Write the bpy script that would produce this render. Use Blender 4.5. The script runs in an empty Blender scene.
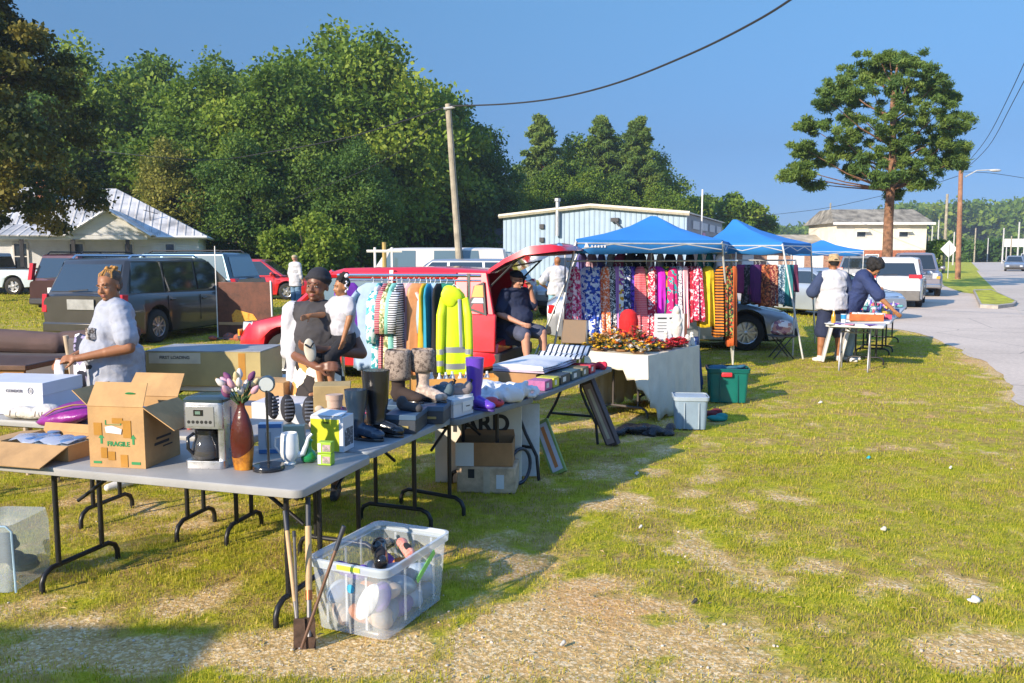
import bpy, bmesh, math, random
import numpy as np
from mathutils import Vector, Matrix, Euler, noise as mnoise
PI = math.pi
random.seed(7)
SC = bpy.context.scene
COL = SC.collection
F = 850.0; CH = 1.85
PITCH = math.atan((341.5-253)/F)
def at(px, py, h=0.0):
    "world point where the sight line meets height h (used to read positions from the photo)"
    c, s = math.cos(PITCH), math.sin(PITCH)
    x = px-512; u = 341.5-py
    d = (x, u*s+F*c, u*c-F*s)
    t = (h-CH)/d[2]
    return Vector((d[0]*t, d[1]*t, h))
def atd(px, py, y):
    c, s = math.cos(PITCH), math.sin(PITCH)
    x = px-512; u = 341.5-py
    d = (x, u*s+F*c, u*c-F*s)
    t = y/d[1]
    return Vector((d[0]*t, y, CH+d[2]*t))
def R(a): return math.radians(a)
def lin(h):
    if isinstance(h, str):
        h = h.lstrip('#'); c = [int(h[i:i+2], 16)/255 for i in (0, 2, 4)]
        return tuple(v/12.92 if v <= .04045 else ((v+.055)/1.055)**2.4 for v in c)
    return tuple(h)
# ------------------------------------------------------------------ materials
MC = {}
def _base(name):
    m = bpy.data.materials.new(name); m.use_nodes = True
    nt = m.node_tree; b = nt.nodes['Principled BSDF']
    return m, nt, b
def _coord(nt, kind='Object', scale=(1, 1, 1)):
    tc = nt.nodes.new('ShaderNodeTexCoord'); mp = nt.nodes.new('ShaderNodeMapping')
    mp.inputs['Scale'].default_value = scale
    nt.links.new(tc.outputs[kind], mp.inputs[0]); return mp.outputs[0]
def _noise(nt, co, scale, detail=4, rough=.6):
    n = nt.nodes.new('ShaderNodeTexNoise'); n.inputs['Scale'].default_value = scale
    n.inputs['Detail'].default_value = detail; n.inputs['Roughness'].default_value = rough
    if co is not None: nt.links.new(co, n.inputs['Vector'])
    return n.outputs['Fac']
def _ramp(nt, fac, stops, interp='LINEAR'):
    r = nt.nodes.new('ShaderNodeValToRGB'); cr = r.color_ramp; cr.interpolation = interp
    while len(cr.elements) > 1: cr.elements.remove(cr.elements[-1])
    for i, (p, c) in enumerate(stops):
        e = cr.elements[0] if i == 0 else cr.elements.new(p)
        e.position = p; e.color = (*lin(c), 1)
    nt.links.new(fac, r.inputs[0]); return r.outputs[0]
def _mix(nt, fac, a, b, mode='MIX'):
    m = nt.nodes.new('ShaderNodeMix'); m.data_type = 'RGBA'; m.blend_type = mode
    for k, v in ((0, fac), (6, a), (7, b)):
        if isinstance(v, (int, float)): m.inputs[k].default_value = v
        elif isinstance(v, (tuple, str)): m.inputs[k].default_value = (*lin(v), 1)
        else: nt.links.new(v, m.inputs[k])
    return m.outputs[2]
def _bump(nt, b, h, strength=.3, dist=.02):
    n = nt.nodes.new('ShaderNodeBump'); n.inputs['Strength'].default_value = strength
    n.inputs['Distance'].default_value = dist
    nt.links.new(h, n.inputs['Height']); nt.links.new(n.outputs[0], b.inputs['Normal'])
def M(name, col, rough=.6, metal=0, var=.12, vs=6, bump=0, bs=None, bd=.01, coat=0, trans=0, alpha=1, spec=None, sheen=0, emis=None, kind='Object', sub=0):
    if name in MC: return MC[name]
    m, nt, b = _base(name)
    c = lin(col)
    co = _coord(nt, kind)
    if var:
        n = _noise(nt, co, vs)
        d = tuple(max(0, v*(1-var*1.6)) for v in c); l = tuple(min(1, v*(1+var*1.2)) for v in c)
        nt.links.new(_ramp(nt, n, [(.3, d), (.7, l)]), b.inputs['Base Color'])
        rr = nt.nodes.new('ShaderNodeMapRange'); rr.inputs[3].default_value = max(0, rough-.08); rr.inputs[4].default_value = min(1, rough+.1)
        nt.links.new(n, rr.inputs[0]); nt.links.new(rr.outputs[0], b.inputs['Roughness'])
    else:
        b.inputs['Base Color'].default_value = (*c, 1); b.inputs['Roughness'].default_value = rough
    b.inputs['Metallic'].default_value = metal
    if bump: _bump(nt, b, _noise(nt, co, bs or vs*4), bump, bd)
    if coat: b.inputs['Coat Weight'].default_value = coat; b.inputs['Coat Roughness'].default_value = .05
    if trans: b.inputs['Transmission Weight'].default_value = trans
    if alpha < 1: b.inputs['Alpha'].default_value = alpha
    if spec is not None: b.inputs['Specular IOR Level'].default_value = spec
    if sheen: b.inputs['Sheen Weight'].default_value = sheen
    if emis: b.inputs['Emission Color'].default_value = (*lin(emis[0]), 1); b.inputs['Emission Strength'].default_value = emis[1]
    MC[name] = m; return m
def cloth(name, col, **k):
    k.setdefault('bump', .25); k.setdefault('bs', 60); k.setdefault('bd', .008); k.setdefault('rough', .85)
    return M(name, col, **k)
def pattern(name, kind, cols, scale=20, rough=.8, bg=None):
    "printed cloth: blobs / dots / stripes / plaid / bands made of procedural textures"
    if name in MC: return MC[name]
    m, nt, b = _base(name); co = _coord(nt)
    if kind == 'blobs':
        n = nt.nodes.new('ShaderNodeTexVoronoi'); n.inputs['Scale'].default_value = scale
        w = nt.nodes.new('ShaderNodeMix'); w.data_type = 'VECTOR'; w.inputs[0].default_value = .06
        nz = nt.nodes.new('ShaderNodeTexNoise'); nz.inputs['Scale'].default_value = scale*.8
        nt.links.new(co, nz.inputs['Vector']); nt.links.new(co, w.inputs[4]); nt.links.new(nz.outputs['Color'], w.inputs[5])
        nt.links.new(w.outputs[1], n.inputs['Vector'])
        sp = nt.nodes.new('ShaderNodeSeparateColor'); nt.links.new(n.outputs['Color'], sp.inputs[0])
        k = len(cols); c = _ramp(nt, sp.outputs[0], [(i/k, x) for i, x in enumerate(cols)], 'CONSTANT')
        out = c
        if bg:
            f = nt.nodes.new('ShaderNodeMath'); f.operation = 'GREATER_THAN'; f.inputs[1].default_value = .42
            nt.links.new(n.outputs['Distance'], f.inputs[0]); out = _mix(nt, f.outputs[0], c, bg)
    elif kind in ('hstripe', 'vstripe', 'plaid'):
        def wv(ax, sc):
            w = nt.nodes.new('ShaderNodeTexWave'); w.bands_direction = ax; w.inputs['Scale'].default_value = sc
            w.inputs['Distortion'].default_value = .4; nt.links.new(co, w.inputs['Vector'])
            k = len(cols); return _ramp(nt, w.outputs['Fac'], [(i/k, x) for i, x in enumerate(cols)], 'CONSTANT')
        if kind == 'hstripe': out = wv('Z', scale)
        elif kind == 'vstripe': out = wv('X', scale)
        else: out = _mix(nt, .5, wv('Z', scale), wv('X', scale))
    elif kind == 'mottle':
        n = _noise(nt, co, scale, 8, .75); k = len(cols)
        out = _ramp(nt, n, [(.34+.32*i/(max(1, k-1)), x) for i, x in enumerate(cols)])
    nt.links.new(out, b.inputs['Base Color']); b.inputs['Roughness'].default_value = rough
    _bump(nt, b, _noise(nt, co, 30), .3, .01)
    MC[name] = m; return m
# ------------------------------------------------------------------ mesh builder
class MB:
    def __init__(s): s.v = []; s.f = []; s.fm = []; s.mi = 0
    def add(s, vs, fs):
        o = len(s.v); s.v += [tuple(x) for x in vs]
        for f in fs: s.f.append(tuple(i+o for i in f)); s.fm.append(s.mi)
        return s
    def box(s, c, d, rz=0, rot=None, taper=1.0):
        x, y, z = d[0]/2, d[1]/2, d[2]/2
        m = rot if rot is not None else Matrix.Rotation(rz, 3, 'Z')
        if isinstance(m, (tuple, list)): m = Euler(m).to_matrix()
        t = taper
        vs = [Vector(c)+m @ Vector(p) for p in ((-x*t, -y*t, -z), (x*t, -y*t, -z), (x*t, y*t, -z), (-x*t, y*t, -z), (-x, -y, z), (x, -y, z), (x, y, z), (-x, y, z))]
        return s.add(vs, [(0, 3, 2, 1), (4, 5, 6, 7), (0, 1, 5, 4), (1, 2, 6, 5), (2, 3, 7, 6), (3, 0, 4, 7)])
    def box2(s, a, b):
        return s.box([(a[i]+b[i])/2 for i in range(3)], [abs(b[i]-a[i]) for i in range(3)])
    def hexa(s, lo, hi):
        n = len(lo)
        return s.add(list(lo)+list(hi), [tuple(range(n))[::-1], tuple(range(n, 2*n))]+[(i, (i+1) % n, n+(i+1) % n, n+i) for i in range(n)])
    def slab(s, pts, t, nrm=None):
        "a flat polygon with thickness t"
        p = [Vector(q) for q in pts]
        n = nrm and Vector(nrm) or (p[1]-p[0]).cross(p[2]-p[0])
        n = n.normalized()*t
        return s.hexa(p, [q+n for q in p])
    def tube(s, pts, r, n=8, closed=False, caps=True, sx=1, sy=1):
        pts = [Vector(p) for p in pts]; k = len(pts)
        rs = r if isinstance(r, (list, tuple)) else [r]*k
        ring = []; up0 = None
        for i, p in enumerate(pts):
            a = pts[i-1] if i > 0 else (pts[-1] if closed else p); b = pts[(i+1) % k] if (i < k-1 or closed) else p
            t = (b-a).normalized()
            if up0 is None:
                up0 = Vector((0, 0, 1)) if abs(t.z) < .9 else Vector((0, 1, 0))
            x = up0.cross(t)
            if x.length < 1e-4: x = Vector((1, 0, 0))
            x.normalize(); y = t.cross(x).normalized(); up0 = y
            ring.append([p+(x*math.cos(2*PI*j/n)*sx+y*math.sin(2*PI*j/n)*sy)*rs[i] for j in range(n)])
        vs = [q for rg in ring for q in rg]; fs = []
        for i in range(k if closed else k-1):
            a = i*n; b = ((i+1) % k)*n
            for j in range(n): fs.append((a+j, a+(j+1) % n, b+(j+1) % n, b+j))
        if caps and not closed: fs.append(tuple(range(n))[::-1]); fs.append(tuple((k-1)*n+j for j in range(n)))
        return s.add(vs, fs)
    def lathe(s, prof, c=(0, 0, 0), n=24, axis='Z', sx=1, sy=1, rot=None, caps=True):
        "prof: (radius, height)"
        vs = []; fs = []; c = Vector(c)
        for (r, h) in prof:
            for j in range(n):
                a = 2*PI*j/n; p = Vector((r*math.cos(a)*sx, r*math.sin(a)*sy, h))
                if axis == 'Y': p = Vector((p.x, p.z, p.y))
                if axis == 'X': p = Vector((p.z, p.x, p.y))
                if rot is not None: p = rot @ p
                vs.append(c+p)
        k = len(prof)
        for i in range(k-1):
            for j in range(n): fs.append((i*n+j, i*n+(j+1) % n, (i+1)*n+(j+1) % n, (i+1)*n+j))
        if caps and prof[0][0] > 1e-5: fs.append(tuple(range(n))[::-1])
        if caps and prof[-1][0] > 1e-5: fs.append(tuple((k-1)*n+j for j in range(n)))
        return s.add(vs, fs)
    def ell(s, c, r, rot=None, n=14, m=9):
        if isinstance(r, (int, float)): r = (r, r, r)
        q = rot if rot is not None else None
        if isinstance(q, (tuple, list)): q = Euler(q).to_matrix()
        vs = []; fs = []; c = Vector(c)
        for i in range(m+1):
            t = PI*i/m
            for j in range(n):
                a = 2*PI*j/n
                p = Vector((r[0]*math.sin(t)*math.cos(a), r[1]*math.sin(t)*math.sin(a), -r[2]*math.cos(t)))
                vs.append(c+(q @ p if q else p))
        for i in range(m):
            for j in range(n): fs.append((i*n+j, i*n+(j+1) % n, (i+1)*n+(j+1) % n, (i+1)*n+j))
        return s.add(vs, fs)
    def cap(s, a, b, ra, rb, n=12, fl=1.0):
        "tapered limb with rounded ends"
        a = Vector(a); b = Vector(b)
        s.tube([a, a.lerp(b, .5), b], [ra, (ra+rb)/2, rb], n=n)
        s.ell(a, ra*.995, n=n, m=8); s.ell(b, rb*.995, n=n, m=8); return s
    def loft(s, rings, caps=True, closed=True):
        n = len(rings[0]); vs = [p for r in rings for p in r]; fs = []
        for i in range(len(rings)-1):
            for j in range(n if closed else n-1): fs.append((i*n+j, i*n+(j+1) % n, (i+1)*n+(j+1) % n, (i+1)*n+j))
        if caps: fs.append(tuple(range(n))[::-1]); fs.append(tuple((len(rings)-1)*n+j for j in range(n)))
        return s.add(vs, fs)
    def mesh(s, name, mats, smooth=None, weld=True):
        me = bpy.data.meshes.new(name); me.from_pydata([tuple(v) for v in s.v], [], s.f)
        if not isinstance(mats, (list, tuple)): mats = [mats]
        for m in mats:
            if m: me.materials.append(m)
        if len(mats) > 1: me.polygons.foreach_set('material_index', s.fm)
        bm = bmesh.new(); bm.from_mesh(me)
        if weld: bmesh.ops.remove_doubles(bm, verts=bm.verts, dist=1e-5)
        bmesh.ops.recalc_face_normals(bm, faces=bm.faces); bm.to_mesh(me); bm.free()
        if smooth is not None:
            me.shade_smooth(); me.set_sharp_from_angle(angle=R(smooth))
        return me
    def build(s, name, mats, parent=None, smooth=None, bevel=0, loc=None, rz=0, solid=0):
        o = bpy.data.objects.new(name, s.mesh(name, mats, smooth)); COL.objects.link(o)
        if parent: o.parent = parent
        if loc is not None: o.location = loc
        if rz: o.rotation_euler.z = rz
        if solid:
            md = o.modifiers.new('s', 'SOLIDIFY'); md.thickness = solid; md.offset = 0
        if bevel:
            md = o.modifiers.new('b', 'BEVEL'); md.width = bevel; md.segments = 2; md.limit_method = 'ANGLE'; md.angle_limit = R(40)
            if smooth is None: o.data.shade_smooth(); o.data.set_sharp_from_angle(angle=R(45))
        return o
def tag(o, label=None, cat=None, group=None, kind=None):
    if label: o['label'] = label
    if cat: o['category'] = cat
    if group: o['group'] = group
    if kind: o['kind'] = kind
    return o
def thing(name, label, cat, loc=(0, 0, 0), rz=0, group=None):
    o = bpy.data.objects.new(name, None); COL.objects.link(o); o.empty_display_size = .1
    o.location = loc; o.rotation_euler = (0, 0, rz)
    return tag(o, label, cat, group)
def kids(o): return [c for c in list(COL.objects) if c.parent == o]
def copy_tree(o, loc=None, rz=None, label=None, scale=None, parent=None):
    c = o.copy(); COL.objects.link(c)
    if parent is not None: c.parent = parent
    if loc is not None: c.location = loc
    if rz is not None: c.rotation_euler = (0, 0, rz)
    if scale is not None: c.scale = scale if isinstance(scale, (tuple, list)) else (scale,)*3
    if label: c['label'] = label
    for ch in kids(o): copy_tree(ch, parent=c)
    return c
def swap_mat(o, old, new):
    "give a copied thing its own materials"
    for x in [o]+kids(o)+[g for k in kids(o) for g in kids(k)]:
        if x.type == 'MESH' and any(m == old for m in x.data.materials):
            x.data = x.data.copy()
            for i, m in enumerate(x.data.materials):
                if m == old: x.data.materials[i] = new
def text_mesh(body, name, mat, size, parent, mtx, depth=.0015, squash=1, bold=0):
    cu = bpy.data.curves.new('t', 'FONT'); cu.body = body; cu.size = size; cu.extrude = depth; cu.align_x = 'CENTER'; cu.align_y = 'CENTER'
    cu.offset = bold
    t = bpy.data.objects.new('t', cu); COL.objects.link(t)
    bpy.context.view_layer.update()
    me = bpy.data.meshes.new_from_object(t.evaluated_get(bpy.context.evaluated_depsgraph_get()))
    bpy.data.objects.remove(t)
    me.transform(Matrix.Diagonal((squash, 1, 1, 1))); me.transform(mtx); me.materials.clear(); me.materials.append(mat)
    o = bpy.data.objects.new(name, me); COL.objects.link(o)
    if parent: o.parent = parent
    return o
def face_mtx(loc, rz=0, tilt=0):
    "text in the x-z plane looking to -y, turned by rz"
    return Matrix.Translation(loc) @ Matrix.Rotation(rz, 4, 'Z') @ Matrix.Rotation(PI/2+tilt, 4, 'X')
def remesh(mb, name, mat, voxel=.012, smooth=6, parent=None, fac=.5, wrinkle=0):
    "fuse overlapping solids into one continuous skin"
    me = mb.mesh(name, mat, weld=False); o = bpy.data.objects.new(name, me); COL.objects.link(o)
    r = o.modifiers.new('r', 'REMESH'); r.mode = 'VOXEL'; r.voxel_size = voxel; r.use_smooth_shade = True
    if smooth:
        q = o.modifiers.new('q', 'SMOOTH'); q.iterations = smooth; q.factor = fac
    bpy.context.view_layer.update()
    nm = bpy.data.meshes.new_from_object(o.evaluated_get(bpy.context.evaluated_depsgraph_get()))
    nm.materials.clear(); nm.materials.append(mat)
    if wrinkle:
        P_ = [(v.co.copy(), v.normal.copy()) for v in nm.vertices]; out = []
        for c, nv in P_:
            q = mnoise.noise(Vector((c.x*7+c.z*4, c.y*7, c.z*9-c.x*5))); r2_ = mnoise.noise(Vector((c.x*16-c.z*8, c.y*16, c.z*20+c.x*9)))
            out += list(c+nv*((.5-abs(q)*2)*wrinkle+(.4-abs(r2_))*wrinkle*.5))
    if wrinkle: nm.vertices.foreach_set('co', out)
    nm.shade_smooth()
    o.modifiers.clear(); o.data = nm
    if parent: o.parent = parent
    return o
# ------------------------------------------------------------------ camera, sky, sun
cd = bpy.data.cameras.new('camera'); cam = bpy.data.objects.new('camera', cd); COL.objects.link(cam)
cam.location = (0, 0, CH); cam.rotation_euler = (PI/2-PITCH, 0, 0)
cd.sensor_width = 36; cd.lens = F*36/1024; cd.clip_end = 3000; cd.clip_start = .05
SC.camera = cam
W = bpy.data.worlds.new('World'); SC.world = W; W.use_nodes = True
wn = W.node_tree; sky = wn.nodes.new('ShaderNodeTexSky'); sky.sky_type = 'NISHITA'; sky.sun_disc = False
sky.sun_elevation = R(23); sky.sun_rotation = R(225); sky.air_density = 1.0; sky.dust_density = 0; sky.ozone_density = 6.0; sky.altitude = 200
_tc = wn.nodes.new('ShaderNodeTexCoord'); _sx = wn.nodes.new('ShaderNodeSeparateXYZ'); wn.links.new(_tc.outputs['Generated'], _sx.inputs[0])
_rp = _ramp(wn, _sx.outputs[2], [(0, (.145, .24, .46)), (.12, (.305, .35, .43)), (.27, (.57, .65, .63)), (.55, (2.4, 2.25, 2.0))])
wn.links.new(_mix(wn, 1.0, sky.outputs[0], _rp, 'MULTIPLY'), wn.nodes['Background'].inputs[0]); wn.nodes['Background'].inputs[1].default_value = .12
sl = bpy.data.lights.new('sun', 'SUN'); sl.energy = 4.4; sl.angle = R(.55); sl.color = (1, .86, .68)
so = bpy.data.objects.new('sun', sl); COL.objects.link(so)
el = R(23)
so.rotation_euler = Vector((.7071*math.cos(el), .7071*math.cos(el), -math.sin(el))).to_track_quat('-Z', 'Y').to_euler()
SC.view_settings.view_transform = 'Standard'; SC.view_settings.look = 'None'; SC.view_settings.exposure = .93; SC.view_settings.gamma = 1
SC.render.engine = 'CYCLES'
SC.cycles.max_bounces = 8; SC.cycles.transparent_max_bounces = 16; SC.cycles.caustics_reflective = False; SC.cycles.caustics_refractive = False
SC.cycles.use_denoising = True

# ------------------------------------------------------------------ ground
LAWN = [(4.9, -30), (5.3, 2), (5.75, 7), (6.27, 10.26), (7.1, 12.1), (7.86, 14), (8.75, 16.5), (9.3, 19.2), (9.4, 24), (9.0, 34), (8.6, 60), (8.6, 90)]
def lawn_edge(y):
    for (x0, y0), (x1, y1) in zip(LAWN, LAWN[1:]):
        if y0 <= y <= y1: return x0+(x1-x0)*(y-y0)/(y1-y0)
    return 1e9
def fbm(x, y, s, o=4):
    v = 0; a = .5; t = 0
    for i in range(o):
        v += a*mnoise.noise(Vector((x*s, y*s, 3.7*i))); t += a; a *= .5; s *= 2.1
    return v/t
BLOB = []
for px, py, rx, ry, st in ((560, 640, 110, 40, 1.1), (650, 655, 120, 30, 1.1), (765, 660, 90, 28, .8), (590, 590, 70, 22, .6), (620, 560, 60, 16, .5), (640, 515, 60, 14, .55), (610, 620, 60, 20, .7),
                           (600, 470, 80, 14, .35), (650, 440, 50, 8, .5), (600, 500, 60, 14, .4), (680, 420, 40, 6, .35), (985, 645, 60, 16, 1.0), (960, 655, 40, 12, .9), (905, 590, 60, 8, .35),
                           (130, 645, 140, 30, .75), (250, 670, 120, 20, .8), (60, 620, 80, 16, .45), (150, 600, 90, 10, .5), (230, 590, 70, 12, .6), (330, 655, 60, 22, .75), (210, 560, 60, 8, .35), (760, 500, 90, 10, .3),
                           (820, 560, 60, 8, .25), (430, 640, 60, 22, .6), (500, 560, 40, 30, .45), (520, 610, 50, 30, .6), (200, 500, 90, 8, .35), (700, 560, 60, 18, .4), (850, 380, 30, 3, .3), (880, 450, 70, 5, .3), (760, 440, 60, 5, .25)):
    c = at(px, py); a = at(px+rx, py); b = at(px, py-ry)
    BLOB.append((c.x, c.y, abs(a.x-c.x), abs(b.y-c.y), st))
def dirt(x, y):
    v = fbm(x, y, .55)*.7+fbm(x+9, y, 3.6, 4)*1.2-.10
    br_ = 1+2.2*fbm(x+31, y*1.3, 1.5, 3)
    for cx, cy, rx, ry, st in BLOB:
        d = ((x-cx)/rx)**2+((y-cy)/ry)**2
        if d < 4: v += st*.5*math.exp(-d*.8)*max(.15, br_)
    e = lawn_edge(y)-x
    if e < 1: v += .5*math.exp(-(max(e, 0)/.25)**2)
    return max(0, min(1, v*1.2+.08))
def axis(lo, hi, step, ends, g=1.16):
    a = list(np.arange(lo, hi+1e-6, step)); s = step; x = a[0]; pre = []
    while x > ends[0]: s *= g; x -= s; pre.append(x)
    s = step; x = a[-1]; post = []
    while x < ends[1]: s *= g; x += s; post.append(x)
    return np.array(pre[::-1]+a+post)
gx = axis(-9, 9.8, .09, (-900, 900)); gy = axis(2.2, 20, .09, (-700, 1500))
def ground_z(x, y):
    z = 0
    if y > 175:
        t = min(1, (y-175)/300); z += 7.5*t*t*(3-2*t)
    return z
nx, ny = len(gx), len(gy)
gv = np.zeros((ny, nx, 3)); gm = np.zeros((ny, nx))
gv[:, :, 0] = gx[None, :]; gv[:, :, 1] = gy[:, None]
for j, y in enumerate(gy):
    gv[j, :, 2] = ground_z(0, y)
    for i, x in enumerate(gx):
        gm[j, i] = dirt(x, y) if (-14 < x < 12 and 0 < y < 45) else max(0, fbm(x, y, .05)*.8) if y < 300 else 0
me = bpy.data.meshes.new('ground')
idx = np.arange(nx*ny).reshape(ny, nx)
fs = np.stack([idx[:-1, :-1], idx[:-1, 1:], idx[1:, 1:], idx[1:, :-1]], -1).reshape(-1, 4)
me.vertices.add(nx*ny); me.vertices.foreach_set('co', gv.reshape(-1)); me.loops.add(fs.size); me.loops.foreach_set('vertex_index', fs.reshape(-1).astype(np.int32))
me.polygons.add(len(fs)); me.polygons.foreach_set('loop_start', np.arange(0, fs.size, 4, dtype=np.int32)); me.update(calc_edges=True)
at_ = me.attributes.new('dirt', 'FLOAT', 'POINT'); at_.data.foreach_set('value', gm.reshape(-1).astype(np.float32))
me.shade_smooth()
m, nt, b = _base('ground_mat'); co = _coord(nt)
A = nt.nodes.new('ShaderNodeAttribute'); A.attribute_name = 'dirt'
n1 = _noise(nt, co, 9, 6, .7); n2 = _noise(nt, co, 2.6, 6, .7); n3 = _noise(nt, co, 45, 3)
grass = _mix(nt, _ramp(nt, n2, [(.42, (0, 0, 0)), (.58, (1, 1, 1))]), _ramp(nt, n1, [(.3, (.22, .23, .012)), (.7, (.48, .45, .025))]), _ramp(nt, n1, [(.3, (.24, .16, .045)), (.7, (.52, .36, .12))]))
vor = nt.nodes.new('ShaderNodeTexVoronoi'); vor.inputs['Scale'].default_value = 70; nt.links.new(co, vor.inputs['Vector'])
sp = nt.nodes.new('ShaderNodeSeparateColor'); nt.links.new(vor.outputs['Color'], sp.inputs[0])
peb = _ramp(nt, sp.outputs[0], [(0, (.38, .24, .09)), (.6, (.60, .41, .18)), (.9, (.86, .72, .48))])
soil = _mix(nt, .6, _ramp(nt, n3, [(.3, (.34, .20, .07)), (.55, (.60, .39, .15)), (.72, (.82, .61, .31))]), peb)
red = _noise(nt, co, .33, 3)
soil = _mix(nt, _ramp(nt, red, [(.52, (0, 0, 0)), (.70, (.6, .6, .6))]), soil, (.55, .25, .08))
ad = nt.nodes.new('ShaderNodeMath'); ad.operation = 'MULTIPLY_ADD'; nt.links.new(n1, ad.inputs[0]); ad.inputs[1].default_value = 1.1
sb = nt.nodes.new('ShaderNodeMath'); sb.operation = 'SUBTRACT'; nt.links.new(A.outputs['Fac'], sb.inputs[0]); sb.inputs[1].default_value = .55
nt.links.new(sb.outputs[0], ad.inputs[2])
fac = _ramp(nt, ad.outputs[0], [(.22, (0, 0, 0)), (.62, (1, 1, 1))])
nt.links.new(_mix(nt, fac, grass, soil), b.inputs['Base Color']); b.inputs['Roughness'].default_value = .95; b.inputs['Specular IOR Level'].default_value = .15
_bump(nt, b, n1, .8, .04)
me.materials.append(m)
ground = bpy.data.objects.new('ground', me); COL.objects.link(ground); tag(ground, kind='structure')

# grass blades
def mask_at(X, Y):
    i = np.clip(np.searchsorted(gx, X)-1, 0, nx-2); j = np.clip(np.searchsorted(gy, Y)-1, 0, ny-2)
    return gm[j, i]
rng = np.random.default_rng(5)
def blades(n, y0, y1, h, w, name, pw=1.0):
    Y = y0+(y1-y0)*rng.random(n)**pw; X = (rng.random(n)*2-1)*(Y*.64+.6)
    Y2 = Y
    mk = mask_at(X, Y2)
    cl = np.sin(X*7.1+np.sin(Y*5.3)*2)*np.sin(Y*6.7+np.cos(X*4.9)*2)
    keep = rng.random(n) > np.clip(mk*1.1+.10-cl*.18, 0.0, .88)
    ed = np.interp(Y, [p[1] for p in LAWN], [p[0] for p in LAWN])
    keep &= X < ed-.02+.05*rng.standard_normal(n)
    X = X[keep]; Y = Y[keep]; mk = mk[keep]; k = len(X)
    H = h*(.45+.9*rng.random(k))*(1-.45*mk)*(1+.35*cl[keep])
    a = rng.random(k)*2*PI; dx = np.cos(a); dy = np.sin(a); ln = rng.random(k)*.9
    lx = np.cos(a+1.3+rng.random(k))*H*ln; ly = np.sin(a+1.3+rng.random(k))*H*ln
    wv = w*(.6+.8*rng.random(k))
    V = np.zeros((k, 5, 3))
    V[:, 0] = np.stack([X-dx*wv/2, Y-dy*wv/2, np.zeros(k)-.004], -1); V[:, 1] = np.stack([X+dx*wv/2, Y+dy*wv/2, np.zeros(k)-.004], -1)
    V[:, 2] = np.stack([X+dx*wv*.4+lx*.35, Y+dy*wv*.4+ly*.35, H*.6], -1); V[:, 3] = np.stack([X-dx*wv*.4+lx*.35, Y-dy*wv*.4+ly*.35, H*.6], -1)
    V[:, 4] = np.stack([X+lx, Y+ly, H], -1)
    b0 = (np.arange(k)*5)[:, None]
    Q = b0+np.array([[0, 1, 2, 3]]); T = b0+np.array([[3, 2, 4]])
    li = np.concatenate([Q.reshape(-1), T.reshape(-1)]).astype(np.int32)
    ls = np.concatenate([np.arange(k)*4, 4*k+np.arange(k)*3]).astype(np.int32)
    me = bpy.data.meshes.new(name); me.vertices.add(5*k); me.vertices.foreach_set('co', V.reshape(-1).astype(np.float32))
    me.loops.add(len(li)); me.loops.foreach_set('vertex_index', li); me.polygons.add(2*k); me.polygons.foreach_set('loop_start', ls); me.update(calc_edges=True)
    t = me.attributes.new('tint', 'FLOAT', 'POINT'); t.data.foreach_set('value', np.repeat(np.clip(rng.random(k)*.78+mk*.5, 0, 1), 5).astype(np.float32))
    return me
def leafmat(name, stops, trl=.35, rough=.6, vscale=.25, vamt=.5):
    if name in MC: return MC[name]
    m, nt, b = _base(name)
    A = nt.nodes.new('ShaderNodeAttribute'); A.attribute_name = 'tint'
    oi = nt.nodes.new('ShaderNodeObjectInfo')
    ad = nt.nodes.new('ShaderNodeMath'); ad.operation = 'MULTIPLY_ADD'; nt.links.new(oi.outputs['Random'], ad.inputs[0]); ad.inputs[1].default_value = .25
    nz = _noise(nt, _coord(nt), vscale)
    a2 = nt.nodes.new('ShaderNodeMath'); a2.operation = 'MULTIPLY_ADD'; nt.links.new(nz, a2.inputs[0]); a2.inputs[1].default_value = vamt
    sb = nt.nodes.new('ShaderNodeMath'); sb.operation = 'SUBTRACT'; nt.links.new(A.outputs['Fac'], sb.inputs[0]); sb.inputs[1].default_value = vamt*.5+.12
    nt.links.new(sb.outputs[0], a2.inputs[2]); nt.links.new(a2.outputs[0], ad.inputs[2])
    c = _ramp(nt, ad.outputs[0], stops)
    nt.links.new(c, b.inputs['Base Color']); b.inputs['Roughness'].default_value = rough; b.inputs['Specular IOR Level'].default_value = .25
    tr = nt.nodes.new('ShaderNodeBsdfTranslucent'); nt.links.new(c, tr.inputs[0])
    mx = nt.nodes.new('ShaderNodeMixShader'); mx.inputs[0].default_value = trl
    nt.links.new(b.outputs[0], mx.inputs[1]); nt.links.new(tr.outputs[0], mx.inputs[2]); nt.links.new(mx.outputs[0], nt.nodes['Material Output'].inputs[0])
    MC[name] = m; return m
gmat = leafmat('grass_blade', [(0, (.22, .27, .018)), (.4, (.42, .42, .030)), (.75, (.60, .52, .07)), (1, (.76, .58, .19))], .5, .7, .7, .55)
gb1 = blades(250000, 2.6, 7.7, .021, .0040, 'lawn_grass', 1.0)
gb2 = blades(250000, 7.3, 21, .024, .0070, 'lawn_grass', .8)
gb3 = blades(90000, 21, 45, .05, .03, 'lawn_grass', .9)
for q, g in enumerate((gb1, gb2, gb3)):
    g.materials.append(gmat); o = bpy.data.objects.new('lawn_grass', g); COL.objects.link(o)
    tag(o, ('short patchy grass of the near lawn around the front tables', 'short green grass of the middle lawn below the canopies', 'taller grass in the far part of the lawn by the parked vehicles')[q], 'grass', kind='stuff')

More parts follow.
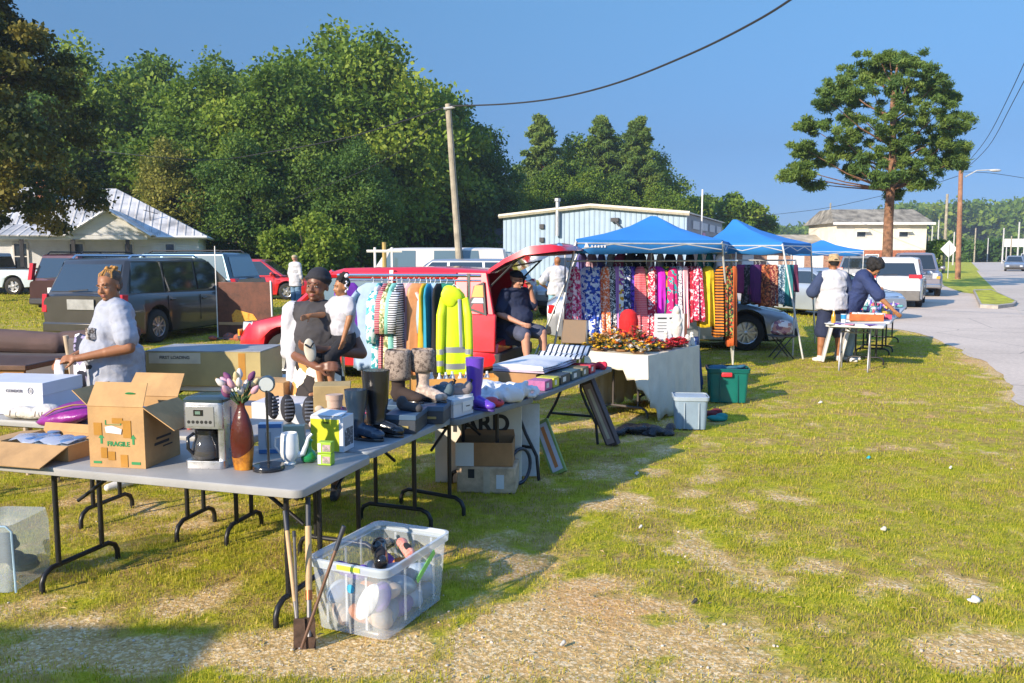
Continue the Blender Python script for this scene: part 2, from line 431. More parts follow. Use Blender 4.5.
# ------------------------------------------------------------------ pavement
def conc(name, c, cs):
    m, nt, b = _base(name); co = _coord(nt)
    n = _noise(nt, co, .35, 6, .65); n2 = _noise(nt, co, 14, 5)
    a = _ramp(nt, n, [(.32, tuple(v*.78 for v in c)), (.55, c), (.72, tuple(v*1.13 for v in c))])
    br = nt.nodes.new('ShaderNodeTexVoronoi'); br.feature = 'DISTANCE_TO_EDGE'; br.inputs['Scale'].default_value = cs; nt.links.new(co, br.inputs['Vector'])
    crack = _ramp(nt, br.outputs['Distance'], [(0, (.45, .45, .45)), (.006, (1, 1, 1))])
    out = _mix(nt, 1, _mix(nt, .35, a, _ramp(nt, n2, [(.3, tuple(v*.6 for v in c)), (.7, tuple(v*1.3 for v in c))])), crack, 'MULTIPLY')
    nt.links.new(out, b.inputs['Base Color']); b.inputs['Roughness'].default_value = .9; _bump(nt, b, n2, .3, .01); MC[name] = m; return m
pm = conc('concrete_lot', (.58, .48, .39), .35); rm = conc('road_surface', (.54, .46, .38), .2)
def sheet(name, pts, z, mat, kind='structure'):
    mb = MB(); mb.add([(p[0], p[1], z) for p in pts], [tuple(range(len(pts)))])
    me = mb.mesh(name, mat); o = bpy.data.objects.new(name, me); COL.objects.link(o)
    bm = bmesh.new(); bm.from_mesh(me); bmesh.ops.triangulate(bm, faces=bm.faces); bm.to_mesh(me); bm.free()
    return tag(o, kind=kind)
def rl(y): return 17.9+.527*(y-30.4)     # left kerb line of the road
random.seed(3)
edge = []
for (x0, y0), (x1, y1) in zip(LAWN, LAWN[1:]):
    k = max(1, int(abs(y1-y0)/.35)) if y0 >= 2 and y1 <= 40 else 1
    for i in range(k): t = i/k; edge.append((x0+(x1-x0)*t+(random.uniform(-.05, .05)+.07*math.sin(y0+(y1-y0)*t*2)) * (1 if k > 1 else 0), y0+(y1-y0)*t))
edge.append(LAWN[-1])
sheet('parking_lot', edge+[(rl(90)+.3, 90)]+[(rl(y)+.3, y) for y in (60, 30, 10, -30)], .006, pm)
sheet('road', [(rl(-30), -30), (rl(-30)+17, -30), (rl(100)+16, 100), (rl(173)+16, 173), (rl(173), 173), (rl(60), 60), (rl(10), 10)], .012, rm)
km = M('kerb_concrete', (.36, .33, .29), .9, var=.2, vs=3, bump=.3)
def island(name, pts, h=.12):
    mb = MB(); n = len(pts); mb.add([(x, y, .002) for x, y in pts]+[(x, y, h) for x, y in pts], [(i, (i+1) % n, n+(i+1) % n, n+i) for i in range(n)])
    c = Vector((sum(p[0] for p in pts)/n, sum(p[1] for p in pts)/n))
    ins = [(x+(c.x-x)*.10, y+(c.y-y)*.10) for x, y in pts]
    mb.add([(x, y, h) for x, y in pts]+[(x, y, h) for x, y in ins], [(i, (i+1) % n, n+(i+1) % n, n+i) for i in range(n)])
    mb.add([(x, y, h-.01) for x, y in ins], [tuple(range(n))])
    return mb, ins
isl = [tuple(at(px, py)[:2]) for px, py in ((973, 292), (991, 291.5), (1017, 304), (1014, 307), (998, 309), (980, 308))]
mb, ins = island('island', isl); o = mb.build('kerb', km); tag(o, kind='structure')
lg = M('verge_grass', (.42, .42, .025), .95, var=.45, vs=3, bump=.8, bd=.05)
sheet('island_grass', ins, .116, lg)
sheet('road_verge', [(rl(y)-w, y) for y, w in ((36, .3), (40, 1.8), (48, 2.8), (70, 4), (120, 6), (172, 8))]+[(rl(172)-.3, 172), (rl(70)-.3, 70), (rl(36)-.1, 36)], .014, lg)
sheet('side_verge', [(8.6, 90), (rl(90), 90), (rl(173), 173), (-20, 173)], .016, lg)

# ------------------------------------------------------------------ foliage
def leaves(cl, per, leaf, seed=0, flat=.0, shell=.55, tmul=1.0, droop=0, asp=.38):
    "cl: rows cx cy cz rx ry rz tint; returns vertex array and tints for rhombus leaves spread through the clumps"
    rg = np.random.default_rng(seed); cl = np.array(cl, float)
    k = len(cl)*per; c = np.repeat(cl, per, 0)
    d = rg.standard_normal((k, 3)); d /= np.linalg.norm(d, axis=1)[:, None]
    r = shell+(1-shell)*rg.random(k)**.6; r *= .6+.8*rg.random(k)
    P = c[:, :3]+d*c[:, 3:6]*r[:, None]
    a = rg.standard_normal((k, 3))+d*.5; a[:, 2] -= droop; a /= np.linalg.norm(a, axis=1)[:, None]
    b = np.cross(a, rg.standard_normal((k, 3))+np.array([0, 0, flat*3])); b /= np.linalg.norm(b, axis=1)[:, None]
    s = leaf*(.55+.9*rg.random(k))[:, None]
    V = np.stack([P-a*s*.6, P+b*s*asp, P+a*s*.6, P-b*s*asp], 1)
    t = np.clip(c[:, 6]*tmul+rg.random(k)*.3, 0, 1)
    return V, np.repeat(t, 4)
def leafmesh(name, V, t, mat):
    k = len(V); me = bpy.data.meshes.new(name); me.vertices.add(4*k); me.vertices.foreach_set('co', V.reshape(-1).astype(np.float32))
    me.loops.add(4*k); me.loops.foreach_set('vertex_index', np.arange(4*k, dtype=np.int32)); me.polygons.add(k)
    me.polygons.foreach_set('loop_start', np.arange(0, 4*k, 4, dtype=np.int32)); me.update(calc_edges=True)
    A = me.attributes.new('tint', 'FLOAT', 'POINT'); A.data.foreach_set('value', t.astype(np.float32)); me.materials.append(mat); return me
bark = M('bark_grey', (.11, .085, .06), .95, var=.4, vs=5, bump=.8, bd=.05)
pbark = M('bark_pine', (.22, .115, .065), .95, var=.4, vs=6, bump=.9, bd=.05)
broad = leafmat('leaf_broad', [(0, (.038, .09, .014)), (.4, (.10, .18, .02)), (.75, (.18, .27, .028)), (1, (.27, .33, .04))])
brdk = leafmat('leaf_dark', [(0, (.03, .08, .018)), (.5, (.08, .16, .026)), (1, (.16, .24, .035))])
brli = leafmat('leaf_bright', [(0, (.07, .13, .014)), (.5, (.14, .22, .02)), (1, (.22, .30, .035))])
bryl = leafmat('leaf_yellow', [(0, (.12, .14, .02)), (.5, (.24, .24, .04)), (1, (.36, .33, .08))])
needle = leafmat('leaf_pine', [(0, (.06, .12, .03)), (.5, (.13, .21, .04)), (1, (.22, .30, .06))], .35)
cedar = leafmat('leaf_cedar', [(0, (.028, .050, .012)), (.4, (.06, .08, .014)), (.75, (.14, .135, .02)), (1, (.24, .20, .035))], .25)
def deciduous(seed, H, Wd, base=.12, n=90, per=330, leaf=.26, ragged=.25):
    rd = random.Random(seed); cl = []; cz = H*(base+(1-base)*.5); hz = H*(1-base)*.5
    for i in range(n):
        u = rd.uniform(-1, 1); a = rd.uniform(0, 2*PI); q = math.sqrt(1-u*u); rr = rd.choice((1, 1, .85, .6))*(1-ragged*rd.random())
        wob = 1+.22*mnoise.noise(Vector((math.cos(a)*1.5+seed, math.sin(a)*1.5, u*2)))
        bul = (1-.25*max(0, u)**2)
        r = Wd*.5
        s = rd.uniform(.10, .19)*Wd
        cl.append((math.cos(a)*q*rr*r*wob*.84*bul, math.sin(a)*q*rr*r*wob*.84*bul, cz+u*hz*rr*wob*.86, s, s, s*.72, rd.uniform(.1, .75)*(.7+.3*rr)))
    V, t = leaves(cl, per, leaf, seed, .2, .35, 1, .15)
    tr = MB(); tr.tube([(0, 0, -.2), (.05, 0, H*.2), (-.1, .1, H*.45), (.1, 0, H*.7)], [.028*H, .02*H, .014*H, .005*H], 10)
    for i in range(16):
        c = rd.choice(cl); z0 = rd.uniform(.22, .55)*H
        tr.tube([(0, 0, z0), (c[0]*.5, c[1]*.5, z0+(c[2]-z0)*.55), (c[0]*.95, c[1]*.95, c[2])], [.008*H, .005*H, .0015*H], 6)
    return V, t, tr
def tree(name, label, cat, mk, mat, bk, loc, sc=1, rz=0, group=None):
    o = thing(name, label, cat, loc, rz, group)
    V, t, tr = mk
    c = bpy.data.objects.new('crown', leafmesh('crown', V, t, mat)); COL.objects.link(c); c.parent = o
    tr.build('trunk', bk, o, smooth=60)
    o.scale = (sc,)*3 if not isinstance(sc, tuple) else sc
    return o
# the wood behind the white house: each tree its own
protoA = deciduous(1, 16, 11); protoB = deciduous(2, 16, 9.5, n=80, ragged=.4); protoC = deciduous(5, 16, 12, base=.05, n=100)
WOOD = [ # px of trunk, py of top, depth, proto, material
 (112, 30, 66, 0, brli, 'tall light green tree rising right behind the dark cedar'), (150, 34, 74, 1, broad, 'tree behind the house ridge with its round top against the sky'),
 (205, 60, 60, 2, broad, 'broad tree with a sunlit left side right of the white house'), (235, 40, 70, 0, brdk, 'dark tall tree between the house and the leafy bush'),
 (275, 45, 58, 1, broad, 'loose feathery tree with a pale bare trunk above the bush'), (322, 14, 66, 0, broad, 'highest tree in the middle of the wood'),
 (372, 22, 62, 2, broad, 'large full tree right of the highest one, left of the leaning pole'), (415, 52, 70, 0, broad, 'full tree whose crown stands just left of the leaning pole top'),
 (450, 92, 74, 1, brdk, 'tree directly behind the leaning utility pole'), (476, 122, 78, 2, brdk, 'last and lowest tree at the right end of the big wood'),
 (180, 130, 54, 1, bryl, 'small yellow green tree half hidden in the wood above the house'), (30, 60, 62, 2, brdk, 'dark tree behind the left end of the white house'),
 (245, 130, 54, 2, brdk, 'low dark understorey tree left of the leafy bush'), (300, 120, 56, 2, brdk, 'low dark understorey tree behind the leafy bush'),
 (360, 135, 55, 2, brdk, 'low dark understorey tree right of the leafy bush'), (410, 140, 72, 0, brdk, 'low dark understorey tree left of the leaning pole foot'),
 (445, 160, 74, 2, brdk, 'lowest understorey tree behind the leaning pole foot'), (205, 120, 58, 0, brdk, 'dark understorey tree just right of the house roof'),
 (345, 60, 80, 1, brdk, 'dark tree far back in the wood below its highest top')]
PR = (protoA, protoB, protoC); tm = {}
for i, (px, py, y, p, mt, lb) in enumerate(WOOD):
    x = (px-512)/F*y; top = atd(px, py, y).z; s = top/16.3
    k = (p, mt.name)
    if k not in tm:
        tm[k] = tree('broadleaf_tree', lb, 'tree', PR[p], mt, bark, (x, y, 0), s, i*1.7, 'trees of the wood behind the house')
    else: copy_tree(tm[k], (x, y, 0), i*1.7, lb, s)
    if i == 10: pass
# dense undergrowth closing the foot of the wood
rd = random.Random(4); cl = []
for i in range(170):
    y = rd.uniform(68, 78); x = rd.uniform(-46, -1); h = rd.uniform(.5, 6.5)
    cl.append((x, y, h, 1.8, 1.2, 1.5, rd.uniform(0, .3)))
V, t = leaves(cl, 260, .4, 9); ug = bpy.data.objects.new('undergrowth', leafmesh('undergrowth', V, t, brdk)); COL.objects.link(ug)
tag(ug, 'dark mass of undergrowth deep inside the wood', 'undergrowth', kind='stuff')
# the big bush
rd = random.Random(8); cl = []
for i in range(70):
    a = rd.uniform(0, 2*PI); u = rd.random(); r = math.sqrt(rd.random())
    cl.append((math.cos(a)*2.3*r, math.sin(a)*1.8*r, .5+3.3*u*(1-.35*r*r), .65, .65, .6, rd.uniform(.2, .9)))
V, t = leaves(cl, 420, .20, 3)
tr = MB()
for i in range(7): a = i*.9; tr.tube([(0, 0, 0), (math.cos(a)*.6, math.sin(a)*.6, 1.5), (math.cos(a)*1.2, math.sin(a)*1.2, 3)], [.07, .05, .02], 6)
tree('leafy_bush', 'big bright green rounded bush in front of the dark wood', 'bush', (V, t, tr), brli, bark, ((311-512)/F*50, 50, 0), 1.0)
# cedar at the left edge
rd = random.Random(11); cl = []
for i in range(270):
    u = rd.random()**.8; z = 3.3+u*9.4; rmax = (5.6*(1-(u*.62)**1.6)); a = rd.uniform(0, 2*PI); r = rmax*math.sqrt(rd.uniform(.08, 1))*(1+.22*mnoise.noise(Vector((a*1.3, z*.45, 0))))
    s = rd.uniform(.45, .85); cl.append((math.cos(a)*r, math.sin(a)*r, z-r*.12, s, s, s*.62, rd.uniform(0, .55)+.4*(rd.random() < .3)))
V, t = leaves(cl, 330, .145, 12, 0, .3, 1, .5)
tr = MB(); tr.tube([(0, 0, -.2), (0, .1, 4), (.1, 0, 8), (0, 0, 12)], [.42, .34, .24, .05], 12)
for i in range(46):
    c = cl[i*5]; tr.tube([(0, 0, c[2]*.8), (c[0]*.5, c[1]*.5, c[2]*.92), (c[0], c[1], c[2])], [.09, .05, .015], 6)
tree('cedar_tree', 'huge dark cedar at the left edge, hanging over the white house roof', 'tree', (V, t, tr), cedar, bark, (-20.9, 32, 0))
# second wood
protoP = None
def pine(seed, H, Wd, base, n, per, leaf, tiers=True, cone=.8, trunk=.03):
    rd = random.Random(seed); cl = []
    for i in range(n):
        u = (i+rd.random())/n; z = H*(base+(1-base)*u); rm = Wd*.5*(1-u**1.5*cone)*rd.uniform(.55, 1); a = i*2.4+rd.uniform(-.4, .4)
        for q in (.4, .7, 1.0):
            s = rd.uniform(.05, .085)*Wd*(1.25-.35*u)
            cl.append((math.cos(a)*rm*q, math.sin(a)*rm*q, z+rm*q*.12+rd.uniform(-.2, .2), s, s, s*.6, rd.uniform(.1, .8)))
    V, t = leaves(cl, int(per*1.8), leaf*1.1, seed, 0, .1, asp=.18)
    tr = MB(); tr.tube([(0, 0, -.2), (.06, 0, H*.3), (-.05, 0, H*.6), (0, 0, H*.97)], [trunk*H/2, trunk*H*.42, trunk*H*.3, .03], 10)
    for i in range(0, len(cl), 3):
        c = cl[i+2]; tr.tube([(0, 0, c[2]-.5), (c[0]*.5, c[1]*.5, c[2]-.25), c[:3]], [.05, .035, .012], 5)
    return V, t, tr
pA = pine(21, 16, 7.5, .3, 60, 170, .34); 
pts = [(541, 118, 92, 0, 'grey green pine with a feathery top, leftmost of the second wood'), (570, 132, 96, 1, 'rounded tree second from left in the second wood'), (600, 118, 95, 0, 'tallest round topped tree above the metal building ridge'),
       (627, 130, 98, 1, 'full tree in the middle of the second wood'), (635, 120, 93, 0, 'pine with a visible pale trunk above the right half of the metal building'), (655, 152, 96, 1, 'sloping tree near the right end of the second wood'),
       (520, 175, 88, 1, 'low tree at the left end of the second wood'), (583, 165, 88, 1, 'lower tree in front of the second wood left part'), (612, 172, 89, 1, 'lower tree directly above the metal building ridge'), (660, 180, 90, 1, 'lower tree above the right end of the metal building'),
       (505, 190, 92, 1, 'small dark tree in the gap between the two woods'), (553, 160, 90, 1, 'middle sized tree in front of the feathery pine')]
fm = {}
for i, (px, py, y, k, lb) in enumerate(pts):
    x = (px-512)/F*y; s = atd(px, py, y).z/(16.3 if k else 16.2)
    if k not in fm: fm[k] = tree('pine_tree' if k == 0 else 'broadleaf_tree', lb, 'tree', pA if k == 0 else protoC, needle if k == 0 else broad, pbark if k == 0 else bark, (x, y, 0), s, i*2.1, 'trees behind the metal building')
    else: copy_tree(fm[k], (x, y, 0), i*2.1, lb, s)
lt = [(688, 190, 110, 'small loose tree just right of the metal building'), (705, 188, 120, 'small pale tree between the metal building and the lone round tree'), (733, 186, 105, 'slender tree with a thin round crown above the far canopy'), (757, 204, 108, 'low tree right of the slender round crowned tree'), (745, 212, 112, 'lowest of the trees above the far canopy'), (672, 215, 118, 'low pale shrub like tree at the metal building corner')]
sm = deciduous(31, 8, 5.5, base=.25, n=46, per=240, leaf=.3, ragged=.5); s0 = None
for i, (px, py, y, lb) in enumerate(lt):
    x = (px-512)/F*y; s = atd(px, py, y).z/8.1
    if s0 is None: s0 = tree('small_tree', lb, 'tree', sm, broad, bark, (x, y, 0), s, 0, 'small trees right of the metal building')
    else: copy_tree(s0, (x, y, 0), i*1.3, lb, s)
# the lone pine
rd = random.Random(77); cl = []; tr = MB()
def lone(px, py, dy=0):
    return atd(px, py, 42+dy)-Vector((at(885, 290).x*0+18.43, 42, 0))
limbs = []
CL = [(890, 62, 0, 1.5), (862, 68, 1, 1.4), (915, 72, -1, 1.4), (840, 84, .6, 1.3), (938, 82, 0, 1.0), (925, 92, 1.2, 1.3), (873, 90, -1.5, 1.5), (898, 95, 1.5, 1.5), (828, 100, -.5, 1.0), (855, 112, 1, 1.4), (884, 118, -1.4, 1.4), (912, 116, 0, 1.5),
      (940, 112, -1, 1.4), (958, 122, .3, 1.0), (812, 128, .4, 1.0), (836, 132, -1, 1.3), (862, 138, 1.4, 1.3), (898, 140, -1.2, 1.4), (928, 138, 1, 1.5), (950, 140, -.3, 1.0), (803, 148, 0, .9), (820, 158, 1, 1.1), (800, 170, -.4, .9), (812, 184, .2, .7), (842, 155, 0, 1.1),
      (868, 162, -1, 1.1), (892, 160, 1.4, 1.1), (915, 160, -1, 1.3), (938, 160, .5, 1.2), (952, 162, 0, .8), (905, 178, .6, 1.1), (922, 180, -.6, 1.0), (886, 180, -1.6, .9), (896, 194, .5, .6), (875, 75, 1.5, 1.1), (905, 62, .8, 1.0), (948, 96, .4, .6), (790, 175, 0, .5), (958, 150, .8, .7), (852, 95, 1.8, 1.0), (880, 60, .5, .8), (855, 172, .8, .8)]
TX = 18.43
for (px, py, dy, r) in CL:
    p = atd(px, py, 42+dy*1.6); p = Vector((p.x-TX, dy*1.6, p.z))
    for j in range(17):
        q = Vector((rd.uniform(-1, 1), rd.uniform(-1, 1), rd.uniform(-.55, .55)))*r*.66; s = rd.uniform(.16, .32)
        cl.append((p.x+q.x, p.y+q.y, p.z+q.z, s, s, s*.7, rd.uniform(.05, .8)))
    z0 = max(4.9, p.z-1.3-abs(p.x)*.22); tr.tube([(0, 0, z0), (p.x*.5, p.y*.5, z0+(p.z-z0)*.4), (p.x, p.y, p.z)], [.055, .032, .01], 7)
V, t = leaves(cl, 190, .19, 5, 0, .0, asp=.13)
tr.tube([(0, 0, -.2), (.03, 0, 1), (.0, 0, 3.5), (.08, 0, 6.5), (-.05, 0, 9), (.1, 0, 11)], [.29, .25, .22, .18, .12, .04], 14)
tree('lone_pine', 'tall lone pine with a broad open crown and bare reddish trunk by the parked cars', 'pine tree', (V, t, tr), needle, pbark, (TX, 42, 0))
# distant wooded ridge
rd = random.Random(6); cl = []
for i in range(1500):
    x = rd.uniform(20, 420); y = rd.uniform(330, 400)+x*.1
    px = 512+F*x/y; hh = 11+6*mnoise.noise(Vector((x*.02, 0, 2)))+3.5*mnoise.noise(Vector((x*.09, 1, 0)))+(6 if px > 880 else -1)+max(0, (px-900)*.03)
    h = rd.uniform(0, 1)**.7*hh; cl.append((x, y, ground_z(0, y)*.7+h-1, 6, 4, 3.2, rd.uniform(.1, .7)))
V, t = leaves(cl, 75, 1.7, 9)
fw = bpy.data.objects.new('distant_wood', leafmesh('distant_wood', V, t, broad)); COL.objects.link(fw)
tag(fw, 'far wooded ridge fading to blue along the right horizon', 'woodland', kind='stuff')

# ------------------------------------------------------------------ buildings
wsid = M('white_siding', (.86, .87, .88), .7, var=.06, vs=2)
_b = wsid.node_tree; 
w = _b.nodes.new('ShaderNodeTexWave'); w.bands_direction = 'Z'; w.wave_profile = 'SAW'; w.inputs['Scale'].default_value = 2.6; _b.links.new(_coord(_b), w.inputs['Vector'])
_bump(_b, _b.nodes['Principled BSDF'], w.outputs['Fac'], .9, .03)
def metal_panel(name, col, ax, sc, dirt=.2):
    m = M(name, col, .45, var=dirt, vs=1.2); nt = m.node_tree
    w = nt.nodes.new('ShaderNodeTexWave'); w.bands_direction = ax; w.inputs['Scale'].default_value = sc; nt.links.new(_coord(nt), w.inputs['Vector'])
    rr = _ramp(nt, w.outputs['Fac'], [(.75, (0, 0, 0)), (.95, (1, 1, 1))]); _bump(nt, nt.nodes['Principled BSDF'], rr, 1, .05); return m
tin = metal_panel('tin_roof', (.50, .49, .48), 'X', .75, .3)
glass = M('window_glass', (.03, .04, .05), .06, var=0, spec=.8)
trim = M('trim_white', (.75, .73, .70), .6, var=.05)
darkp = M('dark_paint', (.04, .04, .045), .6)
brick = M('brick', (.36, .13, .07), .9, var=.3, vs=8)
HX0, HX1, HY, HYB = -29, -16.5, 45, 53.5
HA = R(17)
h = thing('white_house', 'white sided house with a pale tin roof and small gabled porch below the cedar', 'house', (HX1, HY, 0), HA); ox = HX1
def rel(x, y, z): return (x-ox, y-HY, z)
mb = MB(); mb.box2(rel(HX0, HY, 0), rel(HX1, HYB, 2.72)); mb.build('wall', wsid, h)
mb = MB(); e = .45; r0 = rel(-25.6, 49.25, 5.4); r1 = rel(-20.9, 49.25, 5.4)
c = [rel(HX0-e, HY-e, 2.74), rel(HX1+e, HY-e, 2.74), rel(HX1+e, HYB+e, 2.74), rel(HX0-e, HYB+e, 2.74)]
mb.add(c+[r0, r1], [(0, 1, 5, 4), (1, 2, 5), (2, 3, 4, 5), (3, 0, 4), (3, 2, 1, 0)])
rf = mb.build('roof', tin, h)
mb = MB()
for a, b2 in ((c[0], c[1]), (c[1], c[2])):
    a = Vector(a); b2 = Vector(b2); mb.tube([a-Vector((0, 0, .08)), b2-Vector((0, 0, .08))], .085, 4)
mb.build('eave_board', trim, rf)
mb = MB(); mb.box2(rel(-24.6, 47.6, 4.2), rel(-24.0, 48.2, 6.0)); mb.build('chimney', brick, rf)
# porch
mb = MB(); a0, a1, py0 = -22.1, -18.7, 42.4
pk_ = [rel(a0-.2, py0-.2, 2.72), rel(a1+.2, py0-.2, 2.72), rel((a0+a1)/2, py0-.2, 3.98)]; pb = [rel(a0-.2, 47.6, 2.72+.0), rel(a1+.2, 47.6, 2.72), rel((a0+a1)/2, 47.6, 3.98)]
mb.add(pk_+pb, [(0, 2, 5, 3), (1, 4, 5, 2)])
mb.add([rel(-26.5, py0-.2, 2.66), rel(a0-.2, py0-.2, 2.66), rel(a0-.2, 45.2, 3.25), rel(-26.5, 45.2, 3.25)], [(0, 1, 2, 3)])
pr = mb.build('porch_roof', tin, h, solid=.05)
mb = MB(); mb.slab([rel(a0, py0, 2.72), rel(a1, py0, 2.72), rel((a0+a1)/2, py0, 3.86)], .08, (0, 1, 0)); mb.box2(rel(-26.5, py0-.05, 2.5), rel(a1, py0+.1, 2.7)); mb.build('gable', wsid, pr)
mb = MB()
mb.tube([Vector(pk_[0])+Vector((0, -.04, -.05)), Vector(pk_[2])+Vector((0, -.04, -.05)), Vector(pk_[1])+Vector((0, -.04, -.05))], .08, 4); mb.build('barge_board', trim, pr)
for x in (-26.2, -24.2, -22.0, -19.6): MB().box2(rel(x-.08, py0, .0), rel(x+.08, py0+.16, 2.5)).build('porch_post', darkp, h)
mb = MB(); mb.box2(rel(-26.6, py0-.1, 0), rel(a1+.1, HY-.01, .35)); mb.build('porch_floor', M('porch_floor', (.25, .24, .22), .8), h)
for x0, x1 in ((-25.1, -24.55), (-22.6, -22.0), (-20.05, -19.7), (-18.1, -17.7)):
    mb = MB(); 
    for q0, q1 in (((x0-.08, 1.0), (x0, 2.4)), ((x1, 1.0), (x1+.08, 2.4)), ((x0, 2.3), (x1, 2.4)), ((x0, 1.0), (x1, 1.08)), ((x0, 1.65), (x1, 1.7))):
        mb.box2(rel(q0[0], HY-.07, q0[1]), rel(q1[0], HY-.005, q1[1]))
    f = mb.build('window', trim, h); MB().box2(rel(x0, HY-.03, 1.08), rel(x1, HY-.01, 2.3)).build('pane', glass, f)
# TV aerial + small dish on roof
mb = MB(); mb.tube([rel(-18.9, 46, 3.4), rel(-18.9, 46, 4.3)], .025, 6); mb.tube([rel(-19.2, 46, 4.1), rel(-18.5, 46, 3.9)], .02, 6); mb.build('aerial', darkp, h)
MB().box2(rel(-19.05, HY-.35, 1.1), rel(-18.75, HY-.01, 1.6)).build('meter_box', M('meter_grey', (.4, .42, .44), .5), h)

# metal building
bl = metal_panel('blue_metal_wall', (.29, .40, .52), 'X', .9, .06); dk = metal_panel('shaded_metal_wall', (.16, .21, .28), 'Y', .5, .1)  # side walls: darker copy of the wall blue, shade put into the colour
ang = math.atan2(-.35, .94); mbl = thing('metal_building', 'pale blue corrugated metal building with a low gable and cream trim', 'building', (11.2, 55, 0), ang)
Wd, L = 12.6, 19
mb = MB(); mb.slab([(-Wd, 0, 0), (0, 0, 0), (0, 0, 4.35), (-Wd/2, 0, 4.95), (-Wd, 0, 4.35)], .25, (0, 1, 0)); mb.build('front_wall', bl, mbl)
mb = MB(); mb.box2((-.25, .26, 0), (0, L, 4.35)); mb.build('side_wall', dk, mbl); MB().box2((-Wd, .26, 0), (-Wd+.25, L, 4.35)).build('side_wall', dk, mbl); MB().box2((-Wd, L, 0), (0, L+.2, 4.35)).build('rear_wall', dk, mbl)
mb = MB(); mb.slab([(-Wd-.2, -.25, 4.37), (-Wd/2, -.25, 4.98), (-Wd/2, L+.2, 4.98), (-Wd-.2, L+.2, 4.37)], .08, (0, 0, 1)); mb.slab([(-Wd/2, -.25, 4.98), (.2, -.25, 4.37), (.2, L+.2, 4.37), (-Wd/2, L+.2, 4.98)], .08, (0, 0, 1)); mb.build('roof', M('roof_pale', (.55, .54, .5), .5), mbl)
mb = MB(); mb.tube([(-Wd-.22, -.3, 4.36), (-Wd/2, -.3, 4.97), (.22, -.3, 4.36)], .14, 4); mb.build('roof_trim', M('cream_trim', (.66, .6, .48), .6), mbl)
mb = MB(); mb.tube([(-8.6, -.25, 3.0), (-8.6, -.25, 5.3)], .14, 10); mb.tube([(-8.6, -.25, 5.3), (-8.6, -.25, 5.5)], .22, 10); mb.build('flue_pipe', M('galvanised', (.5, .52, .54), .35, .6), mbl)
for z in (3.1, 4.0 - .0): MB().box2((-9.9, -.18, z-.5), (-9.6, -.01, z-.2)).build('wall_vent', darkp, mbl)
mb = MB(); mb.box2((-4.9, -.35, 3.9), (-4.4, -.01, 4.15)); mb.tube([(-4.6, -.3, 3.9), (-4.3, -.4, 3.6)], .06, 6); mb.build('flood_light', darkp, mbl)
for q in range(4): 
    d = MB().box2((.005, 2.5+q*4.2, 0), (.06, 5.1+q*4.2, 3.1)).build('bay_door', M('door_dark', (.03, .03, .035), .5), mbl)
    MB().box2((.01, 2.3+q*4.2, 3.45), (.08, 5.3+q*4.2, 4.0)).build('wall_sign', M('sign_pale', (.45, .5, .55), .5), mbl)
MB().box2((.03, 7.0, 2.4), (.1, 8.2, 3.3)).build('pink_sign', M('sign_pink', (.55, .2, .4), .5), mbl)
mb = MB(); mb.tube([(1.5, 1.0, 0), (1.5, 1, 6.0)], .05, 8); o = mb.build('flag_pole', trim, None, loc=(11.0, 55.5, 0)); tag(o, 'thin white pole at the right corner of the metal building', 'pole')
# low beige building left of it
o = thing('beige_shed', 'low beige building with a dark roof left of the metal building', 'shed', (-2.6, 72, 0))
MB().box2((-1.2, 0, 0), (4.5, 6, 2.7)).build('wall', M('beige_wall', (.5, .42, .33), .8), o)
mb = MB(); mb.add([(-2.2, -.5, 2.65), (5, -.5, 2.65), (5, 6.5, 2.65), (-2.2, 6.5, 2.65), (.4, 3, 4.0), (4.2, 3, 4.0)], [(0, 1, 5, 4), (1, 2, 5), (2, 3, 4, 5), (3, 0, 4), (0, 3, 2, 1)]); mb.build('roof', M('shingle_dark', (.06, .06, .065), .9, var=.3), o)
# cream and brick building on the right
bx, by = 28.4, 75
o = thing('cream_building', 'two storey cream building with a brick lower band and mossy grey roof', 'building', (bx, by, 0)); cream = M('cream_wall', (.74, .68, .55), .8, var=.08, vs=1)
MB().box2((0, 0, 2.1), (7.9, 7, 4.45)).build('upper_wall', cream, o); MB().box2((.02, .02, 0), (7.88, 6.9, 2.098)).build('lower_wall', brick, o)
mb = MB(); mb.add([(-.45, -.5, 4.45), (8.35, -.5, 4.45), (8.35, 7.4, 4.45), (-.45, 7.4, 4.45), (.25, 2.2, 5.75), (7.7, 2.2, 5.75), (7.7, 5, 5.75), (.25, 5, 5.75)], [(0, 1, 5, 4), (1, 2, 6, 5), (2, 3, 7, 6), (3, 0, 4, 7), (4, 5, 6, 7), (3, 2, 1, 0)])
rf = mb.build('roof', M('mossy_roof', (.24, .22, .18), .95, var=.4, vs=1.5), o)
mb = MB(); mb.box2((-.5, -.56, 4.3), (8.4, -.5, 4.5)); mb.build('fascia', trim, rf)
for x in (1.7, 5.4):
    f = MB().box2((x, -.06, 3.2), (x+.9, -.004, 3.75)).build('window', trim, o); MB().box2((x+.08, -.075, 3.27), (x+.82, -.062, 3.68)).build('pane', glass, f)
    mb = MB(); mb.slab([(x-.1, -.07, 3.95), (x+1, -.07, 3.95), (x+1, -.5, 3.68), (x-.1, -.5, 3.68)], .04, (0, 0, 1)); mb.build('awning', cream, o)
for x in (2.6, 5.9):
    f = MB().box2((x, -.05, .6), (x+1.2, .015, 1.75)).build('window', trim, o); MB().box2((x+.09, -.07, .7), (x+1.1, -.052, 1.66)).build('pane', glass, f)
o = thing('long_low_building', 'long low building with a pale weathered roof left of the cream building', 'building', (19.5, 76, 0))
MB().box2((0, 0, 0), (8.85, 8, 1.95)).build('wall', M('brick_pale', (.34, .2, .14), .9, var=.3), o)
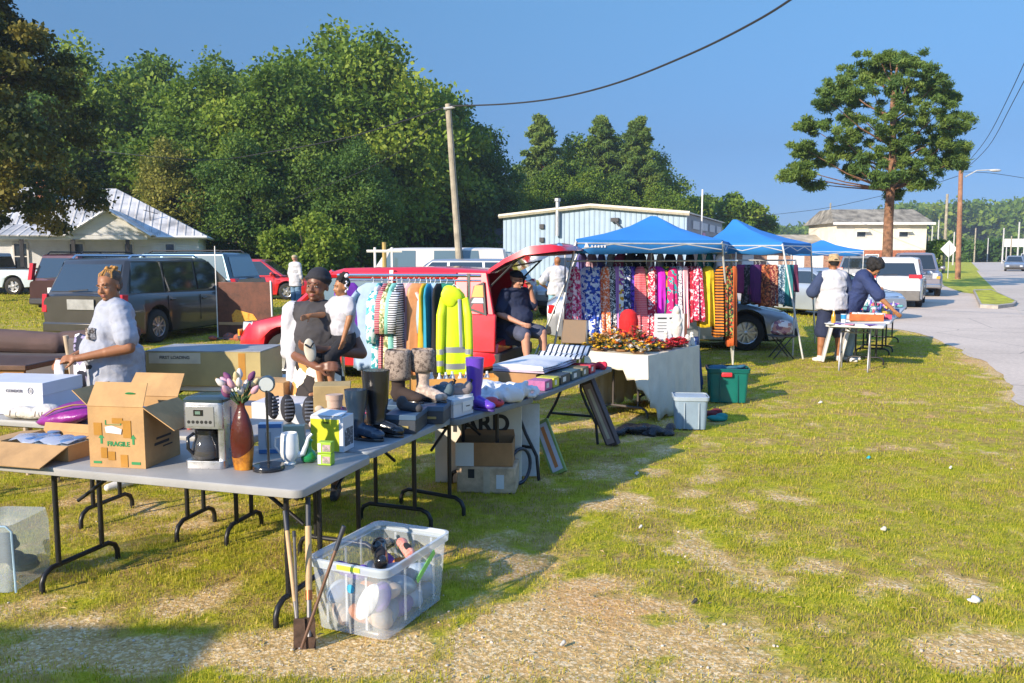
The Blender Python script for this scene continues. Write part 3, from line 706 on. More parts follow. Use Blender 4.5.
mb = MB(); mb.slab([(-.5, -.6, 1.96), (8.88, -.6, 1.96), (8.88, 4, 3.45), (-.5, 4, 3.45)], .1, (0, 0, 1)); mb.build('roof', M('pale_roof', (.36, .32, .25), .9, var=.3, vs=1), o)
for x in (1, 3.2, 5.5, 7.2): MB().box2((x, -.04, .5), (x+1, -.003, 1.7)).build('window', trim, o)
# ------------------------------------------------------------------ poles and wires
wood = M('pole_wood', (.33, .29, .22), .9, var=.25, vs=3, bump=.4); rwood = M('pole_red_wood', (.30, .15, .085), .9, var=.25, vs=3); pgrey = M('pole_grey', (.45, .45, .44), .6)
o = thing('utility_pole', 'weathered pale wooden utility pole leaning left behind the red vehicle', 'utility pole', (-1.42, 25, 0))
t0 = atd(448, 104, 25); MB().tube([(0, 0, -.2), (t0.x+1.42, 0, t0.z)], [.115, .085], 12).build('pole_shaft', wood, o)
MB().tube([(t0.x+1.30, -.1, t0.z-.15), (t0.x+1.62, -.1, t0.z-.1)], .035, 6).build('bracket', pgrey, o)
black = M('black_cable', (.02, .02, .022), .6, var=0)
def wire(pts, r, label):
    P = [atd(*p) for p in pts]; Q = []
    for i in range(len(P)-1):
        for k in range(6):
            t = k/6; a, b, c, d = P[max(0, i-1)], P[i], P[i+1], P[min(len(P)-1, i+2)]
            Q.append(.5*((2*b)+(c-a)*t+(2*a-5*b+4*c-d)*t*t+(3*b-a-3*c+d)*t**3))
    Q.append(P[-1]); m = Q[0].copy(); o = MB().tube([q-m for q in Q], r, 6).build('overhead_wire', black, None, loc=m); tag(o, label, 'cable', 'overhead wires')
wire([(448, 106, 25), (505, 104, 23.5), (560, 97.5, 21.8), (620, 82, 20), (690, 54, 18), (745, 27, 16.6), (790, 0, 15.5), (850, -45, 14)], .022, 'thick cable rising from the leaning pole top to the upper right')
wire([(448, 106, 25), (400, 122, 28), (345, 138, 31), (270, 152, 35), (200, 160, 38), (90, 150, 44)], .018, 'wire sagging left from the leaning pole top across the wood')
wire([(448, 112, 25), (405, 148, 28), (360, 172, 32), (315, 190, 36), (255, 215, 40), (202, 233, 44)], .012, 'lower wire running down from the leaning pole to the white house')
wire([(960, 176, 60), (985, 172, 52), (1010, 130, 40), (1040, 60, 30)], .022, 'upper of two wires climbing from the brown pole to the right edge') if 0 else None
wire([(961, 170, 60), (985, 141, 50), (1008, 98, 41), (1040, 28, 33)], .018, 'steeper wire climbing from the brown pole to the right edge')
wire([(961, 173, 60), (988, 147, 50), (1012, 104, 41), (1045, 40, 33)], .018, 'second steep wire just below the other at the right edge')
wire([(961, 172, 60), (990, 173, 60), (1030, 179, 60)], .018, 'near level wire from the brown pole past the lamp arm')
wire([(958, 176, 60), (920, 188, 64), (881, 196, 68), (820, 209, 75), (740, 218, 85)], .02, 'long wire sagging left from the brown pole behind the lone pine')
o = thing('lamp_pole', 'reddish brown utility pole with a street lamp arm beside the road', 'utility pole', (31.4, 60, 0)); t0 = atd(961, 168, 60)
MB().tube([(0, 0, -.2), (t0.x-31.4, 0, t0.z)], [.19, .14], 10).build('pole_shaft', rwood, o)
MB().tube([(.1, 0, 7.1), (.9, 0, 7.55), (1.9, 0, 7.6)], .04, 8).build('lamp_arm', pgrey, o); MB().ell((2.2, 0, 7.56), (.42, .16, .10)).build('lamp_head', pgrey, o, smooth=60)
for i, (px, top, y, r, mt, lb) in enumerate(((942, 194, 78, .14, wood, 'grey wooden pole just left of the brown lamp pole'), (935, 220, 100, .10, pgrey, 'thin pale pole between the cream building and the grey wooden pole'), (929, 226, 110, .09, pgrey, 'thin pale pole right of the cream building corner'),
        (1000, 228, 150, .15, pgrey, 'pale pole beside the far road near the white roadside board'), (1015, 222, 160, .17, pgrey, 'white pole at the right edge beyond the road'), (1021, 225, 165, .15, pgrey, 'outermost white pole at the right edge'),
        (972, 228, 170, .15, wood, 'thin distant pole above the small red car'), (1008, 236, 140, .12, wood, 'thin distant pole left of the white board'), (827, 203, 90, .10, wood, 'thin pole above the long low building'), (951, 232, 130, .12, pgrey, 'small distant pole behind the brown lamp pole'), (985, 238, 175, .12, pgrey, 'short distant pole above the dark far truck'), (926, 236, 120, .07, wood, 'short thin pole by the round shrub'))):
    z = atd(px, top, y).z; o = MB().tube([(0, 0, -.2), (0, 0, z)], [r, r*.8], 8).build('distant_pole', mt, None, loc=((px-512)/F*y, y, ground_z(0, y))); tag(o, lb, 'pole', 'poles along the far road')
z0 = atd(1010, 242, 160); o = thing('roadside_board', 'wide white roadside board on posts beyond the road at the right edge', 'billboard', (z0.x, 160, 0))
MB().box2((-1, -.1, z0.z-.9), (5.5, .1, z0.z+.6)).build('panel', trim, o); 
for x in (-.5, 4.8): MB().tube([(x, .12, 0), (x, .12, z0.z+.3)], .1, 8).build('post', pgrey, o)
z0 = atd(949, 249, 62); o = thing('diamond_sign', 'white back of a diamond road sign on a thin post beside the pickup', 'road sign', (z0.x, 62, 0))
q = .62; MB().slab([(-q, 0, z0.z), (0, 0, z0.z-q), (q, 0, z0.z), (0, 0, z0.z+q)], .02, (0, 1, 0)).build('sign_plate', trim, o); MB().tube([(0, -.03, 0), (0, -.03, z0.z+.45)], .03, 8).build('post', pgrey, o)
# round shrub right of the cream building
rd = random.Random(9); cl = [(rd.gauss(0, .8), rd.gauss(0, .5), rd.uniform(.6, 2.8), .5, .5, .5, rd.uniform(.2, .8)) for i in range(30)]
V, t = leaves(cl, 160, .22, 3); tr = MB().tube([(0, 0, 0), (0, 0, 2)], [.08, .04], 6)
tree('roadside_shrub', 'round green shrub at the right corner of the cream building', 'shrub', (V, t, tr), broad, bark, (37.5, 77, 0))
cl = [(rd.gauss(0, 2.6), rd.gauss(0, .8), rd.uniform(.6, 2.6), 1.2, 1, .9, rd.uniform(0, .3)) for i in range(26)]
V, t = leaves(cl, 160, .5, 3); tr = MB().tube([(0, 0, 0), (0, 0, 2)], [.12, .04], 6)
b1 = tree('dark_shrub', 'broad dark shrub beyond the far road, above the dark truck', 'shrub', (V, t, tr), brdk, bark, ((993-512)/F*178, 178, .0), 1.5)
copy_tree(b1, ((966-512)/F*178, 178, .0), 1, 'smaller dark shrub beyond the far road behind the lamp pole', 1.2)

# the air: far things fade to blue
mb = MB(); mb.box2((-950, -720, -1.0), (950, 1550, 42)); hz = mb.build('haze', None, None); hm = bpy.data.materials.new('haze_air'); hm.use_nodes = True; nt = hm.node_tree
nt.nodes.remove(nt.nodes['Principled BSDF']); pv = nt.nodes.new('ShaderNodeVolumePrincipled'); pv.inputs['Color'].default_value = (.75, .85, 1, 1); pv.inputs['Density'].default_value = .0005; pv.inputs['Anisotropy'].default_value = .2
nt.links.new(pv.outputs[0], nt.nodes['Material Output'].inputs['Volume']); hz.data.materials.clear(); hz.data.materials.append(hm); tag(hz, 'thin bluish morning haze over the lot', 'haze', kind='stuff')
# ------------------------------------------------------------------ vehicles (local: front towards +x, y left, z up)
tyre = M('tyre_rubber', (.018, .018, .018), .85, var=.15); rimm = M('rim_alloy', (.50, .50, .52), .3, .85, var=.05); chrome = M('chrome', (.6, .6, .62), .15, 1, var=0)
plast = M('black_plastic', (.022, .022, .024), .55, var=.1); cglass = M('car_glass', (.018, .025, .03), .04, var=0, spec=.9, coat=.6)
cglass2 = M('car_glass_lit', (.10, .15, .17), .06, var=0, spec=.9, coat=.6)
redl = M('tail_red', (.45, .012, .012), .15, var=0, coat=.6); amb = M('amber_lens', (.75, .30, .03), .15, var=0, coat=.6); headm = M('headlight', (.62, .64, .66), .08, .2, var=0, coat=1)
platem = M('plate_white', (.72, .73, .75), .4, var=.03); under = M('underbody', (.012, .012, .012), .9, var=0)
def paint(name, c, metal=.35, rough=.32): return M(name, c, rough, metal, var=.05, vs=2, coat=.8)
def wheel(parent, x, y, r, w, spokes=5, side=1, rimmat=None):
    mb = MB(); p = [(r*.62, -w/2), (r*.9, -w/2), (r, -w*.36), (r*1.01, 0), (r, w*.36), (r*.9, w/2), (r*.62, w/2), (r*.60, 0)]
    mb.lathe([(a, b) for a, b in p]+[p[0]], (0, 0, 0), 26, 'Y', caps=False); t = mb.build('wheel', tyre, parent, smooth=50, loc=(x, y, r))
    mb = MB(); s = side; q = r*.63
    mb.lathe([(0.001, s*w*.18), (q*.96, s*w*.14), (q, s*w*.42), (q*1.03, s*w*.47), (q*.94, s*w*.44), (q*.9, s*w*.2)], (0, 0, 0), 24, 'Y', caps=False)
    for k in range(spokes):
        a = 2*PI*k/spokes; d = Vector((math.cos(a), 0, math.sin(a))); n = Vector((-d.z, 0, d.x))
        o = Vector((0, s*w*.34, 0)); wd = q*(.22 if spokes < 8 else .1)
        mb.slab([o+n*wd*.7, o-n*wd*.7, o+d*q*.95-n*wd, o+d*q*.95+n*wd], w*.08*s, (0, 1, 0))
    mb.lathe([(.001, s*w*.5), (q*.2, s*w*.46), (q*.24, s*w*.2)], (0, 0, 0), 14, 'Y')
    mb.mi = 1; mb.lathe([(.001, s*w*.1), (q*.9, s*w*.1)], (0, 0, 0), 20, 'Y')
    mb.build('rim', [rimmat or rimm, under], t, smooth=40)
    return t
def interp(tab, x):
    if x <= tab[0][0]: return tab[0][1]
    for (a, u), (b, v) in zip(tab, tab[1:]):
        if a <= x <= b:
            t = (x-a)/(b-a); return u+(v-u)*t
    return tab[-1][1]
def car(name, label, cat, loc, rz, P, group=None):
    L, Wd, H = P['L'], P['W'], P['H']; hw = Wd/2; pm_ = P['paint']; fa, ra = P['axles']; r = P.get('r', .33); gc = P.get('gc', .20)
    belt = P['belt']            # [(x, z)] top line of the lower body, rear to front
    o = thing(name, label, cat, loc, rz, group)
    xs = sorted(set([-L/2, -L/2+.04, -L/2+.14, L/2-.3, L/2-.12, L/2-.04, L/2]+[b_[0] for b_ in belt]+[c+k*(r*1.22)/4 for c in (fa, ra) for k in range(-4, 5)]+[c+s_*(r*1.22+.012) for c in (fa, ra) for s_ in (-1, 1)]))
    rings = []; arch = r*1.22
    for x in xs:
        zt = interp(belt, x); e = min(1, (L/2-abs(x))/.35); wk = hw*(.86+.14*math.sin(e*PI/2)) if x > 0 else hw*(.92+.08*math.sin(e*PI/2))
        zb = gc+(.10*(1-e) if x > 0 else .08*(1-e))
        for c in (fa, ra):
            d = abs(x-c)
            if d <= arch: zb = max(zb, r+math.sqrt(max(0, arch*arch-d*d)))
        zm = max(zb+.03, zt*.62); zs = max(zm+.02, zt-.09)
        half = [(0, zb), (wk*.93, zb), (wk*.985, zb+.03), (wk, zm), (wk*.985, zs), (wk*.93, max(zs+.01, zt-.015)), (wk*.80, zt+.012), (0, zt+.03)]
        rings.append([(x, y, z) for y, z in half]+[(x, -y, z) for y, z in half[::-1][1:-1]])
    mb = MB(); mb.loft(rings); body = mb.build('body', pm_, o, smooth=38)
    MB().box2((-L/2+.2, -hw+.17, gc-.02), (L/2-.25, hw-.17, min(.75, belt[1][1]-.1))).build('chassis', under, body)
    # cabin
    cabs = P.get('cab')
    if cabs:
        (b0, b1), (t0, t1), zr = cabs['base'], cabs['top'], H; wt = hw*cabs.get('narrow', .78); wb = hw*.93; zb0 = cabs.get('z', interp(belt, (b0+b1)/2))-.02
        zf = cabs.get('zf', zb0); zrr = cabs.get('zr', zb0)
        def plan(f, w, z, ch):
            x0 = b0+(t0-b0)*f; x1 = b1+(t1-b1)*f
            return [(x0, -w+ch, z), (x0+ch, -w, z), (x1-ch, -w, z), (x1, -w+ch, z), (x1, w-ch, z), (x1-ch, w, z), (x0+ch, w, z), (x0, w-ch, z)]
        zt_ = zr-.05; mb = MB()
        A = plan(0, wb, zb0, .08); A = [(x, y, (zf if x > (b0+b1)/2 else zrr)) for x, y, z in A]
        B = plan(1, wt, zt_, .08); C = plan(1, wt-.06, zr-.01, .09); cx = (t0+t1)/2; C = [(cx+(x-cx)*.965, y, z) for x, y, z in C]; D = [(cx+(x-cx)*.6, y*.6, zr+.015) for x, y, z in C]
        mb.loft([A, B, C, D], caps=True); mb.build('cabin', cabs.get('paint', pm_), o, smooth=28)
        zlo = zb0+.045; zhi = zt_-.03
        def side(x, z, s, off=.006):
            f = (z-zb0)/(zt_-zb0); return Vector((x, s*(wb+(wt-wb)*f+off), z))
        for s in (1, -1):
            for (xa, xb, xc, xd) in cabs['side']:    # bottom rear, bottom front, top front, top rear
                mb = MB(); mb.slab([side(xa, zlo, s), side(xb, zlo, s), side(xc, zhi, s), side(xd, zhi, s)], .008*s, (0, 1, 0)); mb.build('side_window', cabs.get('glass', cglass), o)
        def end(fb, y, f, sgn, off=.008):
            X = (b1+(t1-b1)*f) if sgn > 0 else (b0+(t0-b0)*f); Z = (zf if sgn > 0 else zrr); Z = Z+(zt_-Z)*f
            return Vector((X+sgn*off, y, Z))
        for s, nm in ((1, 'windscreen'), (-1, 'rear_window')):
            if s < 0 and cabs.get('no_rear'): continue
            f0, f1 = (.08, .94) if s > 0 else cabs.get('rearf', (.12, .9))
            mb = MB(); mb.slab([end(0, -wb*.86, f0, s), end(0, wb*.86, f0, s), end(0, wt*.86, f1, s), end(0, -wt*.86, f1, s)], .008, (s, 0, .3)); mb.build(nm, cabs.get('glass', cglass), o)
        if cabs.get('rails'):
            for s in (1, -1):
                mb = MB(); y = s*(wt-.12); mb.tube([(t0+.15, y, zr-.01), (t0+.25, y, zr+.06), (t1-.35, y, zr+.05), (t1-.2, y, zr-.01)], .022, 6); mb.build('roof_rail', cabs['rails'], o)
    # mirrors
    mx = P.get('mirror', fa-.55)
    for s in (1, -1):
        z = interp(belt, mx)+.1; mb = MB(); mb.ell((mx, s*(hw+.10), z), (.075, .12, .085)); mb.tube([(mx+.03, s*hw*.9, z-.06), (mx, s*(hw+.08), z-.03)], .025, 6)
        mb.build('mirror', P.get('mirror_mat', pm_), o, smooth=60)
    # lights
    zf = interp(belt, L/2-.1); hl = P.get('head', (zf-.16, .13, .34))
    for s in (1, -1):
        mb = MB(); X = L/2; z0, hh, ww = hl; y1 = hw*.90; mb.hexa([(X-.16, s*(y1+.035), z0), (X+.012, s*(y1-.12), z0), (X+.012, s*(y1-ww), z0), (X-.1, s*(y1-ww), z0)], [(X-.30, s*(y1+.045), z0+hh), (X-.01, s*(y1-.12), z0+hh), (X-.005, s*(y1-ww), z0+hh), (X-.1, s*(y1-ww), z0+hh)])
        h_ = mb.build('headlight', headm, o, bevel=.01)
        if P.get('amber'): MB().box((X+.014, s*(y1-.10), z0+hh*.2), (.03, .14, hh*.5)).build('turn_lamp', amb, h_)
        tl = P.get('tail', (zf-.1, .35, .12, .0)); z0, hh, ww = tl[:3]; X = -L/2
        mb = MB(); yy = hw*.985; mb.hexa([(X-.012, s*(yy-ww), z0), (X-.012, s*(yy-.02), z0), (X+.10, s*(yy+.012), z0), (X+.10, s*(yy-ww), z0)], [(X+tl[3]-.012, s*(yy-ww), z0+hh), (X+tl[3]-.012, s*(yy-.03), z0+hh), (X+.12+tl[3], s*(yy+.008), z0+hh), (X+.12+tl[3], s*(yy-ww), z0+hh)])
        mb.build('tail_light', redl, o, bevel=.008)
    # grille, bumpers, plate, handles, seams
    g = P.get('grille', (hl[0]-.05, .18, hw*.5)); mb = MB(); X = L/2+.006
    for k in range(4): mb.box((X, 0, g[0]+g[1]*(k+.5)/4), (.03, g[2]*2, g[1]/4*.55))
    mb.build('grille', P.get('grille_mat', plast), o)
    bm_ = P.get('bumper', plast)
    MB().box((L/2-.04, 0, gc+.16), (.16, Wd*.90, .16)).build('bumper', bm_, o, bevel=.03)
    MB().box((-L/2+.03, 0, gc+.18), (.16, Wd*.93, P.get('rb', .18))).build('bumper', bm_, o, bevel=.03)
    pz = P.get('plate', .75); MB().box((-L/2-.02, 0, pz), (.02, .32, .16)).build('number_plate', platem, o)
    if P.get('wiper'): MB().tube([(-L/2+.06-.03, .3, P['wiper']), (-L/2+.02, -.15, P['wiper']+.03)], .012, 5).build('rear_wiper', plast, o)
    for s in (1, -1):
        for x in P.get('doors', ()):
            zt = interp(belt, x); mb = MB()
            mb.box((x, s*(hw*.997), (gc+.12+zt)/2), (.010, .012, zt-gc-.26)); mb.build('door_seam', plast, body)
            MB().box((x+.16, s*(hw*.985+.012), zt-.16), (.17, .035, .035)).build('door_handle', P.get('handle', pm_), body, bevel=.01)
    for x in (fa, ra):
        for s in (1, -1): wheel(o, x, s*(hw-.125), r, .215, P.get('spokes', 5), s, P.get('rim'))
    return o
SUV = lambda pt, **k: dict(dict(L=4.6, W=1.85, H=1.7, paint=pt, axles=(1.35, -1.35), r=.36, gc=.24, belt=[(-2.3, 1.02), (-2.2, 1.06), (.95, 1.02), (1.3, .99), (2.1, .88), (2.3, .72)],
   cab=dict(base=(-2.22, 1.25), top=(-1.85, .45), side=[(-2.0, -1.15, -1.1, -1.78), (-1.08, -.12, -.12, -1.02), (-.04, .95, .38, -.04)]), doors=(-1.05, -.08, .9), tail=(.92, .2, .28, .05), wiper=1.1), **k)
SEDAN = lambda pt, **k: dict(dict(L=4.75, W=1.8, H=1.45, paint=pt, axles=(1.4, -1.35), r=.33, gc=.19, belt=[(-2.37, .88), (-2.2, .98), (-1.4, .97), (.8, .93), (1.4, .88), (2.15, .72), (2.37, .58)],
   cab=dict(base=(-1.75, 1.25), top=(-.95, .25), narrow=.74, side=[(-1.35, -.42, -.42, -.85), (-.34, .95, .2, -.34)]), doors=(-.95, -.36, .8), tail=(.7, .16, .32, .02)), **k)
# 1 grey minivan, rear three-quarter view
gv_ = paint('minivan_grey', (.060, .056, .053), .6)
V1 = dict(L=4.95, W=1.95, H=1.74, paint=gv_, axles=(1.55, -1.42), r=.345, gc=.2, belt=[(-2.47, .98), (-2.35, 1.06), (.9, 1.0), (1.4, .96), (2.2, .80), (2.47, .62)],
   cab=dict(base=(-2.42, 1.75), top=(-2.05, .62), narrow=.80, z=1.03, zf=.93, side=[(-2.2, -1.15, -1.12, -2.0), (-1.07, -.02, -.02, -1.03), (.06, 1.32, .62, .06)], rails=chrome), doors=(-1.1, .02, 1.05), tail=(.68, .36, .14, .03), wiper=1.1, plate=.84, rb=.2, spokes=9, bumper=gv_, head=(.62, .15, .36))
pr = at(224, 338); ph = R(52)
def place_by(P, px, py, which, rz):
    "put a given wheel (x, y offset) on the ground point seen at px, py"
    g = at(px, py); a = P['axles'][0 if which[0] > 0 else 1]; off = Vector((a, which[1]*(P['W']/2-.05), 0)); off.rotate(Euler((0, 0, rz))); return g-off
def cargo(P, px, py, which, rz, *a, **k): return lambda name, label, cat: car(name, label, cat, place_by(P, px, py, which, rz), rz, P, *a, **k)
rz = R(76); car('minivan', 'dark grey minivan seen from behind, parked behind the older woman', 'minivan', Vector((-6.6, 20.4, 0))-Vector((V1['axles'][0]*math.cos(rz)+.93*math.sin(rz), V1['axles'][0]*math.sin(rz)-.93*math.cos(rz), 0)), rz, V1)
MB().box((-V1['L']/2-.025, 0, .84), (.02, .62, .2)).build('plate_panel', M('silver_panel', (.4, .4, .4), .3, .5), bpy.data.objects['minivan'])
# others
mar = paint('maroon_dark', (.045, .012, .018), .5); V = SUV(mar, L=4.9, H=1.82, cab=dict(base=(-2.38, 1.35), top=(-2.1, .5), side=[(-2.2, -1.15, -1.1, -2.0), (-1.08, -.12, -.12, -1.02), (-.04, .95, .38, -.04)], rails=plast), axles=(1.45, -1.4), tail=(1.05, .5, .16, .1))
car('dark_suv', 'dark maroon sport utility vehicle showing only its roof and red tail lamp behind the minivan', 'suv', (-12.9, 27.5, 0), R(74), V)
blu = paint('blue_suv', (.035, .075, .105), .5); V = SUV(blu, L=5.1, W=1.95, H=1.86, axles=(1.5, -1.5), cab=dict(base=(-2.42, 1.35), top=(-2.15, .55), z=1.1, glass=cglass2, side=[(-2.25, -1.3, -1.25, -2.05), (-1.2, -.2, -.2, -1.1), (-.1, 1.0, .45, -.1)], rails=plast), belt=[(-2.5, 1.08), (-2.4, 1.12), (.95, 1.1), (1.3, 1.06), (2.3, .95), (2.5, .8)], mirror_mat=cglass2)
car('blue_suv', 'large dark blue sport utility vehicle facing left beyond the minivan bonnet', 'suv', (-10.2, 25.6, 0), R(170), V)
wp = paint('pickup_white', (.50, .60, .68), .05)
def pickup(name, label, loc, rz, pt, **k):
    P = dict(L=5.5, W=1.95, H=1.85, paint=pt, axles=(1.75, -1.6), r=.39, gc=.32, belt=[(-2.75, 1.12), (-.75, 1.12), (-.6, 1.12), (1.2, 1.1), (1.5, 1.1), (2.6, 1.02), (2.75, .9)],
        cab=dict(base=(-.75, 1.3), top=(-.62, .55), side=[(-.6, .1, .1, -.52), (.2, 1.05, .5, .2)], rearf=(.15, .85)), doors=(.14, 1.1), tail=(.75, .3, .12, 0), head=(.78, .22, .32), grille=(.74, .26, .55), bumper=chrome, grille_mat=chrome, amber=True, mirror=1.0); P.update(k)
    o = car(name, label, 'pickup truck', loc, rz, P)
    MB().box2((-2.62, -.78, 1.135), (-.85, .78, 1.17)).build('bed_well', under, o); return o
pickup('white_pickup', 'white pickup truck at the left edge beside the two talking people', (-23.6, 38.5, 0), R(180), wp)
rd_ = paint('car_red', (.55, .012, .012), .1)
V = SEDAN(rd_, L=4.4, H=1.6, axles=(1.3, -1.3)); V['cab'] = dict(base=(-2.0, 1.2), top=(-1.3, .3), narrow=.78, side=[(-1.6, -.5, -.5, -1.1), (-.4, .9, .25, -.4)])
car('red_hatchback', 'bright red car far back beside the man in the beige cap', 'car', (-10.2, 34.5, 0), R(0), V)
vw = paint('van_white', (.62, .58, .52), .0)
V = SUV(vw, L=5.2, W=1.95, H=2.0, axles=(1.6, -1.6), belt=[(-2.6, 1.2), (-2.5, 1.25), (1.0, 1.2), (1.4, 1.16), (2.4, 1.02), (2.6, .85)], cab=dict(base=(-2.55, 1.6), top=(-2.4, 1.1), z=1.2, glass=cglass2, side=[(-1.7, -.3, -.3, -1.6), (.25, 1.3, 1.0, .25)]))
car('white_van', 'white van showing above the long roof of the red vehicle', 'van', (-2.6, 26, 0), R(180), V)
sv = paint('car_silver', (.33, .35, .38), .6); dg = paint('car_dark_grey', (.07, .075, .08), .5); beige = paint('car_pale', (.50, .47, .43), .3); bl2 = paint('car_blue', (.03, .10, .22), .4)
car('silver_wagon', 'silver wagon roof behind the raised tailgate of the red vehicle', 'car', (-1.7, 24.2, 0), R(170), SUV(sv, H=1.68))
car('grey_suv', 'grey sport utility vehicle parked behind the standing man in white', 'suv', (2.2, 26.5, 0), R(250), SUV(sv, H=1.8))
car('dark_suv', 'dark grey sport utility vehicle left of the standing man, behind the raised tailgate', 'suv', (-.9, 27.5, 0), R(262), SUV(dg, H=1.9))
V = SEDAN(sv, spokes=10, L=4.7, r=.345); rz = R(-4)
car('silver_sedan', 'silver sedan behind the first dress rack, its nose poking out between the canopies', 'car', (3.10, 17.0, 0), rz, V)
car('silver_car', 'silver car parked just beyond the right goods tables behind the two shoppers', 'car', (9.2, 25.4, 0), R(-60), SEDAN(paint('car_ice', (.42, .47, .52), .5), L=4.6, H=1.4))
ws = paint('suv_white', (.66, .65, .63), .05)
V = SUV(ws, rb=.34, plate=.95, bumper=M('bumper_grey', (.12, .115, .11), .6), spokes=5, L=4.6, W=1.88, tail=(1.0, .13, .42, .02)); rz = R(62.5)
V['cab']['rearf'] = (.1, .78)
car('white_suv', 'white sport utility vehicle seen from behind with slim red tail lamps', 'suv', place_by(V, 921, 307, (-1, -1), rz), rz, V)
gp = paint('pickup_grey', (.27, .25, .28), .5); pickup('grey_pickup', 'grey pickup truck facing the camera beside the white sport utility vehicle', (18.2, 38.6, 0), R(-112), gp)
car('grey_car', 'grey car roof between the cream building and the grey pickup', 'car', (18.3, 44.5, 0), R(60), SUV(sv, H=1.7))
car('distant_sedan', 'silver car coming along the road near the right edge', 'car', (51.8, 88, .012), R(-120), SEDAN(sv, H=1.55))
car('distant_red_car', 'small red car driving away far down the road', 'car', (104.5, 190, .2), R(60), SUV(rd_, H=2.0, W=2.3))
car('distant_truck', 'small dark truck far down the road right of the red car', 'truck', (124, 218, .3), R(60), SUV(dg, H=2.2, W=2.6))
car('distant_white_car', 'white car far down the road behind the approaching silver car', 'car', (101, 168, .1), R(-120), SUV(ws, H=1.7))

# the red vehicle with the raised tailgate
rsp = paint('suv_red', (.62, .010, .022), .15); t = Vector((.14, 12.3, 0)); rz = math.atan2(1.15, -3.9)
P = dict(L=4.3, W=1.8, H=1.62, paint=rsp, axles=(1.3, -1.3), r=.34, gc=.22, belt=[(-2.15, .70), (-2.1, .98), (-1.9, 1.0), (.8, 1.0), (1.2, .98), (1.95, .82), (2.15, .66)], doors=(-.95, -.02, .85), tail=(.1, .02, .02, 0), head=(.62, .2, .36), amber=True, plate=.45)
P['belt'] = [(-2.15, .62), (-.88, .62), (-.86, 1.0), (.8, 1.0), (1.2, .98), (1.95, .82), (2.15, .66)]
ctr = t-Vector((-2.15*math.cos(rz), -2.15*math.sin(rz), 0))
red = car('red_vehicle', 'bright red boxy vehicle with its tailgate raised, behind the clothes rail', 'car', ctr, rz, P)
# hollow cabin shell: roof, side panels with window holes, tail opening
hw = .9; wb = .84; wt = .72; zb = .99; zr = 1.60
def rs(x, z, s, off=0): f = (z-zb)/(zr-zb); return (x, s*(wb+(wt-wb)*max(0, f)+off), z)
mb = MB()
mb.loft([[(-2.02, -wt, zr-.03), (-2.0, wt, zr-.03), (-2.0, wt-.05, zr), (-2.0, -wt+.05, zr)], [(-1, -wt, zr-.02), (-1, wt, zr-.02), (-1, wt-.06, zr+.05), (-1, -wt+.06, zr+.05)], [(.35, -wt, zr-.03), (.35, wt, zr-.03), (.35, wt-.06, zr+.03), (.35, -wt+.06, zr+.03)], [(.62, -wt, zr-.08), (.62, wt, zr-.08), (.6, wt-.06, zr-.03), (.6, -wt+.06, zr-.03)]])
mb.build('roof_panel', rsp, red, smooth=50)
for s in (1, -1):
    mb = MB()   # rear quarter: closed panel between tail opening and rear door
    pts = [(-2.13, .5), (-2.13, 1.02), (-.85, 1.02), (-.85, .40)]+[(-1.3+.43*math.cos(R(q)), .34+.43*math.sin(R(q))) for q in range(10, 175, 15)]+[(-1.74, .5)]
    mb.slab([(x, s*(.895 if z < .9 else .86), z) for x, z in pts], .06*s, (0, -1, 0))
    mb.hexa([rs(-2.10, 1.0, s), rs(-1.55, 1.0, s), rs(-1.45, zr-.01, s), rs(-1.95, zr-.01, s)], [rs(-2.10, 1.0, s, -.07), rs(-1.55, 1.0, s, -.07), rs(-1.45, zr-.01, s, -.07), rs(-1.95, zr-.01, s, -.07)])
    mb.build('quarter_panel', rsp, red, bevel=.02)
    mb = MB()
    for a, b2, w in (((-.50, zb), (-.48, zr), .06), ((.35+.85, zb), (.5, zr-.02), .05), ((-1.5, zr-.06), (.55, zr-.06), .05)):
        A, B = rs(*a, s), rs(*b2, s); mb.tube([A, B], w, 6)
    mb.build('pillar', rsp, red, smooth=50)
    mb = MB(); mb.slab([rs(-1.52, 1.01, s, -.02), rs(1.15, 1.01, s, -.02), rs(.52, zr-.06, s, -.02), rs(-1.43, zr-.06, s, -.02)], .01*s, (0, 1, 0)); mb.build('side_window', cglass2, red)
    mb = MB(); mb.mi = 0; mb.slab([rs(-2.0, 1.0, s, .02), rs(-1.72, 1.08, s, .02), rs(-1.78, 1.40, s, .02), rs(-1.93, 1.46, s, .02)], .02*s, (0, 1, 0)); tl_ = mb.build('tail_light', plast, red)
    for z0, z1, m_ in ((1.04, 1.16, redl), (1.17, 1.24, headm), (1.25, 1.41, amb)):
        MB().slab([rs(-1.96+(z0-1.04)*.09, z0, s, .041), rs(-1.76, max(z0, 1.1), s, .041), rs(-1.80, z1, s, .041), rs(-1.94+(z1-1.04)*.05, z1, s, .041)], .006*s, (0, 1, 0)).build('lens', m_, tl_)
mb = MB(); mb.slab([(1.2, -.76, 1.0), (1.2, .76, 1.0), (.6, .66, zr-.06), (.6, -.66, zr-.06)], .01, (1, 0, .5)); mb.build('windscreen', cglass2, red)
mb = MB(); mb.box2((-2.12, -.78, .60), (-1.0, .78, .66)); mb.build('load_floor', plast, red)
mb = MB(); mb.box2((-.98, -.74, .62), (-.86, .74, 1.3)); mb.box2((-.1, -.7, .6), (.05, .7, 1.45)); mb.build('rear_seat', M('seat_black', (.02, .02, .022), .8), red, bevel=.04)
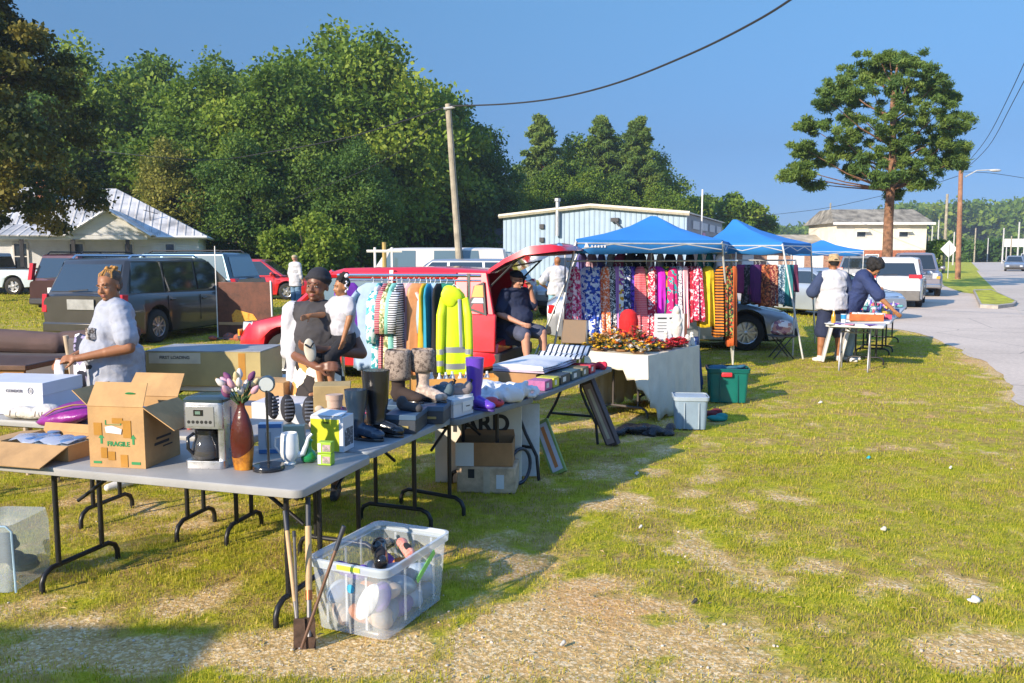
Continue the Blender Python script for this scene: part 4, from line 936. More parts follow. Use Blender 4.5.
# tailgate, hinged at roof rear
red.scale = (.95, 1, 1)
hx, hz, Lg, a = -1.97, 1.60, 1.15, R(25)
d = Vector((-math.cos(a), 0, math.sin(a))); n = Vector((math.sin(a), 0, math.cos(a)))
def tg(u, y, h): return Vector((hx, y, hz))+d*u+n*h
rings = []
for u, w, th, dr in ((0, .70, .05, 0), (.3, .76, .06, .02), (.62, .80, .08, .0), (.75, .80, .12, -.03), (1.0, .78, .11, -.12), (1.12, .72, .07, -.18), (1.17, .62, .03, -.22)):
    rings.append([tg(u, -w, dr-th/2), tg(u, w, dr-th/2), tg(u, w-.02, dr+th/2), tg(u, 0, dr+th/2+.03), tg(u, -w+.02, dr+th/2)])
MBt = MB(); MBt.loft(rings); tgate = MBt.build('tailgate', rsp, red, smooth=40)
MB().slab([tg(.06, -.6, -.045), tg(.6, -.66, -.035), tg(.6, .66, -.035), tg(.06, .6, -.045)], .012, -n).build('tailgate_glass', cglass2, tgate)
MB().slab([tg(.66, -.7, -.05), tg(1.02, -.68, -.18), tg(1.02, .68, -.18), tg(.66, .7, -.05)], .03, -n).build('tailgate_lining', M('lining_red', (.12, .01, .012), .6), tgate)
for s in (-.3, .3): MB().ell(tg(1.08, s*2.1, -.13), (.05, .05, .05)).build('gate_lamp', chrome, tgate)
for s in (1, -1): MB().tube([(-1.95, s*.68, 1.35), tg(.45, s*.68, -.04)], .015, 6).build('gas_strut', plast, red)
# ------------------------------------------------------------------ people (local: face towards -y; s=+1 is the +x side)
skinA = M('skin_brown', (.30, .125, .055), .5, var=.08, vs=12, spec=.4); skinB = M('skin_deep', (.17, .068, .034), .45, var=.08, vs=12); skinC = M('skin_child', (.34, .15, .065), .5, var=.06, vs=12); skinD = M('skin_light', (.50, .25, .17), .55, var=.08, vs=12)
lipm = M('lips', (.22, .06, .045), .4, var=0); hairb = M('hair_black', (.012, .010, .009), .75, var=.3, vs=60, bump=.9, bs=120); eyew = M('eye_white', (.36, .33, .30), .3, var=0); iris = M('eye_iris', (.02, .012, .008), .2, var=0)
tw = cloth('tee_white', (.48, .48, .51), var=.04, vs=8); tn = cloth('cloth_navy', (.014, .022, .058), var=.15); tb = cloth('cloth_black', (.014, .014, .018), var=.2)
denim = cloth('denim', (.13, .23, .36), var=.15); shoew = M('shoe_white', (.68, .67, .66), .6, var=.05); shoed = M('shoe_dark', (.02, .02, .022), .6)
def hand(mb, w, d, nrm, curl=.5, side=1, grip=None, k=1.0):
    "w wrist, d direction of the hand, nrm palm normal; five fingers"
    w = Vector(w); d = Vector(d).normalized(); n = Vector(nrm); n = (n-d*n.dot(d)).normalized(); l = d.cross(n)*side
    mb.cap(w, w+d*.03*k, .027*k, .027*k, 10)
    for q in (-.024, -.008, .008, .024): mb.cap(w+d*.02*k+l*q*.7*k, w+d*.082*k+l*q*k, .0145*k, .0115*k, 8)
    for i, (q, ln) in enumerate(((-.030, .062), (-.0105, .074), (.0095, .078), (.0295, .072))):
        p = w+d*.082*k+l*q*k; a = curl*(.5+.1*i*0); seg = ln*k
        for j, (f, r0, r1) in enumerate(((.45, .0098, .009), (.32, .009, .008), (.23, .008, .007))):
            ang = curl*(.45+.62*j); dd = d*math.cos(ang)+n*math.sin(ang); e = p+dd*seg*f*1.15; mb.cap(p, e, r0*k, r1*k, 7); p = e
    p = w+d*.025*k+l*.024*k; dd = (d*.55+l*.65+n*.25).normalized(); e = p+dd*.045*k; mb.cap(p, e, .0135*k, .011*k, 8); dd = (d*.85+l*.15+n*(.2+curl*.5)).normalized(); mb.cap(e, e+dd*.036*k, .011*k, .0085*k, 8)
def ringtube(mb, pts, rs, n=14): mb.tube(pts, rs, n)
def person(label, loc, rz, H=1.7, fat=1.0, belly=0.0, skin=skinA, head=(0, 0, 0), lean=0, arms=None, legs=None, voxel=.009, tops=None, bottoms=None, shoes=None, hair=None, curl=.5, detail=True, hips=None, name='person', handn=None, bust=0, group=None):
    o = thing(name, label, 'person', loc, rz, group); S = H/1.7; o.scale = (S, S, S)
    hz = .0 if hips is None else hips[2]-.92; hip = Vector(hips) if hips else Vector((0, 0, .92))
    Lm = Matrix.Translation(hip) @ Matrix.Rotation(lean, 4, 'X') @ Matrix.Translation(-Vector((0, 0, .92)))   # torso frame (lean > 0 bends forward to -y)
    T = lambda p: Lm @ Vector(p)
    Hm = Lm @ Matrix.Translation((0, .0, 1.48)) @ Euler((head[0], head[1], head[2]), 'ZYX').to_matrix().to_4x4() @ Matrix.Translation((0, 0, -1.48))
    Hd = lambda p: Hm @ Vector(p); hr = Hm.to_3x3(); tr = Lm.to_3x3()
    A = dict(sh=.175); A.update(arms or {})
    def J(nm, s, dflt): v = A.get(nm+('R' if s > 0 else 'L'), dflt); return Vector(v)
    sh = {s: T((s*A['sh']*(.93+.07*fat), .005, 1.405)) for s in (1, -1)}
    el = {s: J('el', s, T((s*(.235+.05*(fat-1)), .02, 1.13))) for s in (1, -1)}; wr = {s: J('wr', s, T((s*(.25+.06*(fat-1)), -.05, .89))) for s in (1, -1)}
    lg = legs or {}
    kn = {s: Vector(lg.get('kn'+('R' if s > 0 else 'L'), (s*.105, -.01, .48))) for s in (1, -1)}; an = {s: Vector(lg.get('an'+('R' if s > 0 else 'L'), (s*.11, .02, .08))) for s in (1, -1)}
    hp = {s: hip+Vector((s*.09*(.8+.2*fat), 0, -.01)) for s in (1, -1)}; tdir = {s: Vector(lg.get('to'+('R' if s > 0 else 'L'), (s*.2, -1, 0))).normalized() for s in (1, -1)}
    def torso(mb, g=0.0, lo=True, hi=True):
        f = fat
        if hi:
            mb.ell(T((0, .01, 1.36)), (.165*(.9+.1*f)+g, .095*f**.5+g, .115+g), tr, 20, 12); mb.ell(T((0, 0, 1.24)), (.15*f+g, .105*f+g, .16+g), tr, 20, 12)
            for s in (1, -1): mb.ell(T((s*.125, .01, 1.395)), (.075+g, .06+g, .06+g), tr, 12, 8)
            if bust:
                for s in (1, -1): mb.ell(T((s*.068, -.060*f, 1.22)), (.082+g, .070*bust+g, .095+g), tr, 14, 9)
            mb.ell(T((0, -.045*f, 1.20)), (.11+g, .075*bust+g, .12+g), tr, 14, 9)
        mb.ell(T((0, -.01-belly*.5, 1.09)), (.142*f+g, .10*f+belly+g, .15+g), tr, 20, 12)
        if lo: mb.ell(hip+Vector((0, .01, .03)), (.158*f**.8+g, .115*f+g, .13+g), None, 20, 12)
    mb = MB(); torso(mb)
    # head
    mb.cap(T((0, .01, 1.41)), Hd((0, .008, 1.52)), .058*(.8+.2*fat), .054*(.8+.2*fat))
    mb.ell(Hd((0, .018, 1.625)), (.076, .094, .083), hr, 22, 14); mb.ell(Hd((0, -.022, 1.575)), (.064, .066, .083), hr, 20, 12); mb.ell(Hd((0, -.038, 1.522)), (.045*(.7+.3*fat), .045, .036), hr, 14, 9)
    if detail:
        for s in (1, -1):
            mb.ell(Hd((s*.077, .012, 1.585)), (.011, .019, .029), hr, 8, 6); mb.ell(Hd((s*.034, -.060, 1.562)), (.026, .026, .028), hr, 10, 7)
            mb.ell(Hd((s*.028, -.078, 1.619)), (.026, .012, .008), hr, 10, 6); mb.ell(Hd((s*.0125, -.094, 1.563)), (.010, .010, .008), hr, 8, 6)
        mb.cap(Hd((0, -.084, 1.605)), Hd((0, -.104, 1.568)), .0085, .0125, 8); mb.ell(Hd((0, -.083, 1.534)), (.027, .012, .013), hr, 10, 6); mb.ell(Hd((0, -.080, 1.505)), (.020, .014, .014), hr, 10, 6)
    for s in (1, -1):
        f = .9+.1*fat+max(0, fat-1)*.35
        mb.cap(sh[s], el[s], .052*f, .040*f); mb.cap(el[s], wr[s], .040*f, .026*f); mb.cap(el[s].lerp(wr[s], .05), el[s].lerp(wr[s], .45), .041*f, .036*f)
        d = (wr[s]-el[s]).normalized(); n = Vector((handn or {}).get(s, (-s, -.2, 0)))
        c = curl[s] if isinstance(curl, dict) else curl
        hd = Vector(A['hd'+('R' if s > 0 else 'L')]) if ('hd'+('R' if s > 0 else 'L')) in A else d
        if detail: hand(mb, wr[s], hd, n, c, s)
        else: hand(mb, wr[s], hd, n, c, s, k=1.08)
        f2 = .9+.1*fat+max(0, fat-1)*.3
        mb.cap(hp[s], kn[s], .085*f2, .058*f2); mb.cap(kn[s], an[s], .056*f2, .036); mb.cap(kn[s].lerp(an[s], .12)+Vector((0, .012, 0)), kn[s].lerp(an[s], .5)+Vector((0, .01, 0)), .055*f2, .046*f2)
        if not shoes: mb.cap(an[s]+Vector((0, 0, -.045))-tdir[s]*.02, an[s]+tdir[s]*.15+Vector((0, 0, -.058)), .034, .022); mb.cap(an[s], an[s]+Vector((0, 0, -.04))-tdir[s]*.03, .036, .032)
    body = remesh(mb, 'body', skin, voxel, 4, o)
    if detail:
        for s in (1, -1):
            e = MB().ell(Hd((s*.029, -.0795, 1.597)), (.0125, .0075, .0058), hr, 10, 8).build('eye', eyew, o, smooth=60); MB().ell(Hd((s*.029, -.0855, 1.597)), (.0058, .0035, .0055), hr, 8, 6).build('iris', iris, e, smooth=60)
            MB().tube([Hd((s*.012, -.088, 1.617)), Hd((s*.030, -.088, 1.624)), Hd((s*.046, -.073, 1.617))], [.003, .004, .002], 6).build('eyebrow', hairb, o, smooth=60)
        MB().ell(Hd((0, -.0925, 1.5375)), (.024, .006, .0055), hr, 10, 6).ell(Hd((0, -.0915, 1.529)), (.020, .007, .0055), hr, 10, 6).build('lips', lipm, o, smooth=60)
    # clothes
    if bottoms:
        mt, ln, loose = bottoms; mb = MB(); mb.ell(hip+Vector((0, .01, .03)), (.158*fat**.8+.018, .115*fat+.018, .15), None, 20, 12)
        if belly: mb.ell(hip+Vector((0, -.03-belly*.4, .06)), (.15*fat, .09*fat+belly, .09), None, 16, 10)
        for s in (1, -1):
            f2 = (.9+.1*fat+max(0, fat-1)*.3)
            if ln <= 1: mb.cap(hp[s], hp[s].lerp(kn[s], ln), .085*f2+.018, (.085+(.058-.085)*ln)*f2+.012+loose)
            else:
                mb.cap(hp[s], kn[s], .085*f2+.016, .058*f2+.012+loose); mb.cap(kn[s], kn[s].lerp(an[s], ln-1), .058*f2+.012+loose, .045+loose)
        remesh(mb, 'shorts' if ln < 1.3 else 'trousers', mt, voxel*1.15, 4, o, wrinkle=.007)
    if tops:
        mt, sl, hem, loose = tops[:4]; mb = MB(); torso(mb, .016+loose, lo=False)
        if hem: mb.tube([T((0, 0, 1.12)), T((0, 0, .98)), T((0, 0, hem))], [1, 1.0, 1.02], 24, sx=.158*fat+.014+loose, sy=.108*fat+.016+loose+belly*.7)
        mb2 = MB()
        for s in (1, -1):
            f = .9+.1*fat+max(0, fat-1)*.35
            tgt = mb2 if len(tops) > 4 else mb
            if sl <= 1: tgt.cap(sh[s], sh[s].lerp(el[s], sl), .056*f+.016, .047*f+.018+loose)
            else: tgt.cap(sh[s], el[s], .056*f+.014, .044*f+.016); tgt.cap(el[s], el[s].lerp(wr[s], sl-1), .044*f+.016, .034*f+.014)
            if len(tops) > 4: tgt.ell(T((s*.135, .01, 1.40)), (.07, .075*fat, .066), tr, 14, 9)
        sh_ = remesh(mb, 'shirt', mt, voxel*1.1, 9, o, wrinkle=.011)
        if len(tops) > 4: remesh(mb2, 'sleeves', tops[4], voxel*1.1, 4, o, wrinkle=.006)
    if shoes:
        for s in (1, -1):
            mb = MB(); a = an[s]; t = tdir[s]; mb.cap(a+Vector((0, 0, -.035))-t*.025, a+t*.075+Vector((0, 0, -.045)), .042, .038); mb.cap(a+t*.07+Vector((0, 0, -.048)), a+t*.155+Vector((0, 0, -.054)), .040, .030); mb.cap(a+Vector((0, 0, .01)), a+Vector((0, 0, -.03)), .040, .04)
            remesh(mb, 'shoe', shoes, voxel, 3, o)
    o_info = dict(T=T, Hd=Hd, hr=hr, sh=sh, el=el, wr=wr, Hm=Hm, Lm=Lm, hip=hip)
    if hair == 'short': remesh(MB().ell(Hd((0, .028, 1.635)), (.082, .094, .084), hr, 20, 12), 'hair', hairb, .008, 2, o)
    return o, o_info
def cap_hat(o, I, mat, brim=1):
    mb = MB(); Hd, hr = I['Hd'], I['hr']
    mb.ell(Hd((0, .02, 1.665)), (.088, .104, .062), hr, 20, 10); h = MB(); remesh(mb, 'cap', mat, .006, 2, o)
    if brim: MB().slab([Hd((-.06, -.06, 1.663)), Hd((.06, -.06, 1.663)), Hd((.055, -.13, 1.648)), Hd((0, -.155, 1.644)), Hd((-.055, -.13, 1.648))], .007, hr @ Vector((0, 0, 1))).build('cap_peak', mat, o, bevel=.004)

# 1 the older woman behind the front tables: faces left, looks down at what she holds
pe = at(112, 300, 0); WX, WY = -3.14, 6.68
heather = cloth('tee_heather', (.33, .35, .41), var=.09, vs=14)
w1, I = person('older woman in pale grey tee with blond twisted hair, looking down at her hands', (WX, WY, 0), R(-52), 1.70, fat=1.26, belly=.055, skin=skinA, head=(.20, 0, R(38)), bust=.9,
    arms=dict(elR=(.32, .03, 1.13), wrR=(.17, -.30, 1.06), elL=(-.33, .0, 1.12), wrL=(-.10, -.33, 1.02), hdR=(-.45, -.85, .0), hdL=(.5, -.85, .0)), tops=(heather, .72, .80, .018), bottoms=(tb, 1.85, .012), shoes=shoew, voxel=.0065, curl=.9, handn={1: (-.5, 0, -.5), -1: (.5, 0, -.5)})
Hd, hr = I['Hd'], I['hr']; blond = M('hair_blond', (.42, .20, .04), .7, var=.35, vs=40, bump=.9, bs=80); hgrey = M('hair_grey_brown', (.10, .07, .05), .75, var=.4, vs=50, bump=.9, bs=90)
mb = MB(); mb.ell(Hd((0, .034, 1.645)), (.080, .094, .077), hr, 20, 12); mb.ell(Hd((0, .05, 1.60)), (.078, .068, .07), hr, 16, 10); remesh(mb, 'hair', hgrey, .006, 1, w1)
mb = MB(); rd = random.Random(2)
for i in range(48):
    a = rd.uniform(0, 2*PI); z = rd.uniform(-.05, .055); p = Hd((.04*math.cos(a), .085+.045*math.sin(a), 1.675+z)); mb.ell(p, (.017, .017, .015), None, 7, 5)
for i in range(9):
    x = -.06+.015*i; mb.tube([Hd((x, -.050+abs(x)*.5, 1.690-abs(x)*.6)), Hd((x*.95, .0, 1.722-abs(x)*.42)), Hd((x*.5, .07, 1.715))], .0075, 6)
mb.build('top_knot', blond, w1, smooth=60)
MB().tube([Vector((.115+.03*math.cos(a), -.335+.02*math.sin(a), 1.055+.03*math.sin(a))) for a in np.linspace(0, 2*PI, 15)], .005, 6, caps=False).build('bracelet', M('gold', (.6, .4, .12), .3, 1, var=0), w1, smooth=60)
MB().box(I['T']((.09, -.19, 1.235)), (.085, .05, .085), rot=I['Lm'].to_3x3()).build('shirt_print', pattern('tee_print', 'blobs', ['#6b5a4a', '#b9b0a8', '#3c3430', '#d8cfc4'], 60), w1)
# what she holds
for nm, lb, off, mt, pts in (('handbag', 'small brown fringed bag hanging from the older woman\'s hands', (-.03, -.40), M('brown_leather', (.16, .055, .02), .5, var=.3), 1), ('plastic_bag', 'crumpled white plastic bag in the older woman\'s hands', (.10, -.42), M('bag_white', (.75, .74, .74), .4, var=.05), 2)):
    v = Vector((off[0], off[1], 0)); v.rotate(Euler((0, 0, R(-52)))); rings = []
    for i in range(7):
        t = i/6; w_ = .012+.024*math.sin(PI*min(1, t*.8+.1)); rings.append([(w_*math.cos(2*PI*j/12)*(1+.18*math.sin(j*2.7+i)), w_*.6*math.sin(2*PI*j/12)*(1+.2*math.sin(j*3.1)), 1.05-t*.20) for j in range(12)])
    q = MB().loft(rings).build(nm, mt, None, smooth=50, loc=(WX+v.x, WY+v.y, 0)); tag(q, lb, 'bag')

# 2 young woman with head wrap carrying the child
YX, YY = -1.46, 6.35
charc = cloth('dress_charcoal', (.045, .042, .046), var=.12); floral = pattern('dress_floral', 'blobs', ['#e8ddc4', '#171312', '#c98a4a', '#2a2320', '#f1ead8', '#171312', '#8a6a3a'], 13)
w2, I = person('young woman in black head wrap and white cardigan carrying a small girl', (YX, YY, 0), R(-6), 1.71, fat=1.12, skin=skinB, head=(.02, R(3), R(-6)), bust=0,
    arms=dict(elR=(.345, -.03, 1.10), wrR=(.10, -.30, 1.16), elL=(-.235, .02, 1.10), wrL=(.10, -.30, 1.03), hdR=(-.95, -.25, .12), hdL=(.98, -.15, .1)), tops=(charc, .05, 0, .008), bottoms=None, shoes=shoed, voxel=.0065, curl={1: .9, -1: .7}, handn={1: (0, .6, .4), -1: (0, .7, -.2)})
Hd, hr, T = I['Hd'], I['hr'], I['T']
mb = MB(); mb.ell(Hd((0, .035, 1.650)), (.090, .105, .088), hr, 20, 12); mb.tube([Hd((.088*math.sin(a), -.078*math.cos(a)+.02, 1.645+.02*math.cos(a))) for a in np.linspace(-2.4, 2.4, 14)], .015, 8); remesh(mb, 'head_wrap', cloth('wrap_black', (.018, .018, .024), var=.2), .007, 2, w2)
mb = MB()
for i in range(2):
    pass
rings = []
for i in range(13):
    t = i/12; z = 1.05-t*.60; r = .155+.115*t; rings.append([(r*1.08*math.cos(2*PI*j/40)*(1+.05*t*math.sin(j*2.0)), r*.86*math.sin(2*PI*j/40)*(1+.07*t*math.sin(j*1.7+1))-.005, z) for j in range(40)])
MB().loft(rings).build('skirt', floral, w2, smooth=60)
mb = MB()     # cardigan: white sleeve on her right arm, fronts hanging open
mb.cap(I['sh'][-1]+Vector((-.01, 0, .0)), I['el'][-1], .080, .060); mb.cap(I['el'][-1], I['el'][-1].lerp(I['wr'][-1], .12), .062, .056); mb.ell(T((-.125, .02, 1.385)), (.09, .085, .085)); mb.ell(T((-.14, .02, 1.25)), (.06, .11, .16)); mb.tube([T((-.155, -.03, 1.35)), T((-.175, -.05, 1.1)), T((-.19, -.04, .80))], [.035, .045, .05], 10); mb.tube([T((-.10, .09, 1.35)), T((0, .12, 1.1)), T((0, .12, .82))], [.08, .1, .11], 12)
mb.cap(I['sh'][1], I['sh'][1].lerp(I['el'][1], .55), .068, .060)
remesh(mb, 'cardigan', tw, .008, 7, w2, wrinkle=.009)
# the child, on her left arm
cx = cloth('child_tee', (.42, .42, .46), var=.05)
cp = Vector((YX+.215, YY-.11, 1.03)); 
S = .95/1.7
ch, I = person('small girl with braided top bun, white tee and dark trousers, carried on the arm', (cp.x, cp.y, cp.z), R(-50), 1.0, fat=1.12, skin=skinC, head=(.10, 0, R(-4)), hips=(0, .0, .30),
    arms=dict(elR=(.26, -.05, .60), wrR=(.23, -.12, .36), elL=(-.20, -.14, .62), wrL=(-.12, -.38, .63), hdR=(-.1, -.2, -1), hdL=(.1, -.9, -.2)), legs=dict(knR=(.13, -.28, .12), anR=(.10, -.22, -.28), knL=(-.10, -.30, .10), anL=(-.10, -.26, -.30)), tops=(cx, .6, 0, .012), bottoms=(tb, .98, .012), voxel=.010, curl=.4)
Hd, hr = I['Hd'], I['hr']; mb = MB(); mb.ell(Hd((0, .03, 1.64)), (.080, .094, .080), hr, 20, 12)
for i in range(12): mb.ell(Hd((.04*math.cos(i), .055+.035*math.sin(i), 1.735+.02*math.sin(i*2.3))), .028, None, 8, 6)
remesh(mb, 'hair', hairb, .012, 1, ch)
mb = MB()
for i in range(7):
    x = -.06+.02*i; mb.tube([Hd((x*1.1, -.06+abs(x)*.4, 1.66)), Hd((x, -.01, 1.715)), Hd((x*.5, .05, 1.73))], .007, 6)
mb.build('braids', hairb, ch, smooth=60)
mb = MB()
for i in range(10): mb.ell(Hd((.085+.012*math.cos(i*1.7), .03+.02*math.sin(i*1.3), 1.66-.014*i)), .012, None, 8, 6)
mb.ell(Hd((.05, .06, 1.73)), (.05, .03, .03), hr, 10, 6); mb.build('hair_beads', M('bead_white', (.7, .68, .75), .3, var=0), ch, smooth=60)
# rolled magazine / sandal in her hand
q = MB(); q.ell((0, 0, 0), (.042, .016, .085), None, 16, 10); q = q.build('sandal', M('sandal_cream', (.55, .50, .40), .6, var=.15), None, smooth=60, loc=(YX+.03, YY-.37, 1.165)); q.rotation_euler = (0, R(-8), R(20)); tag(q, 'cream sole of a small sandal held up by the young woman', 'sandal')
MB().tube([(-.03, -.017, .05), (0, -.03, .02), (.03, -.017, .05)], .007, 6).build('strap', tb, q, smooth=60)

# 3 man sitting in the open tailgate, phone at his ear (faces right)
def rl_pt(x, y, z): 
    v = Vector((x, y, 0)); v.rotate(Euler((0, 0, red.rotation_euler.z))); return Vector((red.location.x+v.x, red.location.y+v.y, z))
sp_ = rl_pt(-2.08, .22, 0)
m3, I = person('man in dark cap sitting in the open tailgate with a phone at his ear', (sp_.x, sp_.y, 0), R(42), 1.74, fat=1.32, belly=.10, skin=skinD, head=(.12, 0, R(10)), lean=R(6), hips=(0, .0, .77),
    arms=dict(elR=(.27, -.16, 1.04), wrR=(.16, -.20, 1.30), elL=(-.30, -.06, .98), wrL=(-.16, -.34, .86), hdR=(-.4, .1, .9), hdL=(.3, -.9, -.3)), legs=dict(knR=(.16, -.43, .72), anR=(.15, -.50, .30), knL=(-.15, -.43, .70), anL=(-.15, -.46, .28)), tops=(tn, .75, .70, .012), bottoms=(cloth('shorts_grey', (.06, .07, .12), var=.2), .9, .02), shoes=shoed, voxel=.009, curl=.9)
cap_hat(m3, I, cloth('cap_navy', (.012, .016, .03)))
Hd, hr = I['Hd'], I['hr']
mb = MB(); [mb.tube([Hd((s*.05, -.083, 1.60)), Hd((s*.03, -.093, 1.585)), Hd((s*.01, -.093, 1.60)), Hd((s*.03, -.093, 1.613)), Hd((s*.05, -.083, 1.60)), Hd((s*.078, .0, 1.60))], .0025, 5) for s in (1, -1)]; mb.build('glasses', shoed, m3)
MB().box2((-.13, -.165, 1.12), (.07, -.16, 1.14)) if 0 else None
ph_ = I['wr'][1]*1.0; q = MB().box((0, 0, 0), (.012, .075, .145), rot=(.3, 0, .4)).build('phone', M('phone_black', (.01, .01, .012), .2, var=0), None, bevel=.005); v = Vector(I['Hd']((.10, -.02, 1.575)))*(1.74/1.7); v.rotate(Euler((0, 0, R(42)))); q.location = Vector((sp_.x, sp_.y, 0))+v; q.rotation_euler.z = R(42); tag(q, 'black mobile phone held to the ear of the sitting man', 'phone')
# 4 standing man in white tee, seen from behind, hands at waist
pj = at(552, 332); ltb = cloth('shorts_light_blue', (.22, .42, .55), var=.1)
m4, I = person('bald man in white tee and light blue shorts seen from behind, hands on hips', (pj.x+.1, 19.6, 0), R(186), 1.76, fat=1.12, skin=skinA, arms=dict(elR=(.37, .06, 1.12), wrR=(.20, -.08, 1.0), elL=(-.37, .06, 1.12), wrL=(-.20, -.08, 1.0)), tops=(tw, .8, .86, .03), bottoms=(ltb, .98, .02), shoes=shoew, voxel=.012, detail=False)
# 5 man in beige cap by the red car
m5, I = person('man in beige cap and loose white shirt standing by the far red car', ((296-512)/F*28.5, 28.5, 0), R(150), 1.76, fat=1.15, skin=skinD, tops=(tw, 1.6, .72, .03), bottoms=(denim, 1.9, .02), shoes=shoew, voxel=.014, detail=False)
cap_hat(m5, I, cloth('cap_beige', (.45, .36, .22)))
# 6 couple at the white pickup
m6, I = person('person in pale blue tee at the far left by the white pickup', ((48-512)/F*33.5, 33.5, 0), R(60), 1.70, fat=1.05, skin=skinD, tops=(cloth('tee_pale_blue', (.45, .5, .6)), .8, .85, .02), bottoms=(cloth('jeans_dark', (.03, .05, .09)), 1.9, .015), shoes=shoed, voxel=.014, hair='short', detail=False)
m6, I = person('man in black tee and blue jeans at the far left by the white pickup', ((81-512)/F*33, 33, 0), R(-25), 1.80, fat=1.12, skin=skinD, tops=(tb, .8, .9, .02), bottoms=(cloth('jeans_blue', (.06, .14, .26)), 1.9, .015), shoes=shoed, voxel=.014, detail=True)
# 7 man in raglan shirt at right, from behind
navy = cloth('sleeve_navy', (.028, .045, .105), var=.1); g7 = at(829, 361)
m7, I = person('man in straw hat and white shirt with navy sleeves, seen from behind', (g7.x-.02, 14.45, 0), R(184), 1.77, fat=1.32, belly=.05, skin=skinA, arms=dict(elR=(.33, -.02, 1.13), wrR=(.24, -.24, 1.08), elL=(-.34, .0, 1.12), wrL=(-.26, -.22, 1.02)), legs=dict(knR=(.15, -.01, .48), anR=(.18, .02, .08), knL=(-.13, -.01, .48), anL=(-.15, .02, .08)), tops=(tw, .95, .86, .03, navy), bottoms=(tn, .98, .035), shoes=shoew, voxel=.010, hair='short', detail=True)
Hd, hr = I['Hd'], I['hr']; straw = M('straw', (.45, .31, .16), .8, var=.3, vs=30, bump=.5)
MB().lathe([(.001, .11), (.05, .108), (.078, .09), (.092, .02), (.098, .0), (.13, -.012), (.14, -.004), (.13, 0), (.099, .008)], (0, 0, 0), 22).build('straw_hat', straw, m7, smooth=60, loc=Hd((0, .015, 1.655)))
# 8 curly haired person leaning over the goods
g8 = at(862, 362)
m8, I = person('person with a big curly afro in navy tee reaching over the goods table', (g8.x-.16, 14.55, 0), R(58), 1.80, fat=1.12, skin=skinC, lean=R(24), head=(.55, 0, 0), arms=dict(elR=(.26, -.36, 1.06), wrR=(.10, -.42, 1.17), elL=(-.24, -.48, 1.04), wrL=(-.20, -.66, .86), hdR=(-.8, -.4, .1)), tops=(cloth('tee_navy', (.02, .035, .11), var=.1), .85, .80, .035), bottoms=(cloth('jeans_light', (.25, .34, .42)), 1.9, .015), shoes=shoew, voxel=.010, detail=True)
Hd, hr = I['Hd'], I['hr']; mb = MB(); rd = random.Random(5)
for i in range(60):
    d = Vector((rd.gauss(0, 1), rd.gauss(0, 1), rd.gauss(0, 1))).normalized(); 
    if d.y < -.55 and d.z < .3: continue
    mb.ell(Hd((d.x*.105, .05+d.y*.115, 1.645+d.z*.105)), .040, None, 8, 6)
mb.ell(Hd((0, .045, 1.65)), .11, None); remesh(mb, 'hair', hairb, .011, 1, m8)
# ------------------------------------------------------------------ folding tables
tgrey = M('table_grey', (.30, .295, .285), .55, var=.08, vs=4, bump=.15, bs=90); tdark = M('table_slate', (.13, .15, .17), .5, var=.1); tleg = M('leg_black', (.016, .016, .018), .4, .2, var=.1); twht = M('table_white', (.55, .55, .54), .5, var=.05); tlg = M('leg_grey', (.28, .28, .29), .35, .5)
TH = .74
def table(label, A, u, v, L, Wt, top=tgrey, leg=tleg, style='U', ends=(1, 1), H=TH, name='folding_table', group='folding tables'):
    "A = near right top corner; u = unit vector along the length, v = unit across"
    u = Vector((u[0], u[1], 0)).normalized(); v = Vector((v[0], v[1], 0)).normalized()
    c = Vector((A[0], A[1], 0))+u*L/2+v*Wt/2; o = thing(name, label, 'table', c, math.atan2(u.y, u.x), group)
    sg = 1 if (u.x*v.y-u.y*v.x) > 0 else -1
    mb = MB(); n = 6; rr = .06; pl = []
    for cx, cy, a0 in ((L/2-rr, Wt/2-rr, 0), (-L/2+rr, Wt/2-rr, 90), (-L/2+rr, -Wt/2+rr, 180), (L/2-rr, -Wt/2+rr, 270)):
        for k in range(n): a = R(a0+90*k/(n-1)); pl.append((cx+rr*math.cos(a), cy+rr*math.sin(a)))
    rings = [[(x*f, y*g, H-z) for x, y in pl] for z, f, g in ((.045, .985, .965), (.040, .998, .995), (.018, 1, 1), (.004, .998, .995), (0, .993, .985))]
    mb.loft(rings); t = mb.build('tabletop', top, o, smooth=35)
    MB().box((0, 0, H-.055), (L*.86, Wt*.78, .018)).build('apron', leg, t)
    for e, on in ((-1, ends[0]), (1, ends[1])):
        if not on: continue
        x = e*(L/2-.22); w = Wt/2-.10; r = .0145; mb = MB()
        if style == 'U':
            for s in (1, -1): mb.tube([(x, s*(w-.12), H-.05), (x, s*(w-.12), .125)], r, 8)
            mb.tube([(x, -w, .0), (x, -w, .055), (x, -w+.02, .095), (x, -w+.07, .12), (x, w-.07, .12), (x, w-.02, .095), (x, w, .055), (x, w, 0)], r*1.05, 8)
            mb.tube([(x, -(w-.12), H-.12), (x, (w-.12), H-.12)], r*.8, 8)
        else:
            for s in (1, -1): mb.tube([(x, s*(w-.16), H-.05), (x, s*(w-.16), H-.22), (x, s*(w-.10), H-.36), (x, s*w, .2), (x, s*(w+.02), 0)], r, 8)
            mb.tube([(x, -(w-.03), .27), (x, (w-.03), .27)], r*.9, 8); mb.tube([(x, -(w-.16), H-.13), (x, (w-.16), H-.13)], r*.8, 8)
        mb.build('leg', leg, o, smooth=50)
        MB().tube([(x, 0, H-.30 if style == 'U' else H-.13), (x-e*.22, 0, H-.15), (x-e*.38, 0, H-.06)], r*.75, 8).build('brace', leg, o, smooth=50)
    return o
def along(A, u, v, a, b, h=TH): u = Vector((*u, 0)).normalized(); v = Vector((*v, 0)).normalized(); return Vector((A[0], A[1], h))+u*a+v*b
